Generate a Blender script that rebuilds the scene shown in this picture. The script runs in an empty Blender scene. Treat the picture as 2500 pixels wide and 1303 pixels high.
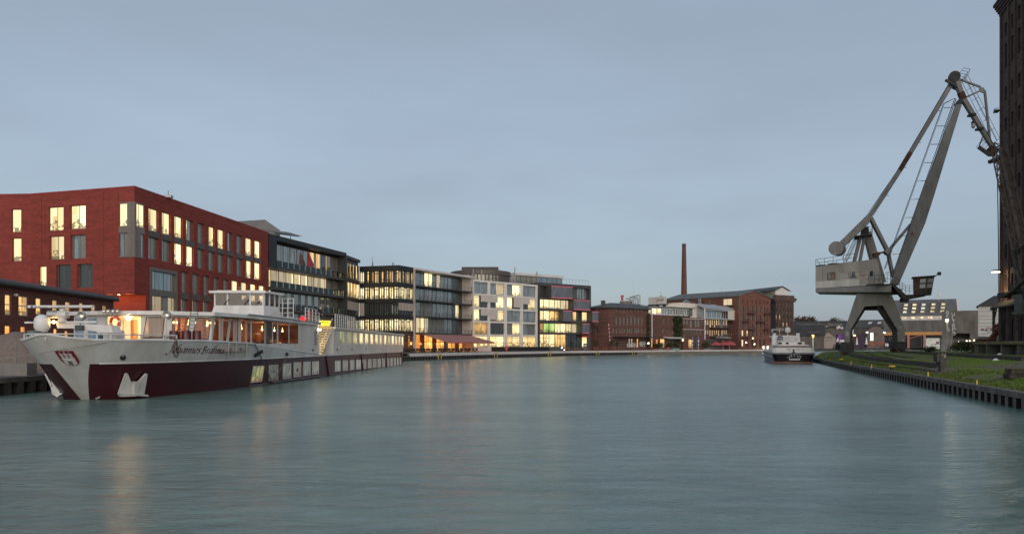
import bpy, bmesh, math, random
from mathutils import Vector, Matrix
R = math.radians
S = bpy.context.scene
COL = S.collection
random.seed(7)
# ------------------------------------------------------------------ camera, sky, light, exposure
F, CX, HY, EYE = 1900.0, 1250.0, 844.0, 2.8
cam = bpy.data.cameras.new('camera'); cam.sensor_width = 36; cam.lens = 36*F/2500
cam.shift_y = (HY-651.5)/2500; cam.clip_end = 6000; cam.clip_start = .5
camo = bpy.data.objects.new('camera', cam); camo.location = (0, 0, EYE); camo.rotation_euler = (R(90), 0, 0)
COL.objects.link(camo); S.camera = camo
SUN_EL, SUN_AZ = 8.0, 172.0            # the last western light comes from behind the camera, a little to its right
w = bpy.data.worlds.new('World'); S.world = w; w.use_nodes = True
wn = w.node_tree; sky = wn.nodes.new('ShaderNodeTexSky'); sky.sky_type = 'NISHITA'
sky.sun_disc = False; sky.sun_elevation = R(SUN_EL); sky.sun_rotation = R(SUN_AZ)
sky.air_density = 1.0; sky.dust_density = 1.7; sky.ozone_density = 3.0; sky.altitude = 60
hs = wn.nodes.new('ShaderNodeHueSaturation'); hs.inputs['Saturation'].default_value = .55
wn.links.new(sky.outputs[0], hs.inputs['Color'])
veil = wn.nodes.new('ShaderNodeMix'); veil.data_type = 'RGBA'      # a thin even layer of high dusk cloud over the clear sky
veil.inputs[0].default_value = .66; veil.inputs[7].default_value = (1.33, 1.64, 2.02, 1)
wc = wn.nodes.new('ShaderNodeTexCoord'); wm = wn.nodes.new('ShaderNodeMapping'); wm.inputs['Scale'].default_value = (1.3, 1.3, 4.5); wn.links.new(wc.outputs['Generated'], wm.inputs[0])
wz = wn.nodes.new('ShaderNodeTexNoise'); wz.inputs['Scale'].default_value = 1.6; wz.inputs['Detail'].default_value = 5; wn.links.new(wm.outputs[0], wz.inputs[0])
wr = wn.nodes.new('ShaderNodeMapRange'); wr.inputs['From Min'].default_value = .3; wr.inputs['From Max'].default_value = .7; wr.inputs['To Min'].default_value = .5; wr.inputs['To Max'].default_value = .8
wn.links.new(wz.outputs[0], wr.inputs[0]); wn.links.new(wr.outputs[0], veil.inputs[0])
wn.links.new(hs.outputs[0], veil.inputs[6])
wn.links.new(veil.outputs[2], wn.nodes['Background'].inputs[0]); wn.nodes['Background'].inputs[1].default_value = .1
sun = bpy.data.lights.new('sun', 'SUN'); sun.energy = 1.15; sun.angle = R(80); sun.color = (1, .86, .74)
suno = bpy.data.objects.new('sun', sun); COL.objects.link(suno); suno.rotation_euler = (R(90-SUN_EL), 0, R(180-SUN_AZ))
S.view_settings.view_transform = 'Standard'; S.view_settings.look = 'None'; S.view_settings.exposure = 1.14
S.view_settings.gamma = 1; S.view_settings.use_curve_mapping = False
S.cycles.use_denoising = True; S.cycles.max_bounces = 6; S.cycles.sample_clamp_indirect = 4
# ------------------------------------------------------------------ pixel <-> place
def P(px, py, D): return Vector(((px-CX)/F*D, D, EYE+(HY-py)/F*D))
def V(*a): return Vector(a)
# ------------------------------------------------------------------ mesh builder
class MB:
    def __init__(s): s.v = []; s.f = []; s.m = []
    def poly(s, pts, mi=0):
        i = len(s.v); s.v += [Vector(p) for p in pts]; s.f.append(tuple(range(i, i+len(pts)))); s.m.append(mi)
    def hexa(s, a, mi=0):
        i = len(s.v); s.v += [Vector(p) for p in a]
        for q in ((0,3,2,1),(4,5,6,7),(0,1,5,4),(1,2,6,5),(2,3,7,6),(3,0,4,7)):
            s.f.append(tuple(i+k for k in q)); s.m.append(mi)
    def box(s, c0, c1, mi=0):
        (x0,y0,z0),(x1,y1,z1) = c0, c1
        s.hexa([(x0,y0,z0),(x1,y0,z0),(x1,y1,z0),(x0,y1,z0),(x0,y0,z1),(x1,y0,z1),(x1,y1,z1),(x0,y1,z1)], mi)
    def fbox(s, fr, u0, u1, n0, n1, z0, z1, mi=0):
        s.hexa([fr.p(u0,n0,z0),fr.p(u1,n0,z0),fr.p(u1,n1,z0),fr.p(u0,n1,z0),fr.p(u0,n0,z1),fr.p(u1,n0,z1),fr.p(u1,n1,z1),fr.p(u0,n1,z1)], mi)
    def prism(s, base, top, mi=0):
        n = len(base); i = len(s.v); s.v += [Vector(p) for p in base]+[Vector(p) for p in top]
        s.f.append(tuple(i+k for k in range(n-1,-1,-1))); s.m.append(mi)
        s.f.append(tuple(i+n+k for k in range(n))); s.m.append(mi)
        for k in range(n):
            l = (k+1) % n; s.f.append((i+k, i+l, i+n+l, i+n+k)); s.m.append(mi)
    def plan(s, pts, z0, z1, mi=0):
        s.prism([(x,y,z0) for x,y in pts], [(x,y,z1) for x,y in pts], mi)
    def tube(s, p0, p1, r, n=6, r2=None, mi=0, caps=True):
        p0, p1 = Vector(p0), Vector(p1); r2 = r if r2 is None else r2
        d = (p1-p0).normalized(); a = d.orthogonal().normalized(); b = d.cross(a); i = len(s.v)
        for c, q in ((p0, r), (p1, r2)):
            for k in range(n):
                t = 2*math.pi*k/n; s.v.append(c+(a*math.cos(t)+b*math.sin(t))*q)
        for k in range(n):
            l = (k+1) % n; s.f.append((i+k, i+l, i+n+l, i+n+k)); s.m.append(mi)
        if caps:
            s.f.append(tuple(i+k for k in range(n-1,-1,-1))); s.m.append(mi)
            s.f.append(tuple(i+n+k for k in range(n))); s.m.append(mi)
    def path(s, pts, r, n=6, mi=0, closed=False):
        pts = [Vector(p) for p in pts]; m = len(pts); i = len(s.v); a = None
        for k, p in enumerate(pts):
            if closed: d = pts[(k+1) % m]-pts[k-1]
            else: d = pts[min(k+1, m-1)]-pts[max(k-1, 0)]
            d = d.normalized() if d.length > 1e-9 else Vector((0,0,1))
            a = d.orthogonal().normalized() if a is None else (a-d*a.dot(d)).normalized()
            b = d.cross(a)
            for j in range(n):
                t = 2*math.pi*j/n; s.v.append(p+(a*math.cos(t)+b*math.sin(t))*r)
        for k in range(m if closed else m-1):
            q = (k+1) % m
            for j in range(n):
                l = (j+1) % n; s.f.append((i+k*n+j, i+k*n+l, i+q*n+l, i+q*n+j)); s.m.append(mi)
        if not closed:
            s.f.append(tuple(i+j for j in range(n-1,-1,-1))); s.m.append(mi)
            s.f.append(tuple(i+(m-1)*n+j for j in range(n))); s.m.append(mi)
    def bar(s, p0, p1, w, h, mi=0, w2=None, h2=None, up=(0,0,1)):
        p0, p1 = Vector(p0), Vector(p1); d = (p1-p0).normalized(); a = d.cross(Vector(up))
        a = a.normalized() if a.length > 1e-6 else d.orthogonal().normalized()
        b = a.cross(d); w2 = w if w2 is None else w2; h2 = h if h2 is None else h2
        q = lambda c, w, h: [c-a*w/2-b*h/2, c+a*w/2-b*h/2, c+a*w/2+b*h/2, c-a*w/2+b*h/2]
        s.hexa(q(p0,w,h)+q(p1,w2,h2), mi)
    def lathe(s, c, ax, prof, n=16, mi=0):
        c = Vector(c); d = Vector(ax).normalized(); a = d.orthogonal().normalized(); b = d.cross(a); i = len(s.v); m = len(prof)
        for r, h in prof:
            for k in range(n):
                t = 2*math.pi*k/n; s.v.append(c+d*h+(a*math.cos(t)+b*math.sin(t))*max(r, 1e-4))
        for j in range(m-1):
            for k in range(n):
                l = (k+1) % n; s.f.append((i+j*n+k, i+j*n+l, i+(j+1)*n+l, i+(j+1)*n+k)); s.m.append(mi)
        s.f.append(tuple(i+k for k in range(n-1,-1,-1))); s.m.append(mi)
        s.f.append(tuple(i+(m-1)*n+k for k in range(n))); s.m.append(mi)
    def grid(s, rows, mi=0):
        i = len(s.v); n = len(rows[0])
        for r in rows: s.v += [Vector(p) for p in r]
        for a in range(len(rows)-1):
            for b in range(n-1):
                s.f.append((i+a*n+b, i+a*n+b+1, i+(a+1)*n+b+1, i+(a+1)*n+b)); s.m.append(mi)
    def build(s, name, mats, parent=None, smooth=False, weld=False, recalc=True, **props):
        me = bpy.data.meshes.new(name); off = parent_loc(parent) if parent else None
        vs = [v-off for v in s.v] if off is not None else s.v
        me.from_pydata([tuple(v) for v in vs], [], s.f)
        mats = mats if isinstance(mats, (list, tuple)) else [mats]
        for m in mats: me.materials.append(m)
        me.polygons.foreach_set('material_index', s.m)
        if weld or recalc:
            bm = bmesh.new(); bm.from_mesh(me)
            if weld: bmesh.ops.remove_doubles(bm, verts=bm.verts, dist=1e-4)
            if recalc: bmesh.ops.recalc_face_normals(bm, faces=bm.faces)
            bm.to_mesh(me); bm.free()
        if smooth:
            me.polygons.foreach_set('use_smooth', [True]*len(me.polygons))
            try: me.set_sharp_from_angle(angle=R(40))
            except Exception: pass
        o = bpy.data.objects.new(name, me); COL.objects.link(o)
        if parent: o.parent = parent
        for k, v in props.items(): o[k] = v
        return o
def parent_loc(o):
    l = Vector((0,0,0))
    while o: l = l+o.location; o = o.parent
    return l
def thing(name, label, cat, loc, group=None):
    o = bpy.data.objects.new(name, None); COL.objects.link(o); o.location = loc; o.empty_display_size = .5
    o['label'] = label; o['category'] = cat
    if group: o['group'] = group
    return o
def solo(mb, name, mats, label, cat, loc=None, group=None, **k):
    loc = Vector(loc) if loc else sum(mb.v, Vector())/len(mb.v)
    for v in mb.v: v -= loc
    o = mb.build(name, mats, None, **k); o.location = loc; o['label'] = label; o['category'] = cat
    if group: o['group'] = group
    return o
def struct(mb, name, mats, kind='structure', **k):
    o = mb.build(name, mats, None, **k); o['kind'] = kind; return o
def copy_tree(o, parent=None):
    c = o.copy(); COL.objects.link(c); c.parent = parent
    for ch in list(o.children): copy_tree(ch, c)
    return c
def dup(o, loc, label=None, rz=None, scale=None):
    c = copy_tree(o); c.location = loc
    if label: c['label'] = label
    if rz is not None: c.rotation_euler = (0, 0, rz)
    if scale: c.scale = (scale,)*3
    return c
class Fr:                                # a facade: u along it, n out of it, z up
    def __init__(s, A, B, flip=False):
        s.A = Vector((A[0], A[1])); s.d = Vector((B[0]-A[0], B[1]-A[1])); s.L = s.d.length; s.d.normalize()
        s.nn = Vector((s.d.y, -s.d.x))
        if flip: s.nn = -s.nn
    def p(s, u, n, z):
        q = s.A+s.d*u+s.nn*n; return Vector((q.x, q.y, z))
    def u(s, px, n=0):                   # where the line of sight through column px meets the facade
        o = s.A+s.nn*n; k = (px-CX)/F     # o + d*u = t*(k,1)
        return (k*o.y-o.x)/(s.d.x-k*s.d.y)
    def z(s, py, u, n=0):
        return EYE+(HY-py)/F*(s.A+s.d*u+s.nn*n).y
    def uz(s, px, py, n=0):
        u = s.u(px, n); return u, s.z(py, u, n)
def holed(mb, fr, u0, u1, z0, z1, holes, depth=.3, n=0, mi=0, ri=0):
    us = sorted({u0, u1} | {h[0] for h in holes} | {h[1] for h in holes}); zs = sorted({z0, z1} | {h[2] for h in holes} | {h[3] for h in holes})
    us = [u for u in us if u0 <= u <= u1]; zs = [z for z in zs if z0 <= z <= z1]
    for zi in range(len(zs)-1):
        run = None
        for ui in range(len(us)-1):
            cu, cz = (us[ui]+us[ui+1])/2, (zs[zi]+zs[zi+1])/2
            inside = any(h[0] < cu < h[1] and h[2] < cz < h[3] for h in holes)
            if not inside:
                if run is None: run = us[ui]
            if (inside or ui == len(us)-2) and run is not None:
                e = us[ui] if inside else us[ui+1]
                mb.poly([fr.p(run,n,zs[zi]), fr.p(e,n,zs[zi]), fr.p(e,n,zs[zi+1]), fr.p(run,n,zs[zi+1])], mi); run = None
    for a, b, c, d in holes:
        q = n-depth
        mb.poly([fr.p(a,n,c), fr.p(b,n,c), fr.p(b,q,c), fr.p(a,q,c)], ri); mb.poly([fr.p(a,n,d), fr.p(b,n,d), fr.p(b,q,d), fr.p(a,q,d)], ri)
        mb.poly([fr.p(a,n,c), fr.p(a,q,c), fr.p(a,q,d), fr.p(a,n,d)], ri); mb.poly([fr.p(b,n,c), fr.p(b,q,c), fr.p(b,q,d), fr.p(b,n,d)], ri)
def window(parent, fr, u0, u1, z0, z1, n, panes, fm, fw=.08, mull=(), trans=(), name='window', th=.07, label=None, pane='pane'):
    """a window: frame with mullions at the fractions given, and a pane behind it"""
    m = MB(); a, b = n-th, n
    m.fbox(fr, u0, u1, a, b, z0, z0+fw); m.fbox(fr, u0, u1, a, b, z1-fw, z1)
    m.fbox(fr, u0, u0+fw, a, b, z0+fw, z1-fw); m.fbox(fr, u1-fw, u1, a, b, z0+fw, z1-fw)
    for t in mull:
        c = u0+(u1-u0)*t; m.fbox(fr, c-fw/2, c+fw/2, a, b-.004, z0+fw, z1-fw)
    for t in trans:
        c = z0+(z1-z0)*t; m.fbox(fr, u0+fw, u1-fw, a, b-.008, c-fw/2, c+fw/2)
    o = m.build(name, fm, parent)
    if label: o['label'] = label
    g = MB(); panes = panes if isinstance(panes, (list, tuple)) else [panes]
    ed = [u0]+[u0+(u1-u0)*t for t in mull]+[u1]; q = n-th*.6
    for k in range(len(ed)-1):
        g.poly([fr.p(ed[k],q,z0+.01), fr.p(ed[k+1],q,z0+.01), fr.p(ed[k+1],q,z1-.01), fr.p(ed[k],q,z1-.01)], k % len(panes))
    g.build(pane, panes, o, recalc=False)
    return o
# ------------------------------------------------------------------ materials
def nt(name):
    m = bpy.data.materials.new(name); m.use_nodes = True; t = m.node_tree; b = t.nodes['Principled BSDF']
    return m, t, b
def node(t, typ, **k):
    n = t.nodes.new(typ)
    for a, v in k.items():
        if a.startswith('i_'): n.inputs[a[2:].replace('_', ' ')].default_value = v
        else: setattr(n, a, v)
    return n
def wall_uv(t):                         # (metres along the wall, height, 0) from position and normal
    g = node(t, 'ShaderNodeNewGeometry'); c = node(t, 'ShaderNodeVectorMath', operation='CROSS_PRODUCT'); c.inputs[0].default_value = (0,0,1)
    t.links.new(g.outputs['Normal'], c.inputs[1]); d = node(t, 'ShaderNodeVectorMath', operation='DOT_PRODUCT')
    t.links.new(c.outputs[0], d.inputs[0]); t.links.new(g.outputs['Position'], d.inputs[1])
    s = node(t, 'ShaderNodeSeparateXYZ'); t.links.new(g.outputs['Position'], s.inputs[0])
    k = node(t, 'ShaderNodeCombineXYZ'); t.links.new(d.outputs['Value'], k.inputs[0]); t.links.new(s.outputs[2], k.inputs[1])
    return k
def M(name, col, rough=.6, var=.18, scale=1.5, metal=0, stretch=None, col2=None, bump=0, detail=4, spec=.5, wall=False, lo=.35, hi=.65):
    """a surface whose colour wanders between col and col2 (or col darkened)"""
    m, t, b = nt(name); c1 = (*col, 1); c2 = (*(col2 or [c*(1-2*var) for c in col]), 1)
    if wall: src = wall_uv(t).outputs[0]
    else: src = node(t, 'ShaderNodeNewGeometry').outputs['Position']
    mp = node(t, 'ShaderNodeMapping'); t.links.new(src, mp.inputs[0]); mp.inputs['Scale'].default_value = stretch or (1,1,1)
    n1 = node(t, 'ShaderNodeTexNoise', i_Scale=scale, i_Detail=detail, i_Roughness=.62); t.links.new(mp.outputs[0], n1.inputs[0])
    r = node(t, 'ShaderNodeMapRange', i_From_Min=lo, i_From_Max=hi); t.links.new(n1.outputs[0], r.inputs[0])
    x = node(t, 'ShaderNodeMix', data_type='RGBA'); t.links.new(r.outputs[0], x.inputs[0]); x.inputs[6].default_value = c2; x.inputs[7].default_value = c1
    t.links.new(x.outputs[2], b.inputs['Base Color']); b.inputs['Roughness'].default_value = rough; b.inputs['Metallic'].default_value = metal
    b.inputs['Specular IOR Level'].default_value = spec
    if bump:
        bp = node(t, 'ShaderNodeBump', i_Strength=bump, i_Distance=.05); t.links.new(n1.outputs[0], bp.inputs['Height']); t.links.new(bp.outputs[0], b.inputs['Normal'])
    return m
def brick(name, c1, c2, mortar=(.2,.18,.16), bw=.5, bh=.16, rough=.85, streak=.35):
    m, t, b = nt(name); uv = wall_uv(t)
    k = node(t, 'ShaderNodeTexBrick', i_Scale=1, i_Mortar_Size=.014, i_Brick_Width=bw, i_Row_Height=bh, i_Bias=-.1); t.links.new(uv.outputs[0], k.inputs[0])
    k.inputs['Color1'].default_value = (*c1, 1); k.inputs['Color2'].default_value = (*c2, 1); k.inputs['Mortar'].default_value = (*mortar, 1)
    mp = node(t, 'ShaderNodeMapping'); mp.inputs['Scale'].default_value = (.25, 1.6, 1); t.links.new(uv.outputs[0], mp.inputs[0])
    n1 = node(t, 'ShaderNodeTexNoise', i_Scale=.9, i_Detail=6, i_Roughness=.7); t.links.new(mp.outputs[0], n1.inputs[0])
    r = node(t, 'ShaderNodeMapRange', i_From_Min=.3, i_From_Max=.7, i_To_Min=1-streak, i_To_Max=1+streak*.4); t.links.new(n1.outputs[0], r.inputs[0])
    x = node(t, 'ShaderNodeMix', data_type='RGBA', blend_type='MULTIPLY'); x.inputs[0].default_value = 1
    t.links.new(k.outputs[0], x.inputs[6]); t.links.new(r.outputs[0], x.inputs[7]); t.links.new(x.outputs[2], b.inputs['Base Color'])
    b.inputs['Roughness'].default_value = rough; b.inputs['Specular IOR Level'].default_value = .25
    return m
def lit(name, bright, dim, strength, cell=1.1, busy=.5, dark=(.05,.035,.02), floor=.35):
    """a lamp-lit room seen through its pane: lit back wall in bays, with furniture-dark shapes low down"""
    m, t, b = nt(name); uv = wall_uv(t); oi = node(t, 'ShaderNodeObjectInfo')
    off = node(t, 'ShaderNodeVectorMath', operation='ADD'); sc = node(t, 'ShaderNodeVectorMath', operation='SCALE'); sc.inputs['Scale'].default_value = 9.7
    cb = node(t, 'ShaderNodeCombineXYZ'); t.links.new(oi.outputs['Random'], cb.inputs[2]); t.links.new(cb.outputs[0], sc.inputs[0])
    t.links.new(uv.outputs[0], off.inputs[0]); t.links.new(sc.outputs[0], off.inputs[1])
    mp = node(t, 'ShaderNodeMapping'); mp.inputs['Scale'].default_value = (1/cell, .28/cell, 1); t.links.new(off.outputs[0], mp.inputs[0])
    v = node(t, 'ShaderNodeTexVoronoi', i_Scale=1.0, distance='CHEBYCHEV'); t.links.new(mp.outputs[0], v.inputs[0])
    sp = node(t, 'ShaderNodeSeparateColor'); t.links.new(v.outputs['Color'], sp.inputs[0])
    r = node(t, 'ShaderNodeMapRange', i_From_Min=.0, i_From_Max=busy+.15); t.links.new(sp.outputs[0], r.inputs[0])
    x = node(t, 'ShaderNodeMix', data_type='RGBA'); t.links.new(r.outputs[0], x.inputs[0]); x.inputs[6].default_value = (*dim,1); x.inputs[7].default_value = (*bright,1)
    # furniture: blocky dark shapes that thin out with height inside each pane
    tc = node(t, 'ShaderNodeTexCoord'); sg = node(t, 'ShaderNodeSeparateXYZ'); t.links.new(tc.outputs['Generated'], sg.inputs[0])
    v2 = node(t, 'ShaderNodeTexVoronoi', i_Scale=2.6/cell, distance='MANHATTAN'); t.links.new(off.outputs[0], v2.inputs[0])
    s2 = node(t, 'ShaderNodeSeparateColor'); t.links.new(v2.outputs['Color'], s2.inputs[0])
    mu = node(t, 'ShaderNodeMath', operation='MULTIPLY'); t.links.new(s2.outputs[1], mu.inputs[0]); mu.inputs[1].default_value = floor
    lt = node(t, 'ShaderNodeMath', operation='LESS_THAN'); t.links.new(sg.outputs[2], lt.inputs[0]); t.links.new(mu.outputs[0], lt.inputs[1])
    f2 = node(t, 'ShaderNodeMath', operation='MULTIPLY'); t.links.new(lt.outputs[0], f2.inputs[0]); f2.inputs[1].default_value = .75
    y = node(t, 'ShaderNodeMix', data_type='RGBA'); t.links.new(f2.outputs[0], y.inputs[0]); t.links.new(x.outputs[2], y.inputs[6]); y.inputs[7].default_value = (*dark,1)
    t.links.new(y.outputs[2], b.inputs['Emission Color']); vs = node(t, 'ShaderNodeMapRange', i_To_Min=strength*.62, i_To_Max=strength*1.2); t.links.new(oi.outputs['Random'], vs.inputs[0]); t.links.new(vs.outputs[0], b.inputs['Emission Strength'])
    b.inputs['Base Color'].default_value = (.02,.02,.02,1); b.inputs['Roughness'].default_value = .08
    m.cycles.emission_sampling = 'NONE'
    return m
def glow(name, col, strength):
    m, t, b = nt(name); b.inputs['Emission Color'].default_value = (*col,1); b.inputs['Emission Strength'].default_value = strength
    b.inputs['Base Color'].default_value = (*[c*.5 for c in col],1); return m
def glass(name, col=(.30,.35,.37), dark=(.03,.035,.04), rough=.06, metal=.75, cell=1.0):
    """an unlit pane: mirrors the evening sky over a dim interior with curtains"""
    m, t, b = nt(name); uv = wall_uv(t)
    mp = node(t, 'ShaderNodeMapping'); mp.inputs['Scale'].default_value = (1/cell,.22/cell,1); t.links.new(uv.outputs[0], mp.inputs[0])
    v = node(t, 'ShaderNodeTexVoronoi', i_Scale=1.3, distance='CHEBYCHEV'); t.links.new(mp.outputs[0], v.inputs[0])
    sp = node(t, 'ShaderNodeSeparateColor'); t.links.new(v.outputs['Color'], sp.inputs[0])
    r = node(t, 'ShaderNodeMapRange', i_From_Min=.15, i_From_Max=.85); t.links.new(sp.outputs[0], r.inputs[0])
    x = node(t, 'ShaderNodeMix', data_type='RGBA'); t.links.new(r.outputs[0], x.inputs[0]); x.inputs[6].default_value = (*[c*.7+d*.3 for c,d in zip(col,dark)],1); x.inputs[7].default_value = (*col,1)
    t.links.new(x.outputs[2], b.inputs['Base Color']); b.inputs['Roughness'].default_value = rough; b.inputs['Metallic'].default_value = metal
    return m
def clear_glass(name, tint=(.75,.72,.70)):
    mm, t, b = nt(name); tr = node(t, 'ShaderNodeBsdfTransparent'); tr.inputs[0].default_value = (*tint,1); gl_ = node(t, 'ShaderNodeBsdfGlossy', i_Roughness=.03); gl_.inputs[0].default_value = (.9,.9,.9,1)
    fr = node(t, 'ShaderNodeFresnel', i_IOR=1.5); mx = node(t, 'ShaderNodeMixShader'); t.links.new(fr.outputs[0], mx.inputs[0]); t.links.new(tr.outputs[0], mx.inputs[1]); t.links.new(gl_.outputs[0], mx.inputs[2]); t.links.new(mx.outputs[0], t.nodes['Material Output'].inputs[0]); return mm
def text_mesh(mb, txt, fr_p, size, mi=0, shear=0, spacing=1):
    """letters as flat faces; fr_p(x, y) maps text coordinates (metres) to a point"""
    c = bpy.data.curves.new('t', 'FONT'); c.body = txt; c.size = size; c.shear = shear; c.space_character = spacing; c.resolution_u = 2; c.fill_mode = 'FRONT'
    o = bpy.data.objects.new('t', c); COL.objects.link(o); dg = bpy.context.evaluated_depsgraph_get(); me = o.evaluated_get(dg).to_mesh()
    xs = [v.co.x for v in me.vertices] or [0]
    for p in me.polygons: mb.poly([fr_p(me.vertices[i].co.x, me.vertices[i].co.y) for i in p.vertices], mi)
    wdt = max(xs); o.evaluated_get(dg).to_mesh_clear(); bpy.data.objects.remove(o); bpy.data.curves.remove(c); return wdt
def lamp(name, loc, energy, col, r=.15, parent=None, typ='POINT', rot=None, size=None, spot=None):
    l = bpy.data.lights.new(name, typ); l.energy = energy; l.color = col
    if typ in ('POINT', 'SPOT'): l.shadow_soft_size = r
    if size: l.size = size
    if spot: l.spot_size = R(spot)
    o = bpy.data.objects.new(name, l); COL.objects.link(o)
    if parent: o.parent = parent; loc = Vector(loc)-parent_loc(parent)
    o.location = loc
    if rot: o.rotation_euler = rot
    return o
# ------------------------------------------------------------------ shared surfaces
WHITE = M('white_paint', (.62,.63,.64), .35, .06, .8, stretch=(1,1,.25), col2=(.52,.52,.51))
MAROON = M('maroon_paint', (.075,.012,.018), .3, .2, .6, col2=(.05,.008,.012))
STEEL = M('galvanised_steel', (.34,.35,.36), .4, .15, 2, metal=.6)
DARKST = M('dark_steel', (.028,.03,.033), .45, .2, 1.5)
BLACK = M('black_rubber', (.012,.012,.012), .7, .2, 3)
YELLOW = M('yellow_paint', (.72,.42,.03), .5, .12, 4)
ROPE = M('rope_fibre', (.30,.29,.26), .9, .2, 12)
REDP = M('red_paint', (.45,.02,.03), .45, .15, 2)
CONC = M('concrete', (.22,.21,.195), .85, .15, .7, wall=True, stretch=(1,.35,1), bump=.1)
# ------------------------------------------------------------------ water
def water_mat():
    m, t, b = nt('harbour_water')
    g = node(t, 'ShaderNodeNewGeometry')
    mp = node(t, 'ShaderNodeMapping'); mp.inputs['Scale'].default_value = (.75, 1.7, 1); mp.inputs['Rotation'].default_value = (0,0,R(4)); t.links.new(g.outputs['Position'], mp.inputs[0])
    n1 = node(t, 'ShaderNodeTexNoise', i_Scale=1.0, i_Detail=5, i_Roughness=.6, i_Distortion=.4); t.links.new(mp.outputs[0], n1.inputs[0])
    mp2 = node(t, 'ShaderNodeMapping'); mp2.inputs['Scale'].default_value = (.06, .14, 1); t.links.new(g.outputs['Position'], mp2.inputs[0])
    n2 = node(t, 'ShaderNodeTexNoise', i_Scale=1.0, i_Detail=3, i_Roughness=.5); t.links.new(mp2.outputs[0], n2.inputs[0])
    a = node(t, 'ShaderNodeMath', operation='MULTIPLY_ADD'); t.links.new(n2.outputs[0], a.inputs[0]); a.inputs[1].default_value = 1.2; t.links.new(n1.outputs[0], a.inputs[2])
    bp = node(t, 'ShaderNodeBump', i_Strength=WATER_BUMP, i_Distance=.12); t.links.new(a.outputs[0], bp.inputs['Height']); t.links.new(bp.outputs[0], b.inputs['Normal'])
    r = node(t, 'ShaderNodeMapRange', i_From_Min=.35, i_From_Max=.65); t.links.new(n2.outputs[0], r.inputs[0])
    mp3 = node(t, 'ShaderNodeMapping'); mp3.inputs['Scale'].default_value = (.30, .75, 1); t.links.new(g.outputs['Position'], mp3.inputs[0])
    n3 = node(t, 'ShaderNodeTexNoise', i_Scale=1.0, i_Detail=6, i_Roughness=.7, i_Distortion=.6); t.links.new(mp3.outputs[0], n3.inputs[0])
    r.inputs['To Max'].default_value = .6; ad = node(t, 'ShaderNodeMath', operation='ADD'); t.links.new(r.outputs[0], ad.inputs[0])
    r3 = node(t, 'ShaderNodeMapRange', i_From_Min=.38, i_From_Max=.68, i_To_Max=.6); t.links.new(n3.outputs[0], r3.inputs[0]); t.links.new(r3.outputs[0], ad.inputs[1]); r = ad
    x = node(t, 'ShaderNodeMix', data_type='RGBA'); t.links.new(r.outputs[0], x.inputs[0]); x.inputs[6].default_value = (.074,.134,.122,1); x.inputs[7].default_value = (.160,.240,.214,1)
    t.links.new(x.outputs[2], b.inputs['Base Color']); b.inputs['Roughness'].default_value = WATER_ROUGH; b.inputs['IOR'].default_value = 1.33; b.inputs['Specular IOR Level'].default_value = .42
    return m
WATER_BUMP, WATER_ROUGH = .9, .24
mb = MB(); mb.grid([[(-400,-60,0),(900,-60,0)],[(-400,1500,0),(900,1500,0)]]); struct(mb, 'water', water_mat(), recalc=False)
# ------------------------------------------------------------------ left quay: a line of corners, sheet piling then masonry
def qpt(px, D): return Vector(((px-CX)/F*D, D))
LQ = [Vector((-28.3,-30)), Vector((-28.7,43)), Vector((-28.2,100)), qpt(1000,147), qpt(1200,181), qpt(1400,221), qpt(1556,249), qpt(1620,262), qpt(1880,324), qpt(1985,405), qpt(2060,480), qpt(2180,545), Vector((560,640))]
def qz(i): return 1.0 if i < 3 else 1.35
LAND = M('quay_paving', (.16,.15,.145), .85, .25, .5)
mb = MB()
for i in range(len(LQ)-1):
    a, b = LQ[i], LQ[i+1]; z0, z1 = qz(i), qz(i+1)
    far = [(-700,-30),(-700,43),(-700,100),(-700,147),(-700,300),(-600,500),(-500,700),(-400,800),(-200,1000),(0,1200),(200,1400),(420,1400),(600,1400)]
    mb.poly([(*a,z0),(*b,z1),(*far[i+1],z1),(*far[i],z0)])
o = struct(mb, 'quay_pavement', LAND)
PILE = M('rusty_sheet_pile', (.085,.072,.062), .8, .3, 1.2, stretch=(1,1,.4), bump=.3)
PILER = M('weathered_sheet_pile', (.165,.142,.122), .8, .3, 1.2, stretch=(1,1,.3), bump=.3)
PILE_SHADE = M('pile_recess_shade', (.022,.019,.017), .9, .3, 1.5)  # shade in the gaps between piles, painted as a dark colour
def piling(fr, L, ztop, pitch=1.05, dep=.32, zb=-.6):
    m = MB(); n = int(L/pitch)
    for k in range(n):
        u = k*L/n; p = L/n; q = lambda a, n_, z: fr.p(u+p*a, n_, z)
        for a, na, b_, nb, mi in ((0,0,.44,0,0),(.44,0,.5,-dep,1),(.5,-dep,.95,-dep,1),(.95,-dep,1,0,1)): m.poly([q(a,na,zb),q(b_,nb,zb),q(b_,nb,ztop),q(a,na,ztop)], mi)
    return m
STONE = M('quay_stone', (.24,.20,.15), .9, .3, 1.6, col2=(.10,.09,.07), wall=True, stretch=(.6,1.4,1), bump=.3)
BAND = M('pale_quay_coping', (.60,.56,.54), .7, .08, .5)
qw = thing('quay_wall', 'long dark sheet pile quay wall with a pale coping below the lit offices', 'quay wall', (LQ[3].x, LQ[3].y, 0))
for i in (1,2,3,4,5):
    f = Fr(LQ[i], LQ[i+1]); z = .62 if i > 2 else .7
    pl = piling(f, f.L, z, 1.1).build('sheet_piling', [PILE,PILE_SHADE], qw, recalc=False)
    m = MB(); m.fbox(f, 0, f.L, -.5, .02, z, min(qz(i), qz(i+1))-.004 if i < 3 else .81); m.build('cap_beam', M('cap%d'%i, (.12,.105,.095), .85, .25, 1) if i == 1 else bpy.data.materials['cap1'], qw)
qs = thing('quay_wall', 'rough stone masonry quay wall in front of the old brick mill', 'quay wall', (LQ[7].x, LQ[7].y, 0))
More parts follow.
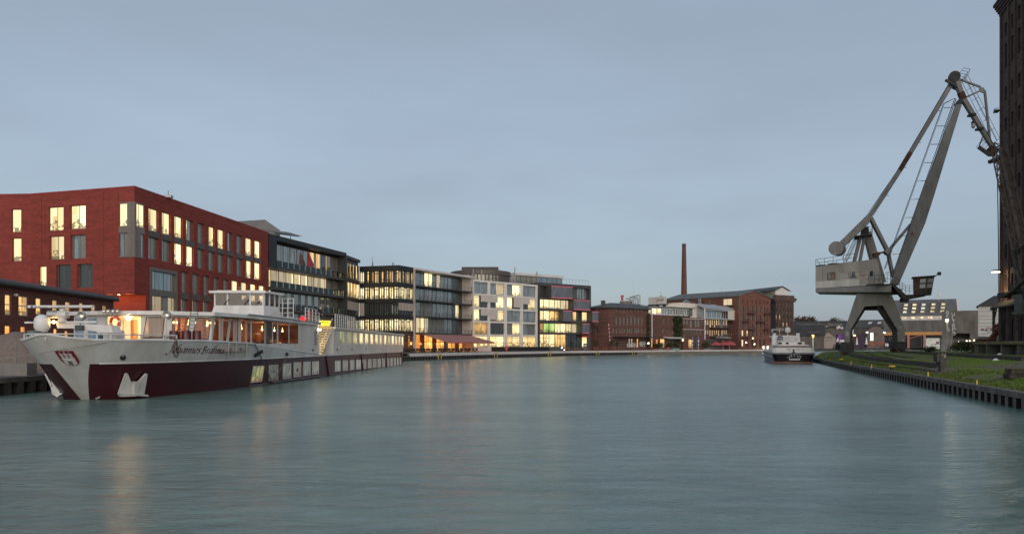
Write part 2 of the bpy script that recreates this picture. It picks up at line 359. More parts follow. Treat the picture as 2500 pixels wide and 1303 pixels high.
for i in (6,7,8):
    f = Fr(LQ[i], LQ[i+1]); m = MB(); m.fbox(f, 0, f.L, -.8, 0, -.5, 1.34); m.build('masonry', STONE, qs)
qe = thing('quay_wall', 'low dark quay wall closing the far end of the basin', 'quay wall', (LQ[10].x, LQ[10].y, 0))
for i in (9,10,11):
    f = Fr(LQ[i], LQ[i+1]); m = MB(); m.fbox(f, 0, f.L, -.8, 0, -.5, 1.34); m.build('masonry', PILE, qe)
# pale barrier blocks along the coping, each a block of its own
bl = None; nb = 0
for i in range(3, 9):
    f = Fr(LQ[i], LQ[i+1]); k = max(1, round(f.L/8.2)); w_ = f.L/k
    for j in range(k):
        u = j*w_; m = MB()
        m.fbox(f, u+.1, u+w_-.1, -.55, .06, .82, 1.38)
        o = solo(m, 'coping_block', BAND, 'pale concrete coping block along the far quay edge', 'coping block', f.p(u+w_/2,-.2,.82), 'coping blocks of the far quay')
# bollard pins and yellow ladder brackets on the far quay
for px, D in ((1073,159),(1210,183),(1341,209),(1459,232),(1546,247)):
    i = 3 if D < 181 else 4 if D < 221 else 5; f = Fr(LQ[i], LQ[i+1]); u = f.u(px)
    t = thing('quay_ladder', 'small yellow ladder on the far sheet piling below the %s' % {1073:'pink awning',1210:'red lifebuoy post',1341:'dark block stairs',1459:'brown warehouse',1546:'graffiti shutters'}[px], 'ladder', f.p(u,0,0), 'yellow ladders of the far quay')
    m = MB(); m.fbox(f, u-.75, u+.75, .07, .14, 1.0, 1.25); m.fbox(f, u-.75, u-.5, .03, .12, .1, 1.05); m.fbox(f, u+.5, u+.75, .03, .12, .1, 1.05); m.build('frame', M('ladder_yellow', (.62,.47,.16), .6) if px == 1073 else bpy.data.materials['ladder_yellow'], t)
    m = MB()
    for q in range(4): m.fbox(f, u-.5, u+.5, .05, .09, .15+q*.24, .2+q*.24)
    m.build('rung', DARKST, t)
# ------------------------------------------------------------------ right bank
RQ = [Vector(p) for p in ((16.6,12),(22.6,34.9),(25.3,44.1),(33.0,70),(40.8,96.7),(50.8,129.7),(53.5,141),(60,152),(74,162),(92,178),(118,216),(150,262),(220,320),(360,430))]
_rl = [0]
for i in range(len(RQ)-1): _rl.append(_rl[-1]+(RQ[i+1]-RQ[i]).length)
def rq_at(s):
    for i in range(len(RQ)-1):
        if s <= _rl[i+1] or i == len(RQ)-2:
            t = (s-_rl[i])/(_rl[i+1]-_rl[i]); d = (RQ[i+1]-RQ[i]).normalized(); return RQ[i].lerp(RQ[i+1], t), d
def sm(x, a, b):
    t = min(1, max(0, (x-a)/(b-a))); return t*t*(3-2*t)
def rq_sd(x, y):                       # distance inland from the right quay edge, and position along it
    best = (1e9, 0, 0)
    for i in range(len(RQ)-1):
        a, b = RQ[i], RQ[i+1]; d = b-a; q = Vector((x,y))-a; t = min(1, max(0, q.dot(d)/d.dot(d))); r = q-d*t; l = r.length
        if l < best[0]: best = (l, _rl[i]+t*d.length, 1 if d.x*r.y-d.y*r.x < 0 else -1)
    return best[0]*best[2], best[1]
QT = .72
def zland(x, y):
    d, s = rq_sd(x, y); Y = min(max(y, 20), 150)
    h = .42+.71*sm(Y, 48, 108) if y < 135 else 1.13-.5*sm(y, 135, 170)
    return QT+h*sm(d, .5, 3.2)+(1.16-h)*sm(d, 5, 13)
def G(px, py):                         # the place on the right bank seen at a pixel
    k = (px-CX)/F; s = (HY-py)/F; prev = None; D = 18.0
    while D < 500:
        x = k*D; zr = EYE+s*D; d, _ = rq_sd(x, D)
        if d > 0 and zr <= zland(x, D): 
            lo, hi = prev or D, D
            for _i in range(25):
                q = (lo+hi)/2
                if EYE+s*q <= zland(k*q, q): hi = q
                else: lo = q
            return Vector((k*hi, hi, zland(k*hi, hi)))
        prev = D; D += .4
    return Vector((k*200, 200, 1.9))
def ground_mat():
    m, t, b = nt('rough_turf'); g = node(t, 'ShaderNodeNewGeometry')
    n1 = node(t, 'ShaderNodeTexNoise', i_Scale=.22, i_Detail=6, i_Roughness=.65); t.links.new(g.outputs['Position'], n1.inputs[0])
    n2 = node(t, 'ShaderNodeTexNoise', i_Scale=2.2, i_Detail=6, i_Roughness=.7); t.links.new(g.outputs['Position'], n2.inputs[0])
    n3 = node(t, 'ShaderNodeTexNoise', i_Scale=.11, i_Detail=4); mp = node(t, 'ShaderNodeMapping'); mp.inputs['Location'].default_value = (31,7,0); t.links.new(g.outputs['Position'], mp.inputs[0]); t.links.new(mp.outputs[0], n3.inputs[0])
    gr = node(t, 'ShaderNodeValToRGB'); e = gr.color_ramp.elements; e[0].position = .3; e[0].color = (.06,.10,.012,1); e[1].position = .7; e[1].color = (.16,.235,.03,1); t.links.new(n2.outputs[0], gr.inputs[0])
    br = node(t, 'ShaderNodeValToRGB'); e = br.color_ramp.elements; e[0].position = .3; e[0].color = (.10,.085,.065,1); e[1].position = .75; e[1].color = (.21,.185,.155,1); t.links.new(n2.outputs[0], br.inputs[0])
    r = node(t, 'ShaderNodeMapRange', i_From_Min=.49, i_From_Max=.57); t.links.new(n1.outputs[0], r.inputs[0])
    x = node(t, 'ShaderNodeMix', data_type='RGBA'); t.links.new(r.outputs[0], x.inputs[0]); t.links.new(gr.outputs[0], x.inputs[6]); t.links.new(br.outputs[0], x.inputs[7])
    t.links.new(x.outputs[2], b.inputs['Base Color']); b.inputs['Roughness'].default_value = .95; b.inputs['Specular IOR Level'].default_value = .1
    bp = node(t, 'ShaderNodeBump', i_Strength=.6, i_Distance=.08); t.links.new(n2.outputs[0], bp.inputs['Height']); t.links.new(bp.outputs[0], b.inputs['Normal'])
    return m
TURF = ground_mat(); rows = []
ds = [0,.35,.8,1.3,2,2.6,3.3,4.2,5.5,7,9,11.5,14,18,25,40,80,160]
s = 0
while s < _rl[-1]:
    p, d = rq_at(s); nx = Vector((d.y,-d.x)); r_ = []
    for q in ds:
        xy = p+nx*q; r_.append((xy.x, xy.y, zland(xy.x, xy.y)+(random.uniform(-.03,.05) if 1 < q < 20 else 0)))
    rows.append(r_); s += 1.2 if s < 150 else 8
mb = MB(); mb.grid(rows); struct(mb, 'ground', TURF, smooth=True)
rw = thing('quay_wall', 'weathered grey sheet pile wall along the grassy bank with a long concrete cap', 'quay wall', (RQ[3].x, RQ[3].y, 0))
CAPM = M('quay_cap', (.17,.15,.135), .85, .3, 1.4, stretch=(1,1,1), bump=.2)
for i in range(0, 11):
    f = Fr(RQ[i], RQ[i+1], flip=True); piling(f, f.L, QT-.24, 1.05, .6).build('sheet_piling', [PILER,PILE_SHADE], rw, recalc=False)
    m = MB(); m.fbox(f, 0, f.L, -.42, .03, QT-.24, QT+.03); m.build('cap_beam', CAPM, rw)
# ------------------------------------------------------------------ window materials
LW = lit('lit_office', (1,.84,.46), (.62,.40,.15), .66, .95, .55, floor=.5)
LP = lit('lit_plain', (1,.86,.48), (.92,.66,.30), .66, 1.3, .5, floor=.3)
LD = lit('lit_curtain', (.75,.60,.38), (.55,.42,.25), .42, .7, .8, floor=.1)
LA = lit('lit_amber', (1,.62,.22), (.45,.24,.08), .55, .9, .7, floor=.45)
LG = lit('lit_shop', (1,.80,.42), (.80,.48,.16), .72, 1.0, .6, floor=.55)
LO = lit('lit_orange', (1,.44,.09), (.75,.22,.03), .6, 1.5, .5, floor=.1)
LGR = lit('lit_green', (.62,.85,.25), (.25,.42,.10), .5, .8, .7, floor=.4)
GU = glass('unlit_glass', (.42,.45,.44)); GD = glass('dark_glass', (.14,.155,.15), (.02,.02,.02), .06, .7); GB = glass('blue_glass', (.34,.40,.42), (.1,.12,.13), .05, .8)
GC = glass('curtained_glass', (.27,.26,.23), (.12,.10,.08), .25, .35, .6)
BEIGE = M('beige_blind', (.42,.36,.32), .8, .1, 1.5, wall=True, stretch=(3,.1,1))
RB = brick('red_brick', (.26,.050,.038), (.19,.037,.030), (.15,.04,.033), .5, .16, streak=.3)
RBD = brick('brown_brick', (.18,.062,.045), (.12,.042,.034), (.10,.05,.04), .5, .17, streak=.35)
OB = brick('old_brick', (.165,.078,.062), (.115,.058,.050), (.12,.07,.055), .5, .17, streak=.45)
BRONZE = M('bronze_frame', (.13,.105,.085), .5, .1, 2)
ANTH = M('anthracite_panel', (.014,.015,.017), .5, .2, .6, wall=True, stretch=(1,.3,1))
ANTHL = M('grey_panel', (.085,.078,.075), .55, .15, .6)
ZINC = M('zinc_roof', (.12,.125,.125), .5, .15, .8)
PALE = M('pale_concrete', (.52,.46,.41), .8, .12, .6, wall=True, stretch=(1,.4,1))
BRASS_G = clear_glass('balcony_glass', (.66,.78,.76))
def X(px, D): return ((px-CX)/F*D, D)
LAND_Z = {}
# ------------------------------------------------------------------ red office block
rC, rE, rK, rL = X(328,101), X(655,142), X(75,106.2), X(0,106.5)
rL = (rK[0]+(rL[0]-rK[0])*6, rK[1]+(rL[1]-rK[1])*6); RT = EYE+388*101/F; RBOT = EYE+127*101/F
red = thing('office_building', 'big red brick office block with an overhanging corner and tall lit windows', 'office building', (rC[0], rC[1], 1.0))
fR, fL_, fK = Fr(rC, rE), Fr(rK, rC), Fr(rL, rK)
wallm = MB()
colx = [(362.8,387.4),(395.7,418),(425.9,446.9),(454.8,473.5),(482.1,499.4),(508,525),(531.5,548.3),(554.8,569),(576.9,592.6),(599.4,616.2),(621.2,637)]
z4 = fR.z(506,fR.u(362.8)), fR.z(561.7,fR.u(362.8)); z3 = fR.z(577,fR.u(364.6)), fR.z(631.4,fR.u(364.6))
z2 = fR.z(661.8,fR.u(442)), fR.z(713.7,fR.u(442)); z1 = fR.z(729,fR.u(442.6)), 2.2
holesR = []; winR = []
lit4 = 'L L L H U h L H U L L'.split(); lit3 = 'U U L L U U U U U h L'.split()
for (a,b),c4,c3 in zip(colx, lit4, lit3):
    u0, u1 = fR.u(a), fR.u(b)
    holesR += [(u0,u1,z4[1],z4[0]), (u0,u1,z3[1],z3[0])]; winR += [(u0,u1,z4[1],z4[0],c4), (u0,u1,z3[1],z3[0],c3)]
for k,(a,b) in enumerate([(442.1,460.1),(469.7,488),(496.3,512.8),(521,536),(544.2,559.7),(566,582.5),(588.8,604.8),(611,626.8),(632.1,647)]):
    u0, u1 = fR.u(a), fR.u(b); c = 'U' if k < 5 else 'P'
    holesR += [(u0,u1,z2[1],z2[0]), (u0,u1,z1[1],z1[0])]; winR += [(u0,u1,z2[1],z2[0],c), (u0,u1,z1[1],z1[0],'D' if k < 6 else 'L')]
ub0, ub1 = fR.u(365.4), fR.u(432.5); zb = fR.z(651,ub0)
holesR.append((ub0,ub1,2.2,zb)); uc1 = fR.u(352.5); zc = fR.z(492,0), fR.z(627,0); zcm = fR.z(551.5,0), fR.z(567,0)
holesR.append((0,uc1,zc[1],zc[0])); us = fR.u(356)
holed(wallm, fR, 0, us, RBOT, RT, [h for h in holesR if h[0] < us], .38); holed(wallm, fR, us, fR.L, 1.0, RT, [h for h in holesR if h[0] >= us], .38)
specL = [(117,506,155,564,'L'),(170,502,209,560,'L'),(120,577,156,634,'L'),(172,574,209,632,'U'),(93,650,113,700,'P'),(137,646.6,173,705,'K'),(188,645,226,703,'K')]
winL = []
for a,t_,b,bt,c in specL:
    u0, u1 = fL_.u(a), fL_.u(b); winL.append((u0,u1,fL_.z(bt,u0),fL_.z(t_,u0),c))
uc0 = fL_.u(290.5); hl = [w_[:4] for w_ in winL]+[(uc0, fL_.L, zc[1], zc[0])]
uo = fL_.u(232); holed(wallm, fL_, uo, fL_.L, RBOT, RT, [h for h in hl if h[0] > uo], .38); holed(wallm, fL_, 0, uo, 1.0, RT, [h for h in hl if h[0] <= uo], .38)
winK = [(fK.u(27),fK.u(51.5),fK.z(566.8,fK.u(27)),fK.z(510.5,fK.u(27)),'P'),(fK.u(29),fK.u(52),fK.z(638,fK.u(29)),fK.z(581,fK.u(29)),'P')]
holed(wallm, fK, 0, fK.L, 1.0, RT, [w_[:4] for w_ in winK], .38)
bk = Vector(rE)+Vector((-40,6)); bl_ = Vector(rL)+Vector((-3,50))
wallm.poly([(*rE,1),(*bk,1),(*bk,RT),(*rE,RT)]); wallm.poly([(*p,RT-.02) for p in (rL,rK,rC,rE,bk,bl_)])
pr = Vector(rC); q1 = fR.p(us,0,RBOT); q2 = fL_.p(uo,0,RBOT); q3 = fR.p(us,-5,RBOT); wallm.poly([(*rC,RBOT),q1,q3,q2])
g1 = fR.p(us,0,1); g2 = fR.p(us,-5,1); g3 = fL_.p(uo,0,1)
wallm.poly([g1,g2,(g2.x,g2.y,RBOT),(g1.x,g1.y,RBOT)]); wallm.poly([g2,g3,(g3.x,g3.y,RBOT),(g2.x,g2.y,RBOT)])
wallm.build('wall', RB, red, recalc=False)
m = MB()
for f in (fK, fL_, fR): m.fbox(f, -.05 if f is not fR else 0, f.L+.02, -.35, .05, RT-.02, RT+.14)
m.build('coping', M('red_coping', (.30,.045,.035), .5), red)
JNT = M('joint_dark', (.10,.03,.025), .9)
for f_, x in ((fL_,101),(fL_,253),(fL_,289),(fR,339),(fR,365),(fR,520)):
    m = MB(); u = f_.u(x); zlo = RBOT if (f_ is fL_ and u > uo) or (f_ is fR and u < us) else 1.0
    zhi = RT-.05
    if f_ is fR and x > 350: zlo, zhi = z4[0]+.05, RT-.05
    if x == 289: zlo, zhi = zc[0]+.05, RT-.05
    if x == 339: zlo, zhi = RBOT, zc[1]-.05
    m.fbox(f_, u-.03, u+.03, .0, .012, zlo, zhi); m.build('expansion_joint', JNT, red)
m = MB(); q = P(407,483,108); m.box((q.x-.5,q.y+.2,RT), (q.x+.5,q.y+1,RT+.35)); m.tube((q.x,q.y+.5,RT+.3), (q.x,q.y+.5,RT+1.0), .06, 6); m.build('roof_vent', STEEL, red)
def mats_for(c): return {'L':[LW,LP],'P':[LP],'U':[GU,GC],'H':[LW,GU],'h':[GU,LW],'D':[LD,GC],'K':[GD,GD]}[c]
for f, ws in ((fR,winR),(fL_,winL),(fK,winK)):
    for u0,u1,a,b,c in ws:
        mu = (.36,) if f is fR else ((.5,) if u1-u0 > 1.7 else ())
        window(red, f, u0, u1, a, b, -.3, mats_for(c), BRONZE, .07, mu, label='lit tall window' if c in 'LP' else None)
SPN = M('spandrel', (.075,.066,.058), .5, .1, 1)
for (a,b) in colx: m = MB(); m.fbox(fR, fR.u(a)-.05, fR.u(b)+.05, -.36, .05, z3[0]+.003, z4[1]-.003); m.build('spandrel_panel', SPN, red)
for (a,b) in [(442.1,460.1),(469.7,488),(496.3,512.8),(521,536),(544.2,559.7)]: m = MB(); m.fbox(fR, fR.u(a)-.05, fR.u(b)+.05, -.36, .05, z1[0]+.003, z2[1]-.003); m.build('spandrel_panel', SPN, red)

# grey corner oriel, two storeys
m = MB(); e = .06
for f, a, b in ((fR, 0, uc1), (fL_, uc0, fL_.L)):
    for z0,z1_ in ((zc[1],zc[1]+.12),(zcm[1],zcm[0]),(zc[0]-.12,zc[0])): m.fbox(f, a, b, -.36, e, z0, z1_)
ul = fL_.u(312.5); m.fbox(fL_, ul, fL_.L, -.36, e+.003, zc[1]+.12, zcm[1]); m.fbox(fL_, fL_.u(311), fL_.L, -.36, e+.003, zcm[0], zc[0]-.12); m.fbox(fR, 0, fR.u(343), -.36, e+.003, zc[1]+.12, zcm[1]); m.fbox(fR, 0, .25, -.3, e+.003, zcm[0], zc[0]-.12)
m.build('corner_cladding', M('corner_metal', (.17,.15,.135), .45, .1, 2), red)
window(red, fL_, uc0, ul, zcm[0], zc[0]-.12, -.1, [LP], BRONZE, .07); window(red, fL_, uc0, ul, zc[1]+.12, zcm[1], -.1, [GU,GC], BRONZE, .07, (.5,))
window(red, fR, .25, uc1, zcm[0], zc[0]-.12, -.1, [LW,LP], BRONZE, .07, (.42,)); window(red, fR, fR.u(343), uc1, zc[1]+.12, zcm[1], -.1, [GU], BRONZE, .07)
m = MB(); m.fbox(fR, ub0, ub0+.5, -.4, .08, 2.2, zb); m.fbox(fR, ub1-.35, ub1, -.4, .08, 2.2, zb); m.fbox(fR, ub0+.5, ub1-.35, -.4, .08, zb-.45, zb); zbm = fR.z(705,ub0), fR.z(720,ub0)
m.fbox(fR, ub0+.5, ub1-.35, -.4, -.02, zbm[1], zbm[0]); m.build('bay_surround', M('bay_metal', (.13,.115,.105), .45, .1, 2), red)
window(red, fR, ub0+.5, ub1-.35, zbm[0], zb-.45, -.25, [GU,GB,GU,GU], BRONZE, .07, (.2,.55,.85)); window(red, fR, ub0+.5, ub1-.35, 2.2, zbm[1], -.25, [LD,LD,GC,LD], BRONZE, .07, (.2,.45,.72,.9))
for px in (253,290):
    c = P(px,717.5,103); t = MB(); t.lathe(c+V(0,0,-.02), (0,0,-1), [(.16,0),(.16,.1),(.02,.12)], 10); t.build('soffit_lamp', glow('soffit_glow_%d' % px, (1,.72,.38), 12), red)
lamp('soffit_light', P(268,725,102.4), 60, (1,.44,.13), .3, red); lamp('soffit_light', P(312,725,101.8), 60, (1,.44,.13), .3, red)
# ------------------------------------------------------------------ low brown brick workshop in front of it
lA, lB = X(0,66), X(278,89.2); d_ = (Vector(lB)-Vector(lA)).normalized(); lA0 = Vector(lA)-d_*16
low = thing('workshop_building', 'low brown brick workshop with a dark rounded eave and amber lit windows', 'workshop', (lB[0], lB[1], 1.0))
fl = Fr(lA0, lB); LT = EYE+150*66/F
wl = []
for a,t_,b,bt,c in [(12.3,717,28,768,'A'),(45.5,721,69.5,770,'A'),(87.5,726,102,768,'A'),(128,731,141.5,770,'A'),(160,735,173,776,'A'),(193,738,204.5,770,'A'),(223,742,234,770,'A'),(250.5,744.5,261,770,'A'),(12,793,27.5,842,'O'),(50.5,795.5,64.5,845,'O'),(131,801,141.5,846,'O'),(158,806,168,850,'O'),(-34,712,-16,766,'A'),(-34,791,-14,842,'O')]:
    u0, u1 = fl.u(a), fl.u(b); wl.append((u0,u1,max(1.2,fl.z(bt,u0)),fl.z(t_,u0),c))
m = MB(); holed(m, fl, 0, fl.L, 1.0, LT, [w_[:4] for w_ in wl], .22); e_ = Vector(lB); b1 = e_+fl.nn*-11; b0 = Vector(lA0)+fl.nn*-11
m.poly([(*e_,1),(*b1,1),(*b1,LT),(*e_,LT)]); m.poly([(*lA0,LT),(*e_,LT),(*b1,LT),(*b0,LT)]); m.poly([(*lA0,1),(*b0,1),(*b0,LT),(*lA0,LT)]); m.build('wall', RBD, low, recalc=False)
m = MB()
prof = [(-.1,-.1),(.42,-.1),(.52,.08),(.46,.3),(.2,.48),(-11.2,.9),(-11.2,-.1)]
m.prism([fl.p(-.3,n,LT+z) for n,z in prof], [fl.p(fl.L+.3,n,LT+z) for n,z in prof]); m.build('roof', M('dark_eave', (.05,.047,.045), .5, .15, 1), low)
WF = M('white_frame', (.55,.52,.47), .5, .08, 2)
for u0,u1,a,b,c in wl: window(low, fl, u0, u1, a, b, -.12, [LA if c == 'A' else LO], WF, .09, (.5,) if u1-u0 > 1.1 else (), (.5,))
m = MB(); m.tube(fl.p(fl.L-.4,.12,1), fl.p(fl.L-.4,.12,LT+.1), .07, 8); m.build('downpipe', M('copper_pipe', (.16,.15,.10), .5), low)
m = MB(); m.lathe(fl.p(fl.u(35),.12,fl.z(720,fl.u(35))), (fl.nn.x,fl.nn.y,0), [(.12,-.1),(.14,.1),(.05,.2)], 8); m.build('wall_lamp', WF, low)
# ------------------------------------------------------------------ black balcony block
kA, kB = X(656,142.3), X(845,172); KT = EYE+274*142.3/F
blk = thing('apartment_building', 'black framed apartment block with three tiers of glass balconies', 'apartment building', (kA[0], kA[1], 1.35))
fk = Fr(kA, kB); zk = [9.75, 13.72, 17.6]; L = fk.L
m = MB(); m.fbox(fk, 0, L, -12, -1.7, 1.3, KT-.6); m.fbox(fk, 0, L, -12, .1, KT-.9, KT); m.fbox(fk, 0, 2.6, -1.7, .1, zk[2]-.45, KT-.9); m.fbox(fk, 0, .5, -1.7, -.3, 1.3, zk[2]-.45); m.fbox(fk, L-.5, L, -1.7, .05, 1.3, KT-.9)
m.build('wall', ANTH, blk)
for i, z in enumerate(zk):
    u0 = .6 if i < 2 else 2.6; ue = L-(.5 if i == 2 else 1.3); m = MB(); m.fbox(fk, u0, ue, -1.7, .12, z-.5, z); m.build('balcony_slab', M('slab_%d' % i, (.045,.046,.048), .5, .1, 1), blk)
    m = MB(); nb = 13
    for k in range(nb):
        a = u0+(ue-u0)*k/nb; b = u0+(ue-u0)*(k+1)/nb; m.fbox(fk, a+.03, b-.03, .04, .08, z+.003, z+1.1)
    m.fbox(fk, ue-.1, ue-.06, -1.6, .03, z+.003, z+1.1)
    m.build('balustrade', BRASS_G, blk)
rows_ = [(1.6,9.25,'0'),(zk[0],13.22,'1'),(zk[1],17.1,'2'),(zk[2],22.1,'3')]
WOOD = M('timber_frame', (.20,.125,.08), .5, .15, 3)
for z0,z1_,r in rows_:
    ua = .6 if r < '3' else 2.6; nb = 11
    for k in range(nb):
        a = ua+(L-.6-ua)*k/nb; b = ua+(L-.6-ua)*(k+1)/nb
        if r == '2': mm = [LP,LW] if k == 0 else [LD,LP] if k in (3,4,5) else [LD,LD] if k < 9 else [GC,GU]
        elif r == '1': mm = [LP,LP] if k == 0 else [GU,GC]
        elif r == '3': mm = [LA,GU] if k in (6,7) else [GD,LA] if k in (8,) else [GU,GU]
        else: mm = [GU,GC]
        window(blk, fk, a+.02, b-.02, z0+.004, z1_-.004, -1.62, mm, WOOD if r != '1' else BRONZE, .09, (.72,))
# stair bay at its right end
fb = Fr(X(846,171.5), X(877,181)); m = MB(); zz = [1.35,5.3,9.3,13.4,17.6,21.9]
m.fbox(fb, 0, fb.L, -6, -.25, 1.3, KT-.5); m.fbox(fb, -.02, fb.L+.4, -6, .15, KT-1.2, KT-.55)
for z in zz[1:-1]: m.fbox(fb, -.02, fb.L+.1, -.25, .12, z-.55, z+.25)
m.fbox(fb, 0, .3, -.25, .1, 1.3, KT-1.2); m.build('stair_bay', ANTH, blk)
for i in range(5):
    z0, z1_ = zz[i]+(.28 if i else 0), zz[i+1]-.58
    for k in range(4):
        a = .3+(fb.L-.3)*k/4; b = .3+(fb.L-.3)*(k+1)/4
        mm = {4:[LA,GD],3:[LA,LW],2:[GD],1:[GU],0:[GD]}[i]
        window(blk, fb, a+.03, b-.03, z0, z1_, -.1, mm, ANTH, .1, (.4,))
        if i == 2: m = MB(); m.fbox(fb, a+.05, b-.05, -.04, .02, z0+1.3, z1_-.003); m.build('blind', BEIGE, blk)
# pitched grey roof behind and trellis
m = MB(); D = 148
pts = [P(570,548,D),P(571,540.5,D),P(647,536,D),P(684,562,D),P(684,575,D),P(570,560,D)]
m.prism(pts, [p+V(-6,14,0) for p in pts]); m.build('roof', ZINC, blk)
tr = thing('roof_trellis', 'white slatted sun trellis standing on the black roof edge', 'roof trellis', P(700,575,146)); m = MB(); a, b = P(656,563.5,144), P(716,571,150)
for k in range(16):
    t_ = k/15; c = a.lerp(b,t_); m.bar(c+V(-.6,-1.2,.15), c+V(1.0,2.4,-.15), .12, .06)
m.bar(a+V(0,-1,-.1), b+V(0,-1,-.1), .1,.15); m.bar(a+V(.5,2,-.2), b+V(.5,2,-.2), .1,.15); m.build('slat', STEEL, tr)
m = MB(); m.tube(b+V(-2.6,0,-.1), b+V(-2.9,.2,-1.4), .09); m.tube(b+V(-.6,0,-.1), b+V(-.4,.2,-1.9), .09); m.tube(a+V(1,0,-.1), a+V(1,.2,-1.2), .09); m.build('support', STEEL, tr)
m = MB(); u = fk.u(757); m.prism([fk.p(u,-.6,zk[2]+.2),fk.p(u+2.6,-.6,zk[2]+.2),fk.p(u+2.6,-.6,zk[2]+1.9),fk.p(u+.7,-.6,zk[2]+4)], [fk.p(u+.1,-.9,zk[2]+.2),fk.p(u+2.5,-.9,zk[2]+.2),fk.p(u+2.5,-.9,zk[2]+1.9),fk.p(u+.8,-.9,zk[2]+4)])
m.tube(fk.p(u+.7,-.75,zk[2]), fk.p(u+.7,-.75,zk[2]+4.3), .05); solo(m, 'sun_sail', REDP, 'red canvas sun sail folded on the top balcony of the black block', 'sun sail', fk.p(u,-.7,zk[2]))
# ------------------------------------------------------------------ glazed corner office
gA, gC, gB = X(878,182.2), X(973,179), X(1008.5,184.5); GT = EYE+197*179/F
gl = thing('office_building', 'glazed corner office with black floor bands and bright rooms on every other floor', 'office building', (gC[0], gC[1], 1.35))
fa, fbb = Fr(gA, gC), Fr(gC, gB); zg = [GT-.75-3.72*k for k in range(6)]
m = MB(); poly = [gA, gC, gB, (gB[0]-8,gB[1]+14), (gA[0]-2,gA[1]+14)]
def inset(f, n): return None
m.plan([fa.p(0,-.4,0)[:2], fa.p(fa.L-.1,-.4,0)[:2], fbb.p(fbb.L,-.4,0)[:2], poly[3], poly[4]], 1.3, GT-.05)
for k in range(6):
    z1_ = GT if k == 0 else zg[k]+.38; z0 = zg[k]-.35
    for f in (fa, fbb): m.fbox(f, 0, f.L, -.4, .06 if f is fa else .062, z0, z1_)
m.build('wall', ANTH, gl)
for i in range(5):
    z1_, z0 = zg[i]-.36, (zg[i+1]+.39)
    for f, nb in ((fa,8),(fbb,5)):
        for k in range(nb):
            a = f.L*k/nb; b = f.L*(k+1)/nb
            mm = {0:[GD,LA] if k % 3 else [LA,LD], 1:[LP,LW] if k % 3 else [LW,LW], 2:[GD,GD], 3:[LW,LGR] if k == 5 else [LW,LP], 4:[GD,LO] if k % 2 else [GD]}[i]
            if i == 0 and k == 0 and f is fa: mm = [LP]
            window(gl, f, a+.02, b-.02, z0, z1_, -.1, mm, ANTH, .17, (.55,) if k % 2 else (.5,), (.78,) if k % 2 else (.9,))
    if i == 2:
        for k in range(5):
            m = MB(); a = fbb.L*k/5; m.fbox(fbb, a+.06, a+fbb.L/5-.06, -.05, .0, z0+1.2, z1_-.004); m.build('blind', BEIGE, gl)
        m = MB(); m.fbox(fa, .1, 1.2, -.05, .0, z0, z1_-.004); m.build('blind', BEIGE, gl)
m = MB(); c = P(960,648,185); m.tube(c, c+V(0,0,.7), .22, 8); m.build('vent', STEEL, gl)
sp = P(909.5,652,420); m = MB(); m.tube(V(sp.x,sp.y,1.3), sp, .9, 8); m.tube(sp, sp+V(0,0,3.4), .6, 8, .12); m.tube(sp+V(0,0,3.4), sp+V(0,0,5.6), .12, 6)
solo(m, 'church_spire', M('spire_copper', (.15,.18,.17), .6), 'thin distant spire rising between the black block and the glazed office', 'spire', (sp.x,sp.y,1.3))
# ------------------------------------------------------------------ pale building with steel balconies
bA, bB = X(1010,184.8), X(1153,209); BT = EYE+191*184.8/F
ba = thing('apartment_building', 'pale apartment building with thin dark steel balconies and a sloping white roof edge', 'apartment building', (bA[0], bA[1], 1.35))
fz = Fr(bA, bB); L = fz.L; zb_ = [17.3,13.9,10.0,5.95]
m = MB(); m.fbox(fz, 0, L, -13, -2.2, 1.3, BT-.5); uw = fz.u(1133)
m.build('wall', PALE, ba)
m = MB(); m.fbox(fz, L-.5, L, -2.2, .25, 1.3, BT-.55); m.build('side_wall', PALE, ba)
m = MB(); m.fbox(fz, 0, .3, -2.2, .3, 1.3, BT-.5); m.build('side_wall', PALE, ba)
m = MB(); m.fbox(fz, -.1, L+.1, -13, .5, BT-.5, BT-.15); m.fbox(fz, -.1, L+.1, -12.5, .3, BT-.147, BT); m.build('roof', BAND, ba)
for i, z in enumerate(zb_):
    m = MB(); m.fbox(fz, .3, L-.5, -2.2, .3, z-.3, z); m.build('balcony_slab', DARKST, ba)
    m = MB(); nb = 15
    for k in range(nb+1):
        u = .35+(L-1)*k/nb; m.fbox(fz, u-.03, u+.03, .2, .26, z, z+1.05)
    m.fbox(fz, .35, L-.65, .2, .26, z+1.05, z+1.1)
    for q in range(4): m.fbox(fz, .35, L-.65, .215, .235, z+.2+q*.2, z+.22+q*.2)
    m.build('railing', DARKST, ba)
tops = [BT-.52]+[z-.31 for z in zb_]
for i in range(5):
    z0 = zb_[i]+.004 if i < 4 else 1.35; nb = 14; ue = fz.u(1128,-2.2)
    for k in range(nb):
        a = .35+(ue-.35)*k/nb; b = .35+(ue-.35)*(k+1)/nb; mm = [GU]
        if i == 0 and k in (4,5): mm = [LP]
        if i == 0 and k in (7,): mm = [LD]
        if i == 2 and k == 12: mm = [LP]
        if i == 3: mm = [LD] if k in (0,2,4) else [LP] if k == 3 else [GC] if k in (5,6,7,8) else [GU]
        if i == 4: mm = [LO] if k % 3 else [GD]
        if i == 2 and k in (3,4,5): mm = [GC]
        if k > 10 and mm == [GU]: mm = [GD]
        window(ba, fz, a+.02, b-.02, z0, tops[i], -2.12, mm, STEEL if k % 3 else BRONZE, .1, (.6,) if k % 4 == 0 else ())
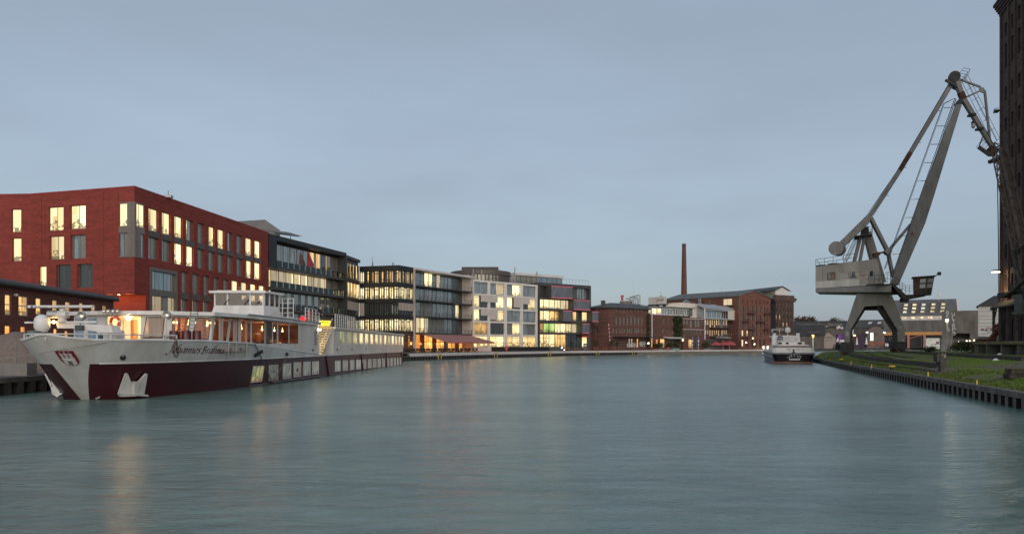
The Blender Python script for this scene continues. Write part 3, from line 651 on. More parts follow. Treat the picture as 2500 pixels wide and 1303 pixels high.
# ------------------------------------------------------------------ white concrete grid building with round penthouse
wA, wB = X(1155,209), X(1313.5,228); WT = EYE+162*209/F
gr = thing('office_building', 'white concrete grid office with square windows, roller blinds and a round penthouse', 'office building', (wA[0], wA[1], 1.35))
fw_ = Fr(wA, wB); L = fw_.L; zt = [fw_.z(y, fw_.u(1157)) for y in (686.9,719.8,753.7,786.6,819.6,848)]
cols = [(1157,1191.5),(1197,1231.9),(1238,1271),(1277,1308.5)]; hs_ = []
code = ['uu ud ul uu','lb bl lb bl','lb bl uu uu','aa kk cl uu','gg gg gg gg']
for i in range(5):
    for (a,b) in cols: hs_.append((fw_.u(a), fw_.u(b), zt[i+1]+.5 if i < 4 else zt[5]+.1, zt[i]))
m = MB(); holed(m, fw_, 0, L, 1.3, WT, hs_, .5); m.fbox(fw_, 0, L, -14, -.9, 1.3, WT-.02); m.fbox(fw_, L-.35, L, -.9, 0, 1.3, WT-.02)
m.fbox(fw_, 0, L, -.9, -.02, WT-.3, WT-.004); m.build('wall', M('white_concrete', (.68,.64,.60), .8, .08, .6, wall=True, stretch=(1,.4,1)), gr, recalc=False)
for i in range(5):
    for j,(a,b) in enumerate(cols):
        u0,u1 = fw_.u(a), fw_.u(b); z0 = zt[i+1]+.5 if i < 4 else zt[5]+.1; z1_ = zt[i]; cc = code[i].split()[j]
        mp_ = {'u':GU,'d':LD,'l':LP,'b':GD,'a':LA,'k':GD,'c':GC,'g':LG}
        window(gr, fw_, u0, u1, z0, z1_, -.36, [mp_[cc[0]], mp_[cc[1]]], BRONZE, .1, (.44,), (.86,))
        for q in (0,1):
            if cc[q] == 'b':
                m = MB(); ua = u0-.3 if q == 0 else u0+(u1-u0)*.47; ub = u0+(u1-u0)*.5 if q == 0 else u1+.35; h = 1.85 if (i+j) % 3 else 2.9
                m.fbox(fw_, ua, ub, .05, .1, z1_+.15-h, z1_+.2); m.build('roller_blind', BEIGE if False else M('blind_pale_%d%d' % (i,j), (.52,.47,.44), .8, .06, 1), gr)
m = MB(); c = P(1173.5,690,231); rr = 73.5*231/F; m.lathe((c.x,c.y,WT-.5), (0,0,1), [(rr*.96,0),(rr*.96,3.1),(rr,3.1),(rr,4.35),(rr-.3,4.45),(0.1,4.5)], 48)
m.build('penthouse', M('penthouse_metal', (.095,.075,.065), .5, .15, 1), gr)
for k in range(22):
    t_ = R(-118+k*7.2); p0 = V(c.x+math.sin(t_)*rr*.965, c.y-math.cos(t_)*rr*.965, 0); t2 = t_+R(5.6); p1 = V(c.x+math.sin(t2)*rr*.965, c.y-math.cos(t2)*rr*.965, 0)
    f = Fr(p0[:2], p1[:2])
    if k > 9: window(gr, f, 0, f.L, WT+.3, WT+2.58, .1, [LD if k < 14 else GC], BRONZE, .08)
m = MB(); a, b = P(1127,657,228), P(1217,659,232); m.box((a.x,a.y,WT+3.9), (b.x,b.y+6,WT+5.3)); m.build('roof_plant', ANTH, gr)
m = MB(); f = Fr(X(1155,211), X(1318,231))
for k in range(25): u = f.L*k/24; m.fbox(f, u-.03, u+.03, -.03, .03, WT, WT+1.1)
m.fbox(f, 0, f.L, -.03, .03, WT+1.1, WT+1.16); m.fbox(f, 0, f.L, -.02, .02, WT+.55, WT+.6); m.build('roof_railing', DARKST, gr)
for px, y1, r_ in ((1155,656,.14),(1176,659,.18),(1257,652,.15)):
    m = MB(); q = P(px,y1,222); m.tube((q.x,q.y,WT-.2), q, r_, 8); m.build('flue_pipe', STEEL, gr)
# ------------------------------------------------------------------ dark block with projecting glass boxes
mA, mB_ = X(1315,232), X(1443,245); MT = EYE+155*232/F
mo = thing('office_building', 'dark grey block with projecting glass boxes edged in pink light', 'office building', (mA[0], mA[1], 1.35))
fm = Fr(mA, mB_); L = fm.L
MOW = M('dark_render', (.062,.06,.064), .7, .12, .5)
zr = [(fm.z(t_,0),fm.z(b,0)) for t_,b in ((697,725),(729,752),(757,781),(788,811),(815,849))]; uL, uR = fm.u(1318.5), fm.u(1439)
m = MB(); holed(m, fm, 0, L, 1.3, MT, [(uL,uR,b,t_) for t_,b in zr], 1.2); m.fbox(fm, 0, L, -14, -1.25, 1.3, MT-.05); m.build('wall', MOW, mo, recalc=False)
rowc = ['kkkkkkkuu','llLLdddkk','llaakkakl','aGGLLLdGk','gggaakkkl']
for i in range(5):
    t_, b = zr[i]; nb = 9
    for k in range(nb):
        a = uL+(uR-uL)*k/nb; bb = uL+(uR-uL)*(k+1)/nb; ch = rowc[i][k]
        mm = {'k':[GD],'u':[GU],'l':[LP],'L':[LP],'d':[LD],'a':[LA],'G':[LGR],'g':[LG]}[ch]
        window(mo, fm, a+.02, bb-.02, b+.004, t_-.004, -1.12, mm, ANTH, .09, (.5,) if k % 2 else (), (.7,) if i == 4 else ())
NEON = glow('pink_neon', (1,.10,.17), .55); BOXG = glass('box_glass', (.20,.20,.22), (.05,.05,.06), .1, .5)
for i, xa, xb, out in ((0,1337,1391,1.6),(1,1392,1433,1.6),(2,1368,1392,1.2),(2,1436,1453,1.8),(3,1414,1433.5,1.4)):
    u0, u1 = fm.u(xa), fm.u(xb); t_, b = zr[i]; t_ += .25; b -= .3; bx = MB()
    n0 = -1.0 if u1 < L else .0
    bx.fbox(fm, u0, u1, n0, out, t_-.22, t_); bx.fbox(fm, u0, u1, n0, out, b, b+.22); bx.fbox(fm, u0, u0+.15, n0, out, b+.22, t_-.22); bx.fbox(fm, u1-.15, u1, n0, out, b+.22, t_-.22)
    o = bx.build('glass_box', ANTHL, mo)
    gm = MB(); gm.fbox(fm, u0+.15, u1-.15, out-.25, out-.15, b+.22, t_-.22); gm.build('pane', BOXG, o)
    nm = MB(); nm.fbox(fm, u0+.2, u1-.2, out-.1, out-.02, t_-.28, t_-.225); nm.build('light_strip', NEON, o)
    if i != 2 or xa > 1400: nm = MB(); nm.fbox(fm, u0+.2, u1-.2, out-.1, out-.02, b+.225, b+.29); nm.build('light_strip', NEON, o)
sg = MB(); u0, u1 = fm.u(1420), fm.u(1438.5); sg.fbox(fm, u0, u1, .02, .15, fm.z(823,u0), fm.z(817,u0)); sg.build('shop_sign', M('sign_red', (.42,.045,.03), .5, .2, 1), mo)
f2 = Fr(X(1258,238), X(1373,250)); pt = EYE+176*238/F; m = MB(); m.fbox(f2, 0, f2.L, -9, -.25, MT-.6, pt-.4); m.fbox(f2, -.3, f2.L+.3, -9.2, .3, pt-.4, pt+.35); m.build('roof_pavilion', BAND, mo)
for k in range(9):
    a = f2.L*k/9; window(mo, f2, a+.02, a+f2.L/9-.02, MT-.3, pt-.41, -.1, [GB if k > 3 else GC], BRONZE, .08)
m = MB(); f = Fr(X(1374,234.5), X(1437,241)); 
for k in range(9): u = f.L*k/8; m.fbox(f, u-.03, u+.03, -.03, .03, MT, MT+1.2)
m.fbox(f, 0, f.L, -.03, .03, MT+1.2, MT+1.26); m.build('roof_railing', STEEL, mo)
m = MB(); q = P(1311,668,242); m.tube((q.x,q.y,pt), q+V(0,0,.6), .2, 8); m.build('roof_vent', STEEL, mo)
# ------------------------------------------------------------------ the old harbour buildings further along
def facade(parent, fr, u0, u1, z0, z1, specs, wall, fm, dep=.3, mull=(.5,), trans=(.5,), fw=.09, extra=None, arch=False):
    """wall with the openings listed by picture columns and rows (xl, yt, xr, yb, pane materials)"""
    ws = []
    for sp in specs:
        a, t_, b, bt, mm = sp[:5]; ua, ub = fr.u(a), fr.u(b); c = (ua+ub)/2; ws.append((ua, ub, max(z0+.02, fr.z(bt,c)), fr.z(t_,c), mm))
    m = MB(); holed(m, fr, u0, u1, z0, z1, [w_[:4] for w_ in ws], dep)
    if extra: extra(m)
    m.build('wall', wall, parent, recalc=False)
    for ua, ub, a, b, mm in ws: window(parent, fr, ua, ub, a, b, -dep+.08, mm, fm, fw, mull if ub-ua > 1.0 else (), trans if b-a > 1.6 else ())
SASH = M('old_sash', (.30,.28,.25), .6, .1, 2); GO = glass('old_glass', (.27,.28,.26), (.05,.05,.05), .15, .5); GOD = glass('old_dark_glass', (.09,.09,.085), (.02,.02,.02), .15, .4)
LS = lit('lit_sash', (.85,.62,.34), (.6,.40,.2), .42, .6, .8, floor=.05)
# brown brick warehouse
wC, wR, wL = X(1487,250), X(1584,262.5), X(1440,253); ET = EYE+95*250/F
wh = thing('brick_warehouse', 'brown brick warehouse with rows of narrow pale windows and a graffiti ground floor', 'warehouse', (wC[0], wC[1], 1.35))
f1, f0 = Fr(wC, wR), Fr(wL, wC); xs = [1504.9,1514.1,1523.6,1532.3,1541.3,1550.3,1559,1567.5]
sp = [(x-1.5,754.5,x+1.5,761.5,[GO]) for x in xs]+[(x-2.1,773.5,x+2.1,793,[GO]) for x in xs]+[(x-1.8,801.5,x+1.8,812.5,[GO]) for x in (1497.3,1505.6,1513.7,1518.7,1524.3,1532.3,1536.9,1542,1550.7,1554.9,1559.2,1567.5,1575.8)]
sp += [(x-2,826,x+2,848,[LO if x == 1557 else LD if x in (1537,1543) else GOD]) for x in (1503,1510,1517,1530,1537,1543,1557,1571,1578)]
facade(wh, f1, 0, f1.L, 1.3, ET, sp, OB, SASH, .25, (.5,), (.33,.66), .1)
bk0, bk1 = Vector(wL)+Vector((4,20)), Vector(wR)+Vector((-1,22))
facade(wh, f0, 0, f0.L, 1.3, ET, [(1454.5,754,1460,762,[GO]),(1454,775,1460.5,793,[GO]),(1454,801,1460.5,812.5,[GOD]),(1444,801,1447,812,[GOD])], OB, SASH, .25, (.5,), (.33,.66), .1, lambda m: m.poly([(*wR,1.3),(*bk1,1.3),(*bk1,ET),(*wR,ET)]))
m = MB(); r0, r1 = V(33,262,17.3), V(44,270,17.3); ov = [Vector((*wL,ET))+V(-.8,-.8,0), Vector((*wC,ET))+V(-.1,-.9,0), Vector((*wR,ET))+V(.8,-.5,0), Vector((*bk1,ET)), Vector((*bk0,ET))]
for a,b,c in ((0,1,[r0]),(1,2,[r1,r0]),(2,3,[r1]),(3,4,[r0,r1]),(4,0,[r0])): m.poly([ov[a],ov[b]]+c)
for k in range(5): m.poly([ov[k],ov[(k+1)%5],ov[(k+1)%5]+V(0,0,-.3),ov[k]+V(0,0,-.3)])
q = P(1468,741,258); m.build('roof', M('slate_roof', (.062,.068,.066), .6, .2, 1), wh, recalc=False); m = MB(); m.box((q.x,q.y,16), (q.x+1.4,q.y+1.2,P(0,733,258).z)); m.build('chimney', ANTH, wh)
m = MB(); u0 = f1.u(1496); m.fbox(f1, u0, f1.L, .02, 2.6, f1.z(822.5,u0), f1.z(821,u0)); m.bar(f1.p(u0,2.5,f1.z(822,u0)), f1.p(u0-1.3,.1,f1.z(834,u0)), .12, .12); m.build('canopy', DARKST, wh)
SPRAY = M('spray_paint', (.50,.52,.52), .8, .1, 2)
def scrawl(mb, fr, u0, u1, z0, z1, n, seed, k=14, r=.07):
    rd = random.Random(seed)
    for i in range(k):
        c = u0+(u1-u0)*(i+.5)/k; h = (z1-z0)*rd.uniform(.6,1); w_ = (u1-u0)/k; zb_ = z0+(z1-z0-h)*rd.random(); pts = []
        sh = rd.choice([[(0,0),(0,1),(1,.6),(0,.4)],[(0,1),(.5,0),(1,1)],[(0,0),(.5,1),(1,0),(.2,.4),(.8,.4)],[(1,1),(0,.8),(1,.3),(0,0)],[(0,1),(0,0),(1,0),(1,1)],[(0,0),(0,1),(1,0),(1,1)],[(1,.9),(.2,1),(0,.2),(.9,0),(1,.5),(.5,.5)]])
        for (a,b),(c2,d2) in zip(sh, sh[1:]):
            p0 = fr.p(c+(a-.5)*w_*.9, n, zb_+b*h); p1 = fr.p(c+(c2-.5)*w_*.9, n, zb_+d2*h); mb.bar(p0, p1, .03, r*2, up=(fr.nn.x,fr.nn.y,0)) if False else mb.tube(p0, p1, r, 4)
m = MB(); scrawl(m, f1, f1.u(1530), f1.u(1554), f1.z(848,9), f1.z(836,9), .03, 3, 9, .09); scrawl(m, f1, f1.u(1561), f1.u(1576), f1.z(846,16), f1.z(833,16), .03, 5, 6, .09); m.build('graffiti_lettering', SPRAY, wh)
t = thing('striped_pole', 'leaning red and white striped pole at the corner of the brown warehouse', 'pole', f0.p(f0.L,.3,1.35)); a, b = P(1488.8,832,248), P(1485.5,786,248)
for k in range(10): m = MB(); m.tube(a.lerp(b,k/10), a.lerp(b,(k+1)/10), .13, 8); m.build('stripe', REDP if k % 2 else WHITE, t)
m = MB(); m.tube(P(1489.5,846,248), a, .09, 8); m.build('base', DARKST, t)
# rooftop tank and pipework behind the warehouse
t = thing('storage_tank', 'tan cylindrical tank ringed by pipes above the warehouse roof', 'tank', P(1530,748,300)); c = P(1530,747,300); rr = 17*300/F
m = MB(); m.lathe((c.x,c.y,1.3), (0,0,1), [(rr,0),(rr,P(0,736,300).z-1.3),(rr*.96,P(0,735,300).z-1.3)], 24); m.build('shell', M('tank_tan', (.30,.24,.20), .7, .15, .6), t)
m = MB()
for a,b in (((1537,739),(1537,731)),((1537,731),(1546,731)),((1537,726),(1561,720)),((1546,745),(1546,721)),((1551,744),(1551,727)),((1556,744),(1556,728)),((1546,727),(1558,727)),((1562,744),(1562,720)),((1528,729),(1543,729)),((1558,744),(1558,729))): m.path([P(*a,296),P((a[0]+b[0])/2,(a[1]+b[1])/2,296),P(*b,296)], .22, 6)
m.path([P(1543,745,295),P(1546,734,295),P(1544,731,295),P(1536,730.5,295)], .3, 6); m.build('pipework', STEEL, t)
m = MB(); a = P(1516.5,733,297); z = P(0,722,297).z; m.box((a.x,a.y,a.z), (a.x+.9,a.y+.9,z)); m.box((a.x-.15,a.y-.15,z), (a.x+1.2,a.y+1.05,z+.25)); m.build('vent_stack', REDP, t)
m = MB(); a, b = P(1510,745.5,290), P(1575,751,290); m.prism([P(1510,749,290),P(1575,753,290),P(1574,743.5,290),P(1535,744,290)], [P(1510,749,300),P(1575,753,300),P(1574,743.5,300),P(1535,744,300)]); m.build('parapet', PALE, t)
def mast(px, y0, y1, D, label, r=.14, mat=None):
    t = thing('radio_mast', label, 'mast', P(px,y0,D)); a, b = P(px,y0,D), P(px,y1,D); m = MB(); m.tube((a.x,a.y,a.z-2), a.lerp(b,.35), r, 6); m.build('pole', mat or WHITE, t)
    m = MB(); m.tube(a.lerp(b,.35), b, r*.5, 6, r*.25); m.build('aerial', mat or WHITE, t)
    m = MB(); c = a.lerp(b,.35); m.bar(c+V(-.8,0,0), c+V(.8,0,0), .08, .08); m.build('crossbar', mat or WHITE, t)
mast(1547,744,686,297,'thin white radio mast among the rooftop pipes'); mast(1613.5,728,712,284,'short dark aerial behind the rusty white container', .12, DARKST)
mast(1762,716,668,335,'white radio mast on the long mill roof'); mast(1907.5,700,655,352,'tall thin white mast on the white attic of the brick tower')
# white container with lettering on a roof stand
t = thing('roof_container', 'rusty white container with an orange splash and black lettering standing on a roof', 'container', P(1600,748,272)); fc = Fr(X(1582.5,276), X(1619,272))
RUSTW = M('rusty_white', (.50,.47,.44), .7, .1, 1.2, col2=(.20,.10,.06), lo=.28, hi=.42, wall=True, stretch=(1,.5,1))
z0, z1_ = fc.z(742.5,2.5), fc.z(725,2.5); m = MB(); m.fbox(fc, 0, fc.L*.47, -2.4, -.08, z0, z1_); m.fbox(fc, fc.L*.48, fc.L, -2.4, 0, z0, z1_+.05); m.build('body', RUSTW, t)
m = MB()
for k in (.05,.5,.95): m.fbox(fc, fc.L*k-.12, fc.L*k+.12, -2.2, -.3, z0-1.2, z0)
m.fbox(fc, -.2, fc.L+.8, -2.3, -.1, z0-.35, z0-.02); m.build('stand', DARKST, t)
m = MB(); u = fc.L*.54; text_mesh(m, 'NeBlyd', lambda x, y: fc.p(u+.85+x*.62, .02, z0+1.05+y), 1.15); m.build('lettering', BLACK, t)
m = MB()
for k in range(5): m.bar(fc.p(u+.1+.12*k,.03,z0+.5+.3*k), fc.p(u+.55+.1*k,.03,z0+.75+.35*k), .03, .35, up=(fc.nn.x,fc.nn.y,0))
m.build('splash', M('orange_print', (.75,.16,.04), .6), t)
# brick building with a white glazed top floor and barrel roof
sA, sB = X(1583,266), X(1690,282.5); f3 = Fr(sA, sB); st = thing('harbour_building', 'brick harbour building with a white glazed top floor and a cream barrel roof', 'building', (sA[0], sA[1], 1.35))
zb1 = f3.z(768.5, f3.L*.3)
sp = [(x-1.2,777.5,x+1.2,788,[GOD if k % 3 else GO]) for k,x in enumerate((1594,1607,1617,1621,1629,1632.5,1641.5))]+[(x-1.6,801.5,x+1.6,813,[GOD if k % 2 else GO]) for k,x in enumerate((1594,1606,1619,1632,1642))]
sp += [(1590,827,1594,848,[LO]),(1602,828,1607,840,[LO]),(1612,827,1623,848,[LA]),(1626,830,1637,848,[GOD]),(1640,830,1649,848,[GOD])]
facade(st, f3, 0, f3.u(1664), 1.3, zb1, sp, OB, SASH, .25, (.5,), (.5,), .08, lambda m: (m.fbox(f3, 0, f3.L, -14, -.9, 1.3, zb1-.02)))
f4 = Fr(f3.p(f3.u(1664),.35,0)[:2], f3.p(f3.u(1718),.35,0)[:2]); zb2 = f4.z(774.5, 2); zc2 = zb2+.02
sp = [(1668.5,781.5,1673,791,[GO]),(1676,781.5,1680,791,[GO]),(1684,781,1690,799,[GO]),(1696,780,1701,797,[GO]),(1702.5,780,1708,797,[GO]),(1710,781,1714.5,791,[GOD])]+[(x-2,806,x+2,817,[GOD]) for x in (1671,1679,1687,1694,1702,1710)]+[(1681,828,1690,849,[LA]),(1700,830,1704,849,[GOD]),(1693,830,1697,849,[GOD])]
facade(st, f4, 0, f4.L, 1.3, zb2, sp, OB, SASH, .2, (.5,), (.5,), .08)
m = MB(); 
for y in (777,803.5): u = f4.u(1665); m.fbox(f4, 0, f4.L-.6, .0, .16, f4.z(y+.6,u), f4.z(y-.6,u))
m.build('string_course', BAND, st)
zt3 = f3.z(750.5, f3.L*.35); m = MB(); m.fbox(f3, -.5, f3.u(1690)+.4, -8, .7, zt3, zt3+.35); m.fbox(f3, f3.L*.92, f3.u(1690), -8, .1, zb1, zt3); m.build('roof', ZINC, st)
for k, (a, b) in enumerate(((1584,1590.5),(1592,1616),(1617,1630),(1631,1643.5),(1644.5,1657.5),(1659,1670),(1671.5,1683))):
    window(st, f3, f3.u(a), f3.u(b), zb1+.02, zt3-.02, -.3, [LP,LW] if k < 2 else [GC] if k in (4,5) else [GU], WHITE, .28, (.5,), ())
m = MB(); m.fbox(f3, 0, f3.L, -.15, -.05, zt3-.5, zt3-.01); m.build('fascia', WHITE, st)
b0, b1 = P(1624,775,284), P(1717.5,775,291); prof = [(1624,752),(1624,742),(1640,739.5),(1660,738.3),(1680,738.8),(1698,741.5),(1712,746.5),(1719,752),(1719,776),(1624,776)]
base = [P(x,y,284+(x-1624)*7/94) for x,y in prof]; m = MB(); m.prism(base, [p+V(24,30,0) for p in base]); m.build('barrel_end', M('cream_render', (.60,.55,.48), .8, .06, .8), st)
m = MB(); top = [p+V(0,0,.08) for p in base[1:8]]
for a, b in zip(top, top[1:]): m.poly([a+V(-.3,-.4,0), b+V(-.3,-.4,0), b+V(24,30,0), a+V(24,30,0)])
for dx in (1,): m.poly([P(1700,744,287),P(1719.5,752.5,287),P(1778,757.5,301),P(1768,751,305),P(1745,743,306)])
m.build('barrel_roof', M('lead_roof', (.30,.31,.32), .45, .1, .5), st, recalc=False)
f5 = Fr(X(1719.5,287.5), X(1777,300.5)); zz = [f5.z(y,f5.L*.2) for y in (756.5,776,802,822)]
sp = [(1721,780.5,1725,793,[LS]),(1726.5,780.5,1730,793,[LS]),(1733,780.5,1736,799,[LS]),(1738,780.5,1741,793.5,[LS]),(1743.5,780.5,1746.5,799,[LS]),(1748.5,780.5,1751.5,793.5,[LS]),(1754,780.5,1757,794,[LS]),(1758,780,1765,799,[GO]),(1766,781,1769,794,[LS]),(1772,781,1775,794,[LS])]
sp += [(a,805.5,a+2.6,y2,[LS]) for a,y2 in ((1722,816),(1727,816),(1732.5,820),(1738,820),(1743.5,816),(1748.5,816),(1753.5,820),(1762,820),(1767,816),(1772,816))]+[(1728,828,1770,849,[GOD])]
facade(st, f5, 0, f5.L, 1.3, zz[1], sp, OB, SASH, .2, (), (.5,), .06, lambda m: m.poly([f5.p(f5.L,0,1.3),f5.p(f5.L,-14,1.3),f5.p(f5.L,-14,zz[0]),f5.p(f5.L,0,zz[0])]))
m = MB(); m.fbox(f5, 0, f5.L, -14, -1.2, zz[1]-.3, zz[0]-.05); m.fbox(f5, -.4, f5.L+.4, -1.2, .5, zz[0]-.05, zz[0]+.25); m.fbox(f5, -.2, f5.L+.4, -.9, .9, zz[1]-.45, zz[1]); m.build('roof_terrace', M('pale_lead', (.33,.35,.36), .5, .1, 1), st)
for k in range(5): window(st, f5, .15+f5.L*k/5, f5.L*(k+1)/5, zz[1]+.02, zz[0]-.08, -1.0, [GB] if k < 4 else [GOD], WHITE, .2, (.5,))
for y in (799.5,821):
    m = MB(); u0, u1 = f5.u(1731), f5.L+.2; z = f5.z(y,u0); m.fbox(f5, u0, u1, .02, 1.5, z-.2, z); o = m.build('balcony', DARKST, st); m = MB()
    for k in range(9): u = u0+(u1-u0-.1)*k/8; m.fbox(f5, u, u+.06, 1.4, 1.46, z+.003, z+1.05)
    m.fbox(f5, u0, u1, 1.39, 1.47, z+1.05, z+1.12); m.build('railing', STEEL, o)
m = MB(); u0 = f5.u(1742); m.fbox(f5, u0, f5.u(1768), .1, 2.8, f5.z(824.3,u0), f5.z(823,u0)); m.build('awning', WHITE, st)
m = MB(); u0, u1 = f3.u(1619), f3.u(1658); m.prism([f3.p(u0,.1,f3.z(821.5,u0)),f3.p(u0,2.4,f3.z(824.5,u0)),f3.p(u0,2.4,f3.z(826,u0)),f3.p(u0,.1,f3.z(824,u0))],[f3.p(u1,.1,f3.z(821.5,u0)),f3.p(u1,2.4,f3.z(824.5,u0)),f3.p(u1,2.4,f3.z(826,u0)),f3.p(u1,.1,f3.z(824,u0))]); m.build('awning', WHITE, st)
for f, x in ((f3,1591.5),(f5,1720.5)):
    m = MB(); u = f.u(x,.3); m.tube(f.p(u,.3,f.z(828,u)), f.p(u,.3,f.z(749 if x < 1600 else 753,u)), .24, 8); m.build('downpipe', WHITE, st)
m = MB(); c = P(1680,741,296); pk = P(1680,730.5,300)
for k in range(4):
    t_ = R(45+90*k); t2 = R(135+90*k); m.poly([c+V(math.cos(t_)*2.9,math.sin(t_)*2.9+3,0), c+V(math.cos(t2)*2.9,math.sin(t2)*2.9+3,0), V(c.x,c.y+3,pk.z)])
m.build('skylight', GB, st, recalc=False)
# ivy on it
def leaves(mb, pts, r, rd, mi=0):
    for p in pts:
        a = Vector((rd.uniform(-1,1),rd.uniform(-1,1),rd.uniform(-1,1))).normalized(); b = a.orthogonal().normalized()*r*rd.uniform(.6,1.3); c = a.cross(b).normalized()*r*rd.uniform(.6,1.3); p = Vector(p)
        mb.poly([p-b,p-c*.6,p+b,p+c*.6], mi if not isinstance(mi, int) or mi >= 0 else rd.randrange(3))
LEAF = [M('leaf_dark', (.022,.040,.010), .8, .3, 2), M('leaf_mid', (.042,.065,.016), .8, .3, 2), M('leaf_light', (.075,.10,.025), .8, .3, 2)]
IVYC = [LEAF[0], LEAF[0], M('leaf_ivy', (.05,.075,.018), .8, .3, 2)]; AUT = [M('leaf_autumn', (.12,.06,.035), .9, .3, 1), M('leaf_brown', (.09,.055,.04), .9, .3, 1), M('leaf_russet', (.16,.085,.045), .9, .3, 1)]
rd = random.Random(4); m = MB()
for k in range(1700):
    y = rd.uniform(772,838); w_ = 11 if y < 820 else 7; x = 1655+rd.uniform(-w_,w_)*(.75+.25*math.sin(y*.3)); u = f3.u(x, .5); leaves(m, [f3.p(u, rd.uniform(.05,.75), f3.z(y,u))], .38, rd, -1)
m.build('ivy', IVYC, st, recalc=False)
m = MB()
for k in range(500):
    y = rd.uniform(765,848); x = 1583.5+rd.uniform(-2.4,2.4); leaves(m, [P(x,y,261+rd.uniform(-.5,.5))], .34, rd, -1)
solo(m, 'climbing_plant', [LEAF[1], AUT[1], M('leaf_olive', (.12,.10,.02), .8)], 'narrow yellow green creeper up the corner of the brown warehouse', 'creeper', P(1583.5,849,261), recalc=False)
# the big gabled mill
oC, oR, oL = X(1802,312), X(1881,325), X(1618,341); OE = EYE+123*312/F; OPK = EYE+136*318/F
mi_ = thing('mill_building', 'large red brick mill with a gable and tall strips of windows', 'mill', (oC[0], oC[1], 1.35)); f6, f7 = Fr(oC, oR), Fr(oL, oC)
MB1 = brick('mill_brick', (.20,.085,.063), (.145,.064,.05), (.14,.07,.05), .6, .2, streak=.4)
sp = []
for k, x in enumerate((1813.3,1824.9,1836.3,1846,1855.6,1865.2)):
    for j, (t_,b) in enumerate(((746,763.5),(767,783.5),(787,802.5),(806,820.5))): sp.append((x-2.4,t_+k*.4,x+2.4,b+k*.25,[LP if j == 3 and k < 2 else GU]))
    sp.append((x-1,730.5+k*.5,x+1,740+k*.5,[GOD]))
    sp.append((x-2.6,829,x+2.6,846,[LP if k == 0 else GOD]))
sp += [(1873.2,y,1875.2,y+9,[GOD]) for y in (734,752,772,790,808)]
facade(mi_, f6, 0, f6.L, 1.3, OE, sp, MB1, DARKST, .35, (.5,), (.4,.7), .1, lambda m: m.poly([f6.p(0,0,OE),f6.p(f6.L,0,OE),f6.p(f6.u(1841),0,OPK)]))
sp = [(1797.3,y,1803-1.5,y+11,[GOD]) for y in (749,769)]+[(1781,749,1786,758,[GOD]),(1781,769,1786,778,[GOD]),(1781.5,788,1786,798,[GOD]),(1782,808,1786,816,[GC]),(1728.5,734,1733.5,742,[GB]),(1715,736,1719,743,[GOD]),(1702,736,1708,743,[GOD]),(1765,729,1787,745,[LD])]
facade(mi_, f7, 0, f7.L, 1.3, OE, [s_ for s_ in sp if s_[2] < 1801], MB1, DARKST, .3, (.5,), (), .1)
m = MB(); u0, u1 = f7.u(1761), f7.u(1790); z = f7.z(746.5,u0); m.fbox(f7, u0, u1, .02, 1.6, z-.25, z); m.build('balcony', DARKST, mi_)
for xa,xb,y in ((1823,1840,765),(1845,1868,785.5),(1812,1826,784.5),(1824,1840,804),(1863,1882,765.5),(1862,1876,804.5),(1811,1829,822)):
    m = MB(); u0, u1 = f6.u(xa), f6.u(xb); z = f6.z(y,u0); m.fbox(f6, u0, u1, .02, 1.1, z-.15, z)
    for k in range(7): u = u0+(u1-u0-.06)*k/6; m.fbox(f6, u, u+.05, 1.03, 1.08, z+.003, z+1)
    m.fbox(f6, u0, u1, 1.02, 1.09, z+1, z+1.06); m.build('balcony', DARKST, mi_)
m = MB(); ug = f6.u(1841); back = [Vector((f7.A.x,f7.A.y,0))]
dd = Vector((oL[0]-oC[0], oL[1]-oC[1],0)); a0, a1, a2 = f6.p(-.3,.5,OE), f6.p(ug,.5,OPK+.15), f6.p(f6.L+.3,.5,OE)
for a, b in ((a0,a1),(a1,a2)): m.poly([a,b,b+dd,a+dd]); m.poly([a,b,b+V(0,0,-.5),a+V(0,0,-.5)])
m.poly([a0,a0+dd,a0+dd+V(0,0,-.5),a0+V(0,0,-.5)]); m.build('roof', M('mill_roof', (.115,.12,.118), .55, .15, .5), mi_, recalc=False)
m = MB(); u = f6.u(1802.5); m.tube(f6.p(.1,.35,1.3), f6.p(.1,.35,OE), .16, 8); m.build('downpipe', M('grey_pipe', (.16,.15,.14), .5), mi_)
for x in (1734,1762): m = MB(); a = P(x,716.5,338); m.box((a.x-1,a.y,a.z-.6), (a.x+1.4,a.y+1.6,a.z+.15)); m.build('skylight', WHITE, mi_)
for x in (1706.5,1710.3): m = MB(); u = f7.u(x,.5); m.tube(f7.p(u,.5,f7.z(746,u)), f7.p(u,.5,f7.z(729,u)), .28, 8); m.build('flue_pipe', STEEL, mi_)
for x in (1865,1875):   # tall lantern lights by the gate
    t = thing('lantern_column', 'white glowing lantern column %s the mill gable' % ('before' if x == 1865 else 'at the right edge of'), 'lantern', P(x-1,849,318)); m = MB(); a = P(x-1,853,318); m.tube((a.x,a.y,1.35), P(x-1,851,318), .2, 8); m.build('post', DARKST, t)
    m = MB(); m.tube(P(x-1,851,318), P(x-1,844.5,318), .32, 10); m.build('light_tube', glow('lantern_%d' % x, (1,.88,.68), 3), t)
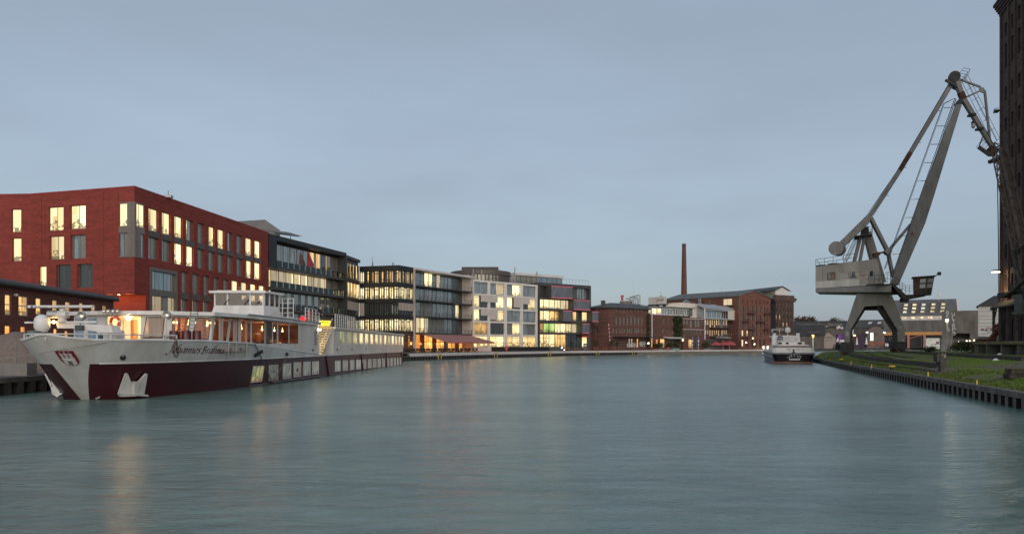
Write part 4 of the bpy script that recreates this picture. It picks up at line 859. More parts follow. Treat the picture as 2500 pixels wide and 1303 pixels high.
# brick tower with white attic
tC, tR, tL = X(1893,345), X(1938,351), X(1878,362); TT = EYE+123*345/F
tw = thing('brick_tower', 'dark brown brick tower with a white graffitied attic under a grey roof', 'tower', (tC[0], tC[1], 1.35)); f8, f9 = Fr(tC, tR), Fr(tL, tC)
sp = [(x-1.5,y,x+1.5,y+h,[LS if (k,j) in ((0,1),(1,1),(2,2),(3,2)) else GOD]) for k,x in enumerate((1895.8,1904.2,1912.9,1921.7,1930.3)) for j,(y,h) in enumerate(((751,9),(768.5,9.5),(787,9),(804,9)))]
OBD = brick('tower_brick', (.115,.075,.062), (.085,.058,.05), (.09,.06,.05), .6, .2, streak=.4)
facade(tw, f8, 0, f8.L, 1.3, TT-.6, sp, OBD, DARKST, .3, (), (.5,), .08, lambda m: [m.fbox(f8, max(0,f8.u(x)-.35), f8.u(x)+.35, .0, .3, 1.3, f8.z(738.5,0)) for x in (1891.7,1900,1908.5,1917.3,1926,1934.7)])
facade(tw, f9, 0, f9.L, 1.3, TT-.6, [(1884,751,1886,760,[GOD])], OBD, DARKST, .3)
m = MB()
for f in (f8, f9):
    e0 = -.5 if f is f9 else -.6
    m.fbox(f, e0, f.L+.6, -.4, .6 if f is f8 else .604, TT-2.6, TT-1.9); m.fbox(f, e0, f.L+.9, -.4, .9 if f is f8 else .904, TT-1.9, TT-.9); m.fbox(f, -.2, f.L+.2, -1, .15 if f is f8 else .154, TT-.9, TT+.3)
m.build('cornice', OBD, tw)
pC, pR, pL = X(1893,348), X(1924,352), X(1838,372); f10, f11 = Fr(pC, pR), Fr(pL, pC); zp = EYE+(844-706)*348/F; zpk = EYE+(844-698.5)*350/F
m = MB(); m.poly([f10.p(0,0,TT-1),f10.p(f10.L,0,TT-1),f10.p(f10.L,0,zp),f10.p(f10.L/2,0,zpk),f10.p(0,0,zp)]); m.poly([f11.p(0,0,TT-2),f11.p(f11.L,0,TT-2),f11.p(f11.L,0,zp),f11.p(0,0,zp)]); e3 = f10.p(f10.L,0,0); m.poly([(e3.x,e3.y,TT-1),(e3.x-6,e3.y+16,TT-1),(e3.x-6,e3.y+16,zp),(e3.x,e3.y,zp)]); m.build('attic_wall', BAND, tw, recalc=False)
for x,y in ((1898.5,706.5),(1907.5,704.5),(1917,708)): window(tw, f10, f10.u(x-1.9), f10.u(x+1.9), f10.z(y+8,f10.u(x)), f10.z(y,f10.u(x)), .03, [GOD], WHITE, .1, (.5,), (.5,))
m = MB(); dd = Vector((pL[0]-pC[0]-8, pL[1]-pC[1]+6, 0))*1.2; a0, a1, a2 = f10.p(-.8,.6,zp-.35), f10.p(f10.L/2,.6,zpk+.1), f10.p(f10.L+1.2,.6,zp-.45)
for a, b in ((a0,a1),(a1,a2)): m.poly([a,b,b+dd,a+dd]); m.poly([a,b,b+V(0,0,-.4),a+V(0,0,-.4)])
m.build('roof', bpy.data.materials['slate_roof'], tw, recalc=False)
m = MB(); scrawl(m, f11, f11.u(1866), f11.u(1891), TT-.1, TT+2.3, .05, 9, 8, .14); m.build('graffiti_lettering', [M('graffiti_yellow', (.42,.40,.20), .8)], tw)
# brick chimney
t = thing('factory_chimney', 'tall tapering red brick factory chimney behind the mill roof', 'chimney', P(1670,735,372)); c = P(1670,720,372); zt_ = P(0,595,372).z
m = MB(); m.lathe((c.x,c.y,1.3), (0,0,1), [(1.75,0),(1.38,P(0,720,372).z),(.9,zt_-1.6)], 20); m.build('shaft', brick('chimney_brick', (.15,.066,.05), (.11,.05,.042), (.12,.07,.05), .5, .25), t)
m = MB(); m.lathe((c.x,c.y,zt_-1.6), (0,0,1), [(.9,0),(.98,.25),(.98,1.4),(.8,1.6),(.6,1.6)], 20); m.build('crown', M('chimney_cap', (.12,.05,.04), .9), t)
m = MB()
for k in range(9): z = 6+k*4.6; r_ = 1.75-(z/ (zt_))*.85+.04; m.lathe((c.x,c.y,z), (0,0,1), [(r_,0),(r_,.12)], 20)
m.build('iron_band', DARKST, t)
# ------------------------------------------------------------------ far end of the basin
def XB(pa, D, pb):                     # far corner of a front that squarely faces the bridge we look from
    ka, kb = (pa-CX)/F, (pb-CX)/F; km = (ka+kb)/2; t_ = (kb-ka)*D/(1+kb*km); return (ka*D+t_, D-km*t_)
HALLG = M('weathered_hall', (.12,.105,.095), .8, .2, .3, wall=True, stretch=(1,.3,1)); HALLR = M('dark_hall_roof', (.045,.044,.042), .8, .2, .2); GREYP = M('grey_cladding', (.13,.125,.118), .8, .2, .3, wall=True, stretch=(1,.3,1))
def hall(name, label, xa, xb, Da, Db, y0, yt, depth, wall, roofm, ridge=0, cat='hall'):
    f = Fr(X(xa,Da), XB(xa,Da,xb)); zt_ = f.z(yt, f.L/2); t = thing(name, label, cat, f.p(f.L/2,0,1.35)); m = MB(); m.fbox(f, 0, f.L, -depth, 0, 1.3, zt_); m.build('wall', wall, t)
    m = MB(); e = .6; prof = [(e,zt_+.02),(e,zt_+.3),(-depth/2,zt_+.3+ridge),(-depth-e,zt_+.3),(-depth-e,zt_+.02)]
    m.prism([f.p(-e,n,z) for n,z in prof], [f.p(f.L+e,n,z) for n,z in prof]); m.build('roof', roofm, t); return t, f, zt_
t, f, z = hall('factory_hall', 'long far factory hall with a dark roof and white graffiti band behind the ship', 1936, 2068, 560, 575, 845, 800, 30, HALLG, HALLR, 5)
m = MB(); m.fbox(f, 2, f.L-3, .02, .5, f.z(796,20), f.z(789.5,20)); m.build('window_band', GREYP, t)
m = MB(); rd = random.Random(2)
for k in range(20): u = rd.uniform(3,f.L-3); z = f.z(rd.uniform(794,801),u); m.lathe(f.p(u,.6,z), (f.nn.x,f.nn.y,0), [(rd.uniform(.4,1.1),0),(.3,.1)], 7)
m.build('graffiti_lettering', BAND, t)
for x, y in ((1996.5,784.5),(2021.5,784.5)): m = MB(); u = f.u(x); m.tube(f.p(u,.8,f.z(800,u)), f.p(u,.8,f.z(y,u)), .55, 8); m.build('flue', GREYP, t)
t, f, z = hall('storage_shed', 'low dark brown shed on the far quay right of the ship', 1940, 2012, 480, 500, 848, 820, 22, HALLG, HALLR, 7)
m = MB(); m.fbox(f, f.L*.45, f.L*.9, 1.2, 1.7, z+2.2, z+2.6); m.build('skylight', GREYP, t)
f = Fr(X(2012,478), XB(2012,478,2040)); t = thing('gabled_shed', 'pale timber shed with a pointed gable and dark painted letters', 'shed', f.p(f.L/2,0,1.35)); za, zk_ = f.z(824,3), f.z(811.5,3); m = MB()
pr_ = [f.p(0,0,1.3),f.p(f.L,0,1.3),f.p(f.L,0,za),f.p(f.L*.35,0,zk_),f.p(0,0,za+1.5)]; m.prism(pr_, [p+V(6.6,16,0) for p in pr_]); m.build('wall', M('pale_boards', (.36,.31,.27), .8, .15, .5, wall=True, stretch=(4,.2,1)), t)
m = MB(); text_mesh(m, 'KORNHAUS', lambda x, y: f.p(f.L*.10+x*.78, .06, f.z(826,3)+y*1.5), 1.25); m.build('lettering', DARKST, t)
m = MB(); m.fbox(f, f.L*.02, f.L, .03, .2, f.z(831.5,3), f.z(831,3)); m.build('ledge', HALLG, t)
t = thing('light_pillar', 'pale round pillar topped with small orange lamps on the far quay', 'pillar', P(1984.5,848,455)); m = MB(); a = P(1984.5,848,455); m.tube((a.x,a.y,1.35), P(1984.5,826,455), .42, 10); m.build('column', BAND, t)
for k in range(5): m = MB(); b = P(1982.5+k*1.1,818+(k%3)*2.4,455); m.tube(P(1984.5,826,455), b, .1, 5); m.lathe(b, (0,-1,.3), [(.3,0),(.34,.3),(.1,.4)], 8); m.build('lamp', glow('pillar_lamp_%d' % k, (1,.55,.2), .9), t)
t, f, z = hall('machine_hall', 'dark far hall with sloping roof seen under the crane', 2084, 2190, 600, 610, 846, 800, 40, HALLG, M('hall_roof_brown', (.075,.070,.066), .8, .2, .2), 6.5)
for xa, ya in ((2118,789),(2141,786)): m = MB(); m.poly([f.p(f.u(xa),-6,z+3.2),f.p(f.u(xa+9),-6,z+3.2),f.p(f.u(xa+12),-12,z+5.0),f.p(f.u(xa+3),-12,z+5.0)]); m.build('skylight', BAND, t, recalc=False)
f = Fr(X(2117,560), XB(2117,560,2160)); t = thing('barrel_hall', 'brown hall with a rounded barrel front under the crane portal', 'hall', f.p(f.L/2,0,1.35)); pr_ = [f.p(0,0,1.3),f.p(f.L,0,1.3)]
for k in range(13): th = math.pi*k/12; pr_.append(f.p(f.L/2+f.L/2*math.cos(th), 0, f.z(814,5)+(f.z(797,5)-f.z(814,5))*math.sin(th)))
m = MB(); m.prism(pr_, [p+V(14.5,30,0) for p in pr_]); m.build('wall', M('taupe_render', (.15,.125,.115), .8, .1, .3), t)
for k in (0,1): m = MB(); u = f.u(2125+k*4.2); m.fbox(f, u, u+.75, .03, .25, f.z(831,u), f.z(812,u)); m.build('light_strip', glow('strip_%d' % k, (1,.92,.85), .7), t)
m = MB(); u = f.u(2133); m.fbox(f, u, f.u(2143), .02, .12, f.z(819.5,u), f.z(811.5,u)); m.build('door', ANTHL, t)
m = MB(); m.fbox(f, 0, f.L, .02, .12, f.z(842,u), f.z(834,u)); m.build('plinth', M('orange_brick', (.30,.12,.075), .8, .2, .3), t)
t, f, z = hall('loading_hall', 'flat far hall above an orange beam and salmon posts', 2158, 2322, 556, 572, 846, 811, 30, M('hall_interior_shade', (.035,.032,.035), .9, .2, .3), HALLG, 0)  # solid wall coloured dark to stand for the shaded interior
m = MB(); m.fbox(f, 0, f.L, -25, .55, z+.31, f.z(793,20)); m.fbox(f, -1, f.L, -25, -3, f.z(793,20), f.z(781,20)); m.build('upper_wall', GREYP, t)
ORB = M('orange_beam', (.55,.26,.09), .7, .15, .3); SAL = M('salmon_paint', (.45,.17,.12), .7, .15, .5)
m = MB(); m.fbox(f, 0, f.L, .7, 1.3, z-1.9, z+.29); m.build('beam', ORB, t)
for x in (2218,2257): m = MB(); u = f.u(x,.7); m.fbox(f, u-.75, u+.75, .3, 1.2, 1.35, z-1.91); m.build('post', SAL, t)
m = MB(); u = f.u(2219,.7); m.bar(f.p(u,.8,f.z(826,u)), f.p(f.u(2250),.8,z-1.95), .4, .5); m.bar(f.p(u,.8,f.z(826,u)), f.p(f.u(2212),.8,f.z(822,u)), .4, .4); m.build('brace', SAL, t)
for x in (2171,2210,2249): m = MB(); u = f.u(x,.9); m.tube(f.p(u,.9,1.35), f.p(u,.9,z-1.92), .22, 6); m.build('column', GREYP, t)
m = MB(); scrawl(m, Fr(X(2160,552),X(2195,553)), .5, 9.8, 1.9, 5.0, 0, 12, 7, .35); solo(m, 'graffiti_fence', BAND, 'white graffiti lettering on the low far fence between the crane legs', 'graffiti', P(2175,846,552))
# grey apartment block with dormers
dA, dB = X(2176,660), XB(2176,660,2337); f = Fr(dA, dB); t = thing('dormer_building', 'big grey building with rows of lit dormer windows and a white band', 'building', f.p(f.L/2,0,1.35)); zb_, zt_, zr_ = f.z(780,30), f.z(769,30), f.z(728.5,30)
m = MB(); m.fbox(f, 0, f.L, -26, 0, 1.3, zt_); m.build('wall', BAND, t)
sl = lambda n0: zt_+(zr_-zt_)*(-n0/13)
m = MB(); pr_ = [f.p(-.5,.8,zt_-.3),f.p(-.5,.8,zt_+.3),f.p(-.5,-13,zr_),f.p(-.5,-26,zt_)]; m.prism(pr_, [p+Vector((f.d.x,f.d.y,0))*(f.L+.2) for p in pr_]); m.build('roof', M('grey_mansard', (.115,.118,.12), .6, .12, .2), t)
m = MB(); m.prism([f.p(f.L+.1,0,1.3),f.p(f.L+.1,-26,1.3),f.p(f.L+.1,-26,zt_),f.p(f.L+.1,-13,zr_-.4),f.p(f.L+.1,0,zt_)], [f.p(f.L+1.6,0,1.3),f.p(f.L+1.6,-26,1.3),f.p(f.L+1.6,-26,zt_),f.p(f.L+1.6,-13,zr_-.4),f.p(f.L+1.6,0,zt_)]); m.build('gable_wall', BAND, t)
rd = random.Random(8); LDM = lit('lit_dormer', (.95,.78,.45), (.3,.22,.12), .55, .8, .7, floor=.3)
for r_ in range(3):
    for k in range(5):
        n = -2.2-r_*2.9; zc = sl(n); x = (2212,2233,2255,2279,2303)[k]-(2-r_)*1.5; u = f.u(x, n); m = MB(); m.fbox(f, u-2.1, u+2.1, n-3, n+.9, zc-.9, zc+2.3); o = m.build('dormer', bpy.data.materials['grey_mansard'], t)
        on = (r_,k) not in ((0,0),(2,2),(1,2)); window(o, f, u-1.6, u+1.6, zc-.5, zc+1.9, n+.95, [LP] if on else [GU], BAND, .25, (.33,.66)) if False else None
        g = MB(); g.fbox(f, u-1.35, u+1.35, n+.9, n+.98, zc-.1, zc+1.5); g.build('window', LDM if on else GU, o)
for k in range(5): m = MB(); u = f.u((2208,2228,2250,2271,2297)[k]); m.fbox(f, u-1.5, u+1.5, .02, .12, f.z(778,30), f.z(772,30)); m.build('window', LDM, t)
m = MB(); a = P(2292,727,645); m.tube(a+V(0,0,-2), a+V(0,0,2.5), .25, 6); m.tube(a+V(-.8,0,1), a+V(-.8,0,4), .3, 6); m.tube(a+V(.8,0,1), a+V(.8,0,4.5), .3, 6); m.bar(a+V(-.9,0,1), a+V(.9,0,1), .2, .2); m.build('antenna', WHITE, t)
# concrete block with vertical graffiti
cA, cB = X(2299,240), XB(2299,240,2389); f = Fr(cA, cB); t = thing('concrete_building', 'bare concrete block with white vertical graffiti and a dark slot opening', 'building', f.p(f.L/2,0,1.9)); zt_ = f.z(758,f.L/2)
m = MB(); u0, u1 = f.u(2326.5), f.u(2368); holed(m, f, 0, f.L, 1.5, zt_, [(u0,u1,1.75,f.z(813,5))], 5); m.fbox(f, 0, f.L, -16, -5.02, 1.5, zt_-.02); m.poly([f.p(0,0,1.5),f.p(0,-16,1.5),f.p(0,-16,zt_),f.p(0,0,zt_)]); m.poly([f.p(0,0,zt_),f.p(f.L,0,zt_),f.p(f.L,-16,zt_),f.p(0,-16,zt_)])
m.build('wall', M('board_concrete', (.17,.155,.14), .9, .25, .35, wall=True, stretch=(1,.5,1)), t, recalc=False)
m = MB()
GL5 = {'U':[(0,1),(.1,0),(.8,0),(1,1)],'L':[(0,1),(.15,0),(1,.1)],'T':[(.5,0),(.5,1),(0,.95),(1,1)],'R':[(0,0),(0,1),(.9,.9),(.9,.55),(0,.5),(.9,0)],'A':[(0,0),(0,1),(1,1),(1,0),(1,.5),(0,.5)],'S':[(1,1),(0,.9),(.1,.55),(.9,.5),(1,.1),(0,0)],'D':[(0,0),(0,1),(.7,1),(1,.5),(.7,0),(0,0)],'E':[(1,1),(0,1),(0,.5),(.8,.5),(0,.5),(0,0),(1,0)],'V':[(0,1),(.5,0),(1,1)],'I':[(.5,0),(.5,1)]}
def vert(txt, x, y0, dy, w_, h_):
    for i, ch in enumerate(txt):
        u = f.u(x+i*1.3*.3); zc = f.z(y0+i*dy,u)
        q = [(a*w_-w_/2, b*h_-h_/2) for a,b in GL5[ch]]
        for (a,b),(c,d) in zip(q,q[1:]): m.tube(f.p(u+a,.03,zc+b), f.p(u+c,.03,zc+d), .13, 4)
vert('ULTRAS', 2327, 767, 9.2, .75, .95); vert('DEVILS', 2313, 763, 8.4, .55, .8); m.build('graffiti_lettering', SPRAY, t)
# white storehouse
sA, sB = X(2388,175), XB(2388,175,2452); f = Fr(sA, sB); t = thing('storehouse', 'white storehouse with panel lines, a little painted mural and a dark hipped roof', 'storehouse', f.p(3,0,1.9)); zt_ = f.z(747,2)
m = MB(); m.fbox(f, 0, f.L+6, -12, 0, f.z(821,2), zt_); m.build('wall', M('white_panels', (.52,.51,.50), .7, .08, .3), t)
m = MB(); 
for y in (759.5,771,779,788,796.5): m.fbox(f, 0, f.L, .0, .03, f.z(y+.35,2), f.z(y-.35,2))
m.build('panel_joint', GREYP, t)
m = MB(); m.fbox(f, -.02, f.L+6, -11.9, .12, 1.5, f.z(821,2)-.004); m.build('plinth', M('dark_green_base', (.045,.06,.058), .7, .15, .5), t)
m = MB(); pr_ = [f.p(-.4,.4,zt_),f.p(f.L+6,.4,zt_),f.p(f.L+6,-12.4,zt_),f.p(-.4,-12.4,zt_)]; tp = [f.p(3.0,-4,zt_+2.5),f.p(f.L+2,-4,zt_+2.5),f.p(f.L+2,-8,zt_+2.5),f.p(3.0,-8,zt_+2.5)]; m.prism(pr_, tp); m.build('roof', HALLR, t)
m = MB(); rd = random.Random(6)
for k in range(26):
    u = rd.uniform(.4,f.L*.65); z = f.z(rd.uniform(801,808),2); m.fbox(f, u, u+rd.uniform(.15,.6), .035, .05, z, z+rd.uniform(.08,.25), k % 3)
m.bar(f.p(0,.04,f.z(817,2)), f.p(f.L*.75,.04,f.z(808,2)), .02, .12, mi=1); m.build('mural', [M('mural_red', (.45,.05,.04), .7), M('mural_blue', (.20,.28,.34), .7), M('mural_dark', (.10,.08,.08), .7)], t)
# ------------------------------------------------------------------ harbour crane
CD = 110.0
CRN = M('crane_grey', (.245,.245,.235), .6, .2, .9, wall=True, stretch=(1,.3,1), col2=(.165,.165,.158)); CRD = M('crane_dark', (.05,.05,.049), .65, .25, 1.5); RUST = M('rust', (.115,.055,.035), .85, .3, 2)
CRP = M('crane_panel', (.37,.345,.315), .6, .2, .5, wall=True, stretch=(1.2,.2,1), col2=(.24,.22,.195)); CRL = M('crane_pale_band', (.58,.56,.52), .6, .15, .7, wall=True, stretch=(1.2,.25,1))
def c(px, py, d=0): return P(px, py, CD+d)
base = c(2135,859); gz = zland(base.x, base.y)
cr = thing('harbour_crane', 'tall weathered grey level luffing crane standing on portal legs over the grassy quay', 'crane', (base.x, base.y, gz))
def plate(mb, pts, d0, d1, skew=0, mi=0):            # a plate outline given in picture points, real thickness from d0 to d1
    a = [c(x,y,d0) for x,y in pts]; b = [p+V((pts[0][0]*0+.40)*(d1-d0), d1-d0, 0) for p in a]; mb.prism(a, b, mi)
PF = [(2091.8,717),(2176,716.6),(2186.4,741),(2201.6,783),(2209,805),(2209,838),(2193,838),(2193,808),(2155,745),(2111,747.6),(2076.6,805),(2074.5,840),(2061,840),(2062.8,805),(2080,752)]
PB = [(2096,726),(2172,726),(2179,741),(2195,783),(2201,805),(2201,834),(2190,834),(2188,806),(2151,752),(2118,752),(2085,805),(2084,834),(2074,834),(2075,803),(2092,757)]
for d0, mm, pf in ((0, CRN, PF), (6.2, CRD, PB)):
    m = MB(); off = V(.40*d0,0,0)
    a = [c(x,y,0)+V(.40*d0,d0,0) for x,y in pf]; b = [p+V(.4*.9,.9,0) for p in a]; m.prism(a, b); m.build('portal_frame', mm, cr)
m = MB(); m.bar(c(2110,735,.9), c(2110,735,6.2)+V(2.4,0,0)*0+V(2.0,0,0), 1.2, 1.4); m.bar(c(2160,735,.9), c(2160,735,.9)+V(2.1,5.3,0), 1.2, 1.4); m.build('portal_beam', CRD, cr)
m = MB(); m.bar(c(2141,748,1), c(2191,806,1), .28, .3, up=(0,1,0)); m.bar(c(2151,748,1.2), c(2172,772,1.2), .12, .12)
for k in range(5): m.bar(c(2141+k*10+3,748+k*11.6+4,1), c(2150+k*8.6,746+k*12,1), .08, .08)
m.build('stair', CRD, cr)
for x0, x1, y0, d in ((2060,2084,839,-.1),(2192,2210,838,-.1),(2074,2087,836,6.0),(2188,2202,836,6.0)):
    ofs = V(.4*d,d,0); a, b = c(x0,y0,0)+ofs, c(x1,y0,0)+ofs; zb = zland(a.x,a.y); m = MB(); m.box((a.x,a.y-.2,zb+.55), (b.x,b.y+1.2,a.z+.25)); m.box((a.x+.25,a.y-.3,zb+.35), (b.x-.25,b.y+1.25,zb+.55)); o = m.build('bogie', CRD, cr)
    for q in (.25,.75):
        m = MB(); p = a.lerp(b,q); m.lathe((p.x,p.y+.1,zb+.36), (0,1,0), [(.36,0),(.36,.22),(.28,.24),(.28,.6)], 14); m.build('wheel', RUST, o)
m = MB(); a = c(2137,717,2.5); m.lathe((a.x+1,a.y,a.z-.1), (0,0,1), [(2.4,0),(2.4,.45),(2.55,.45),(2.55,.7)], 24); m.build('slew_ring', CRD, cr)
m = MB(); m.prism([c(1991,713,3),c(2093,715,0),c(2175,712,-3),c(2176,692,-3),c(1991,703.5,3)], [p+V(2.6,5,0) for p in (c(1991,713,3),c(2093,715,0),c(2175,712,-3),c(2176,692,-3),c(1991,703.5,3))]); m.build('turntable_girder', CRN, cr)
HW = [c(1991,703.3,3),c(2155.6,691,-2.6),c(2140.5,631.5,-2.2),c(1991,651,3)]
m = MB(); dd = V(2.4,4.6,0); m.prism(HW, [p+dd for p in HW]); m.build('machine_house', CRP, cr)
def hs(px, py, out=.04):                # a point on the machine house side
    t_ = (px-1991)/(2155-1991); return P(px, py, CD+3-5.6*t_-out)
m = MB(); m.prism([hs(1991.5,703.2,.03),hs(2117,696,.03),hs(2117,679.5,.03),hs(1991.5,687,.03)], [hs(1991.5,703.2,-.02),hs(2117,696,-.02),hs(2117,679.5,-.02),hs(1991.5,687,-.02)]); m.build('pale_band', CRL, cr)
m = MB()
for x in (2008.5,2029.5,2054.5,2079.5,2105.5,2131): t_ = (x-1991)/150; m.prism([hs(x-.4,651-t_*19.5),hs(x+.4,651-t_*19.5),hs(x+.4,687-t_*9),hs(x-.4,687-t_*9)], [hs(x-.4,651-t_*19.5,0),hs(x+.4,651-t_*19.5,0),hs(x+.4,687-t_*9,0),hs(x-.4,687-t_*9,0)])
m.build('panel_seam', CRD, cr)
def sheet(pts, o0, o1): m = MB(); m.prism([hs(x,y,o1) for x,y in pts], [hs(x,y,o0) for x,y in pts]); return m
for x in (2019.5,2069.5):
    y = 666-(x-2019)*.075; o = sheet([(x,y),(x+19.5,y-1.5),(x+19.5,y+16),(x,y+17.5)], .0, .06).build('window', CRD, cr)
    for k, mt in ((0,GC),(1,M('rusty_pane', (.28,.17,.13), .4) if x < 2050 else GD)): sheet([(x+1.5+k*9,y+1.5),(x+9+k*9,y+.9),(x+9+k*9,y+15.2),(x+1.5+k*9,y+16)], .06, .09).build('pane', mt, o)
o = sheet([(2092,662.5),(2118,660),(2118,677.5),(2092,680)], .0, .07).build('sign_plate', M('sign_cream', (.50,.44,.39), .7, .1, 4, col2=(.36,.29,.25)), cr)
m = MB(); text_mesh(m, 'DEMAG', lambda x, y: hs(2094+x*5.9, 667.2-y*5.2-x*.55, .09), 1.0, spacing=1.15)
rd = random.Random(3)
for k in range(5):
    y = 669.6+k*1.9; xx = 2096.5 if k < 2 else 2094
    while xx < 2115: w_ = rd.uniform(.8,2.6); m.poly([hs(xx,y-(xx-2094)*.09,.09),hs(xx+w_,y-(xx-2094)*.09,.09),hs(xx+w_,y-1.0-(xx-2094)*.09,.09),hs(xx,y-1.0-(xx-2094)*.09,.09)]) if rd.random() > .25 else None; xx += w_+.5
m.build('lettering', M('sign_ink', (.05,.03,.025), .8), o, recalc=False)
rs = MB()
for x, w_ in ((2095,3.5),(2101,2),(2106.5,4),(2112,1.6)): rs.prism([hs(x,680,.035),hs(x+w_,679.6,.035),hs(x+w_*.7,691,.035),hs(x+w_*.4,690,.035)], [hs(x,680,.03),hs(x+w_,679.6,.03),hs(x+w_*.7,691,.03),hs(x+w_*.4,690,.03)])
rs.build('rust_streak', M('rust_streaks', (.33,.17,.075), .8, .3, 2), cr)
o = sheet([(2119.5,659),(2136,657),(2136,691),(2119.5,693)], .0, .05).build('door', CRN, cr); sheet([(2123.5,661.5),(2131,660.5),(2131,673.5),(2123.5,674.5)], .05, .06).build('door_opening', BLACK, o)
# roof railing, hatches
m = MB()
rp = [c(1991.5,651,3.2),c(2034,645,1.8),c(2085,637,.1)]; up = V(0,0,1.05); hb = [p+dd*.95 for p in rp]
for row in (rp, hb):
    for h in (.5,1.05): m.path([p+V(0,0,h) for p in row], .03, 5)
    for p in row+[row[0].lerp(row[1],.5), row[1].lerp(row[2],.5)]: m.tube(p, p+up, .03, 5)
m.path([rp[0]+up, hb[0]+up], .03, 5); m.build('roof_railing', CRD, cr)
m = MB(); 
for x, w_ in ((2001,17),(2030,21)): a = c(x,649.5-(x-1991)*.13,4.5); m.box((a.x,a.y,a.z-.6), (a.x+w_*.058,a.y+1.5,a.z+.15))
m.build('roof_hatch', CRD, cr)
# A-frame
m = MB(); Z = (0,1,0)
for a, b, w_ in (((2101,576),(2085,641),.42),((2110.5,577),(2099,640),.36),((2114.7,574.5),(2132,634),.55),((2120,566),(2157,690),.62)):
    m.bar(c(*a,1.2), c(*b,1.2), w_, w_*.9, up=Z); m.bar(c(*a,1.2)+V(.9,2.2,0), c(*b,1.2)+V(1.2,3,0), w_*.8, w_*.8, up=Z)
m.build('tower_leg', CRN, cr)
m = MB(); m.prism([c(2103,556,.6),c(2121,553,.6),c(2122,575,.6),c(2102,576,.6)], [p+V(1.4,3.4,0) for p in (c(2103,556,.6),c(2121,553,.6),c(2122,575,.6),c(2102,576,.6))]); m.build('tower_head', CRD, cr)
m = MB(); m.prism([c(2087,575,-.6),c(2130,571,-.6),c(2130,573,-.6),c(2087,577,-.6)], [p+V(1.6,4,0) for p in (c(2087,575,-.6),c(2130,571,-.6),c(2130,573,-.6),c(2087,577,-.6))])
for h in (.55,1.05): m.path([c(2087,574,-.6)+V(0,0,h), c(2130,570.5,-.6)+V(0,0,h), c(2130,570.5,-.6)+V(1.6,4,h)], .03, 5)
for x in (2087,2097,2120,2130): p = c(x,575-(x-2087)*.09,-.6); m.tube(p, p+V(0,0,1.1), .03, 5)
m.build('service_platform', CRD, cr)
m = MB()
for k in range(22): t_ = k/21; m.bar(c(2095-t_*27,577+t_*60,.9), c(2088-t_*27,577+t_*60,.9), .05, .05)
for dx in (0,-7): m.bar(c(2095+dx,577,.9), c(2068+dx,637,.9), .06, .06)
for dx in (5,-12): m.bar(c(2095+dx,572,.9), c(2068+dx,632,.9), .04, .04)
m.build('ladder', CRD, cr)
# counterweight beam
m = MB()
for d in (-.8,2.3): plate(m, [(2117,524),(2122,522),(2126,527),(2124,541),(2116,551),(2074,588),(2062,601),(2048,592)], d, d+.3)
m.prism([c(2117,527,-.5),c(2122,540,-.5),c(2062,598,-.5),c(2052,592,-.5)], [p+V(1.1,2.8,0) for p in (c(2117,527,-.5),c(2122,540,-.5),c(2062,598,-.5),c(2052,592,-.5))]); m.build('balance_beam', CRN, cr)
m = MB(); a = c(2041,606,-1.4); m.lathe(a, (.5,.86,.06), [(.95,0),(.99,.06),(.99,2.5),(.95,2.56)], 28); m.build('counterweight', CRN, cr)
m = MB(); rd = random.Random(5)
for k in range(7): p = a+V(.5,.86,.06)*(.4+k*.22)+V(-.35+k*.06,0,-1.0+.02*k)*1.0; m.lathe(p+V(.02,-.25,.18), (0,-1,-.6), [(.16,0),(.1,.05)], 6)
m.build('graffiti_lettering', SPRAY, cr)
# rear stay, main jib, fly jib
m = MB(); m.bar(c(2124,526,.6), c(2200,411,.6), .48, .5, w2=.5, h2=.52, up=Z); m.bar(c(2200,411,.6), c(2326,199,.6), .5, .52, w2=.56, h2=.58, up=Z); o = m.build('rear_stay', CRN, cr)
m = MB(); m.bar(c(2196,417,.56), c(2222,373,.56), .52, .53, up=Z); m.build('rust_patch', RUST, o)
m = MB(); m.path([c(2131,527,.4), c(2205,413,.4), c(2325,212,.4)], .035, 5)
for x, y in ((2162,476),(2205,408),(2240,347),(2287,269)): m.bar(c(x-5,y-1,.5), c(x+8,y+2,.5), .06, .06)
m.path([c(2118,522,.4), c(2200,403,.4), c(2318,203,.4)], .03, 5); m.build('stay_cable', CRD, cr)
m = MB(); 
m.prism([c(2175,692,-.3),c(2194,695,-.3),c(2259,545,-.3),c(2280,480,-.3),c(2350,250,-.3),c(2336,252,-.3),c(2248,480,-.3)], [p+V(.55,1.5,0) for p in (c(2175,692,-.3),c(2194,695,-.3),c(2259,545,-.3),c(2280,480,-.3),c(2350,250,-.3),c(2336,252,-.3),c(2248,480,-.3))])
o = m.build('main_jib', CRN, cr)
m = MB(); rd = random.Random(1)
for k in range(9): x, y = 2249+rd.uniform(-3,5), 497+k*5; m.prism([c(x,y,-.32),c(x+.8,y,-.32),c(x+.9,y+rd.uniform(3,7),-.32),c(x+.2,y+3,-.32)], [c(x,y,-.3),c(x+.8,y,-.3),c(x+.9,y+4,-.3),c(x+.2,y+3,-.3)])
m.build('paint_chip', CRD, o)
m = MB(); scr = [((2222,576),(2228,566)),((2228,566),(2230,577)),((2224,571),(2231,569))]
for a, b in scr: m.tube(c(*a,-.33), c(*b,-.33), .04, 4)
m.build('red_scrawl', M('red_scrawl', (.25,.05,.04), .8), o)
m = MB(); m.prism([c(2336,254,-.4),c(2350,252,-.4),c(2351,243,-.4),c(2344,240,-.4),c(2336,247,-.4)], [p+V(.6,1.7,0) for p in (c(2336,254,-.4),c(2350,252,-.4),c(2351,243,-.4),c(2344,240,-.4),c(2336,247,-.4))]); m.build('jib_hinge', CRD, cr)
m = MB(); N = (2168,613)
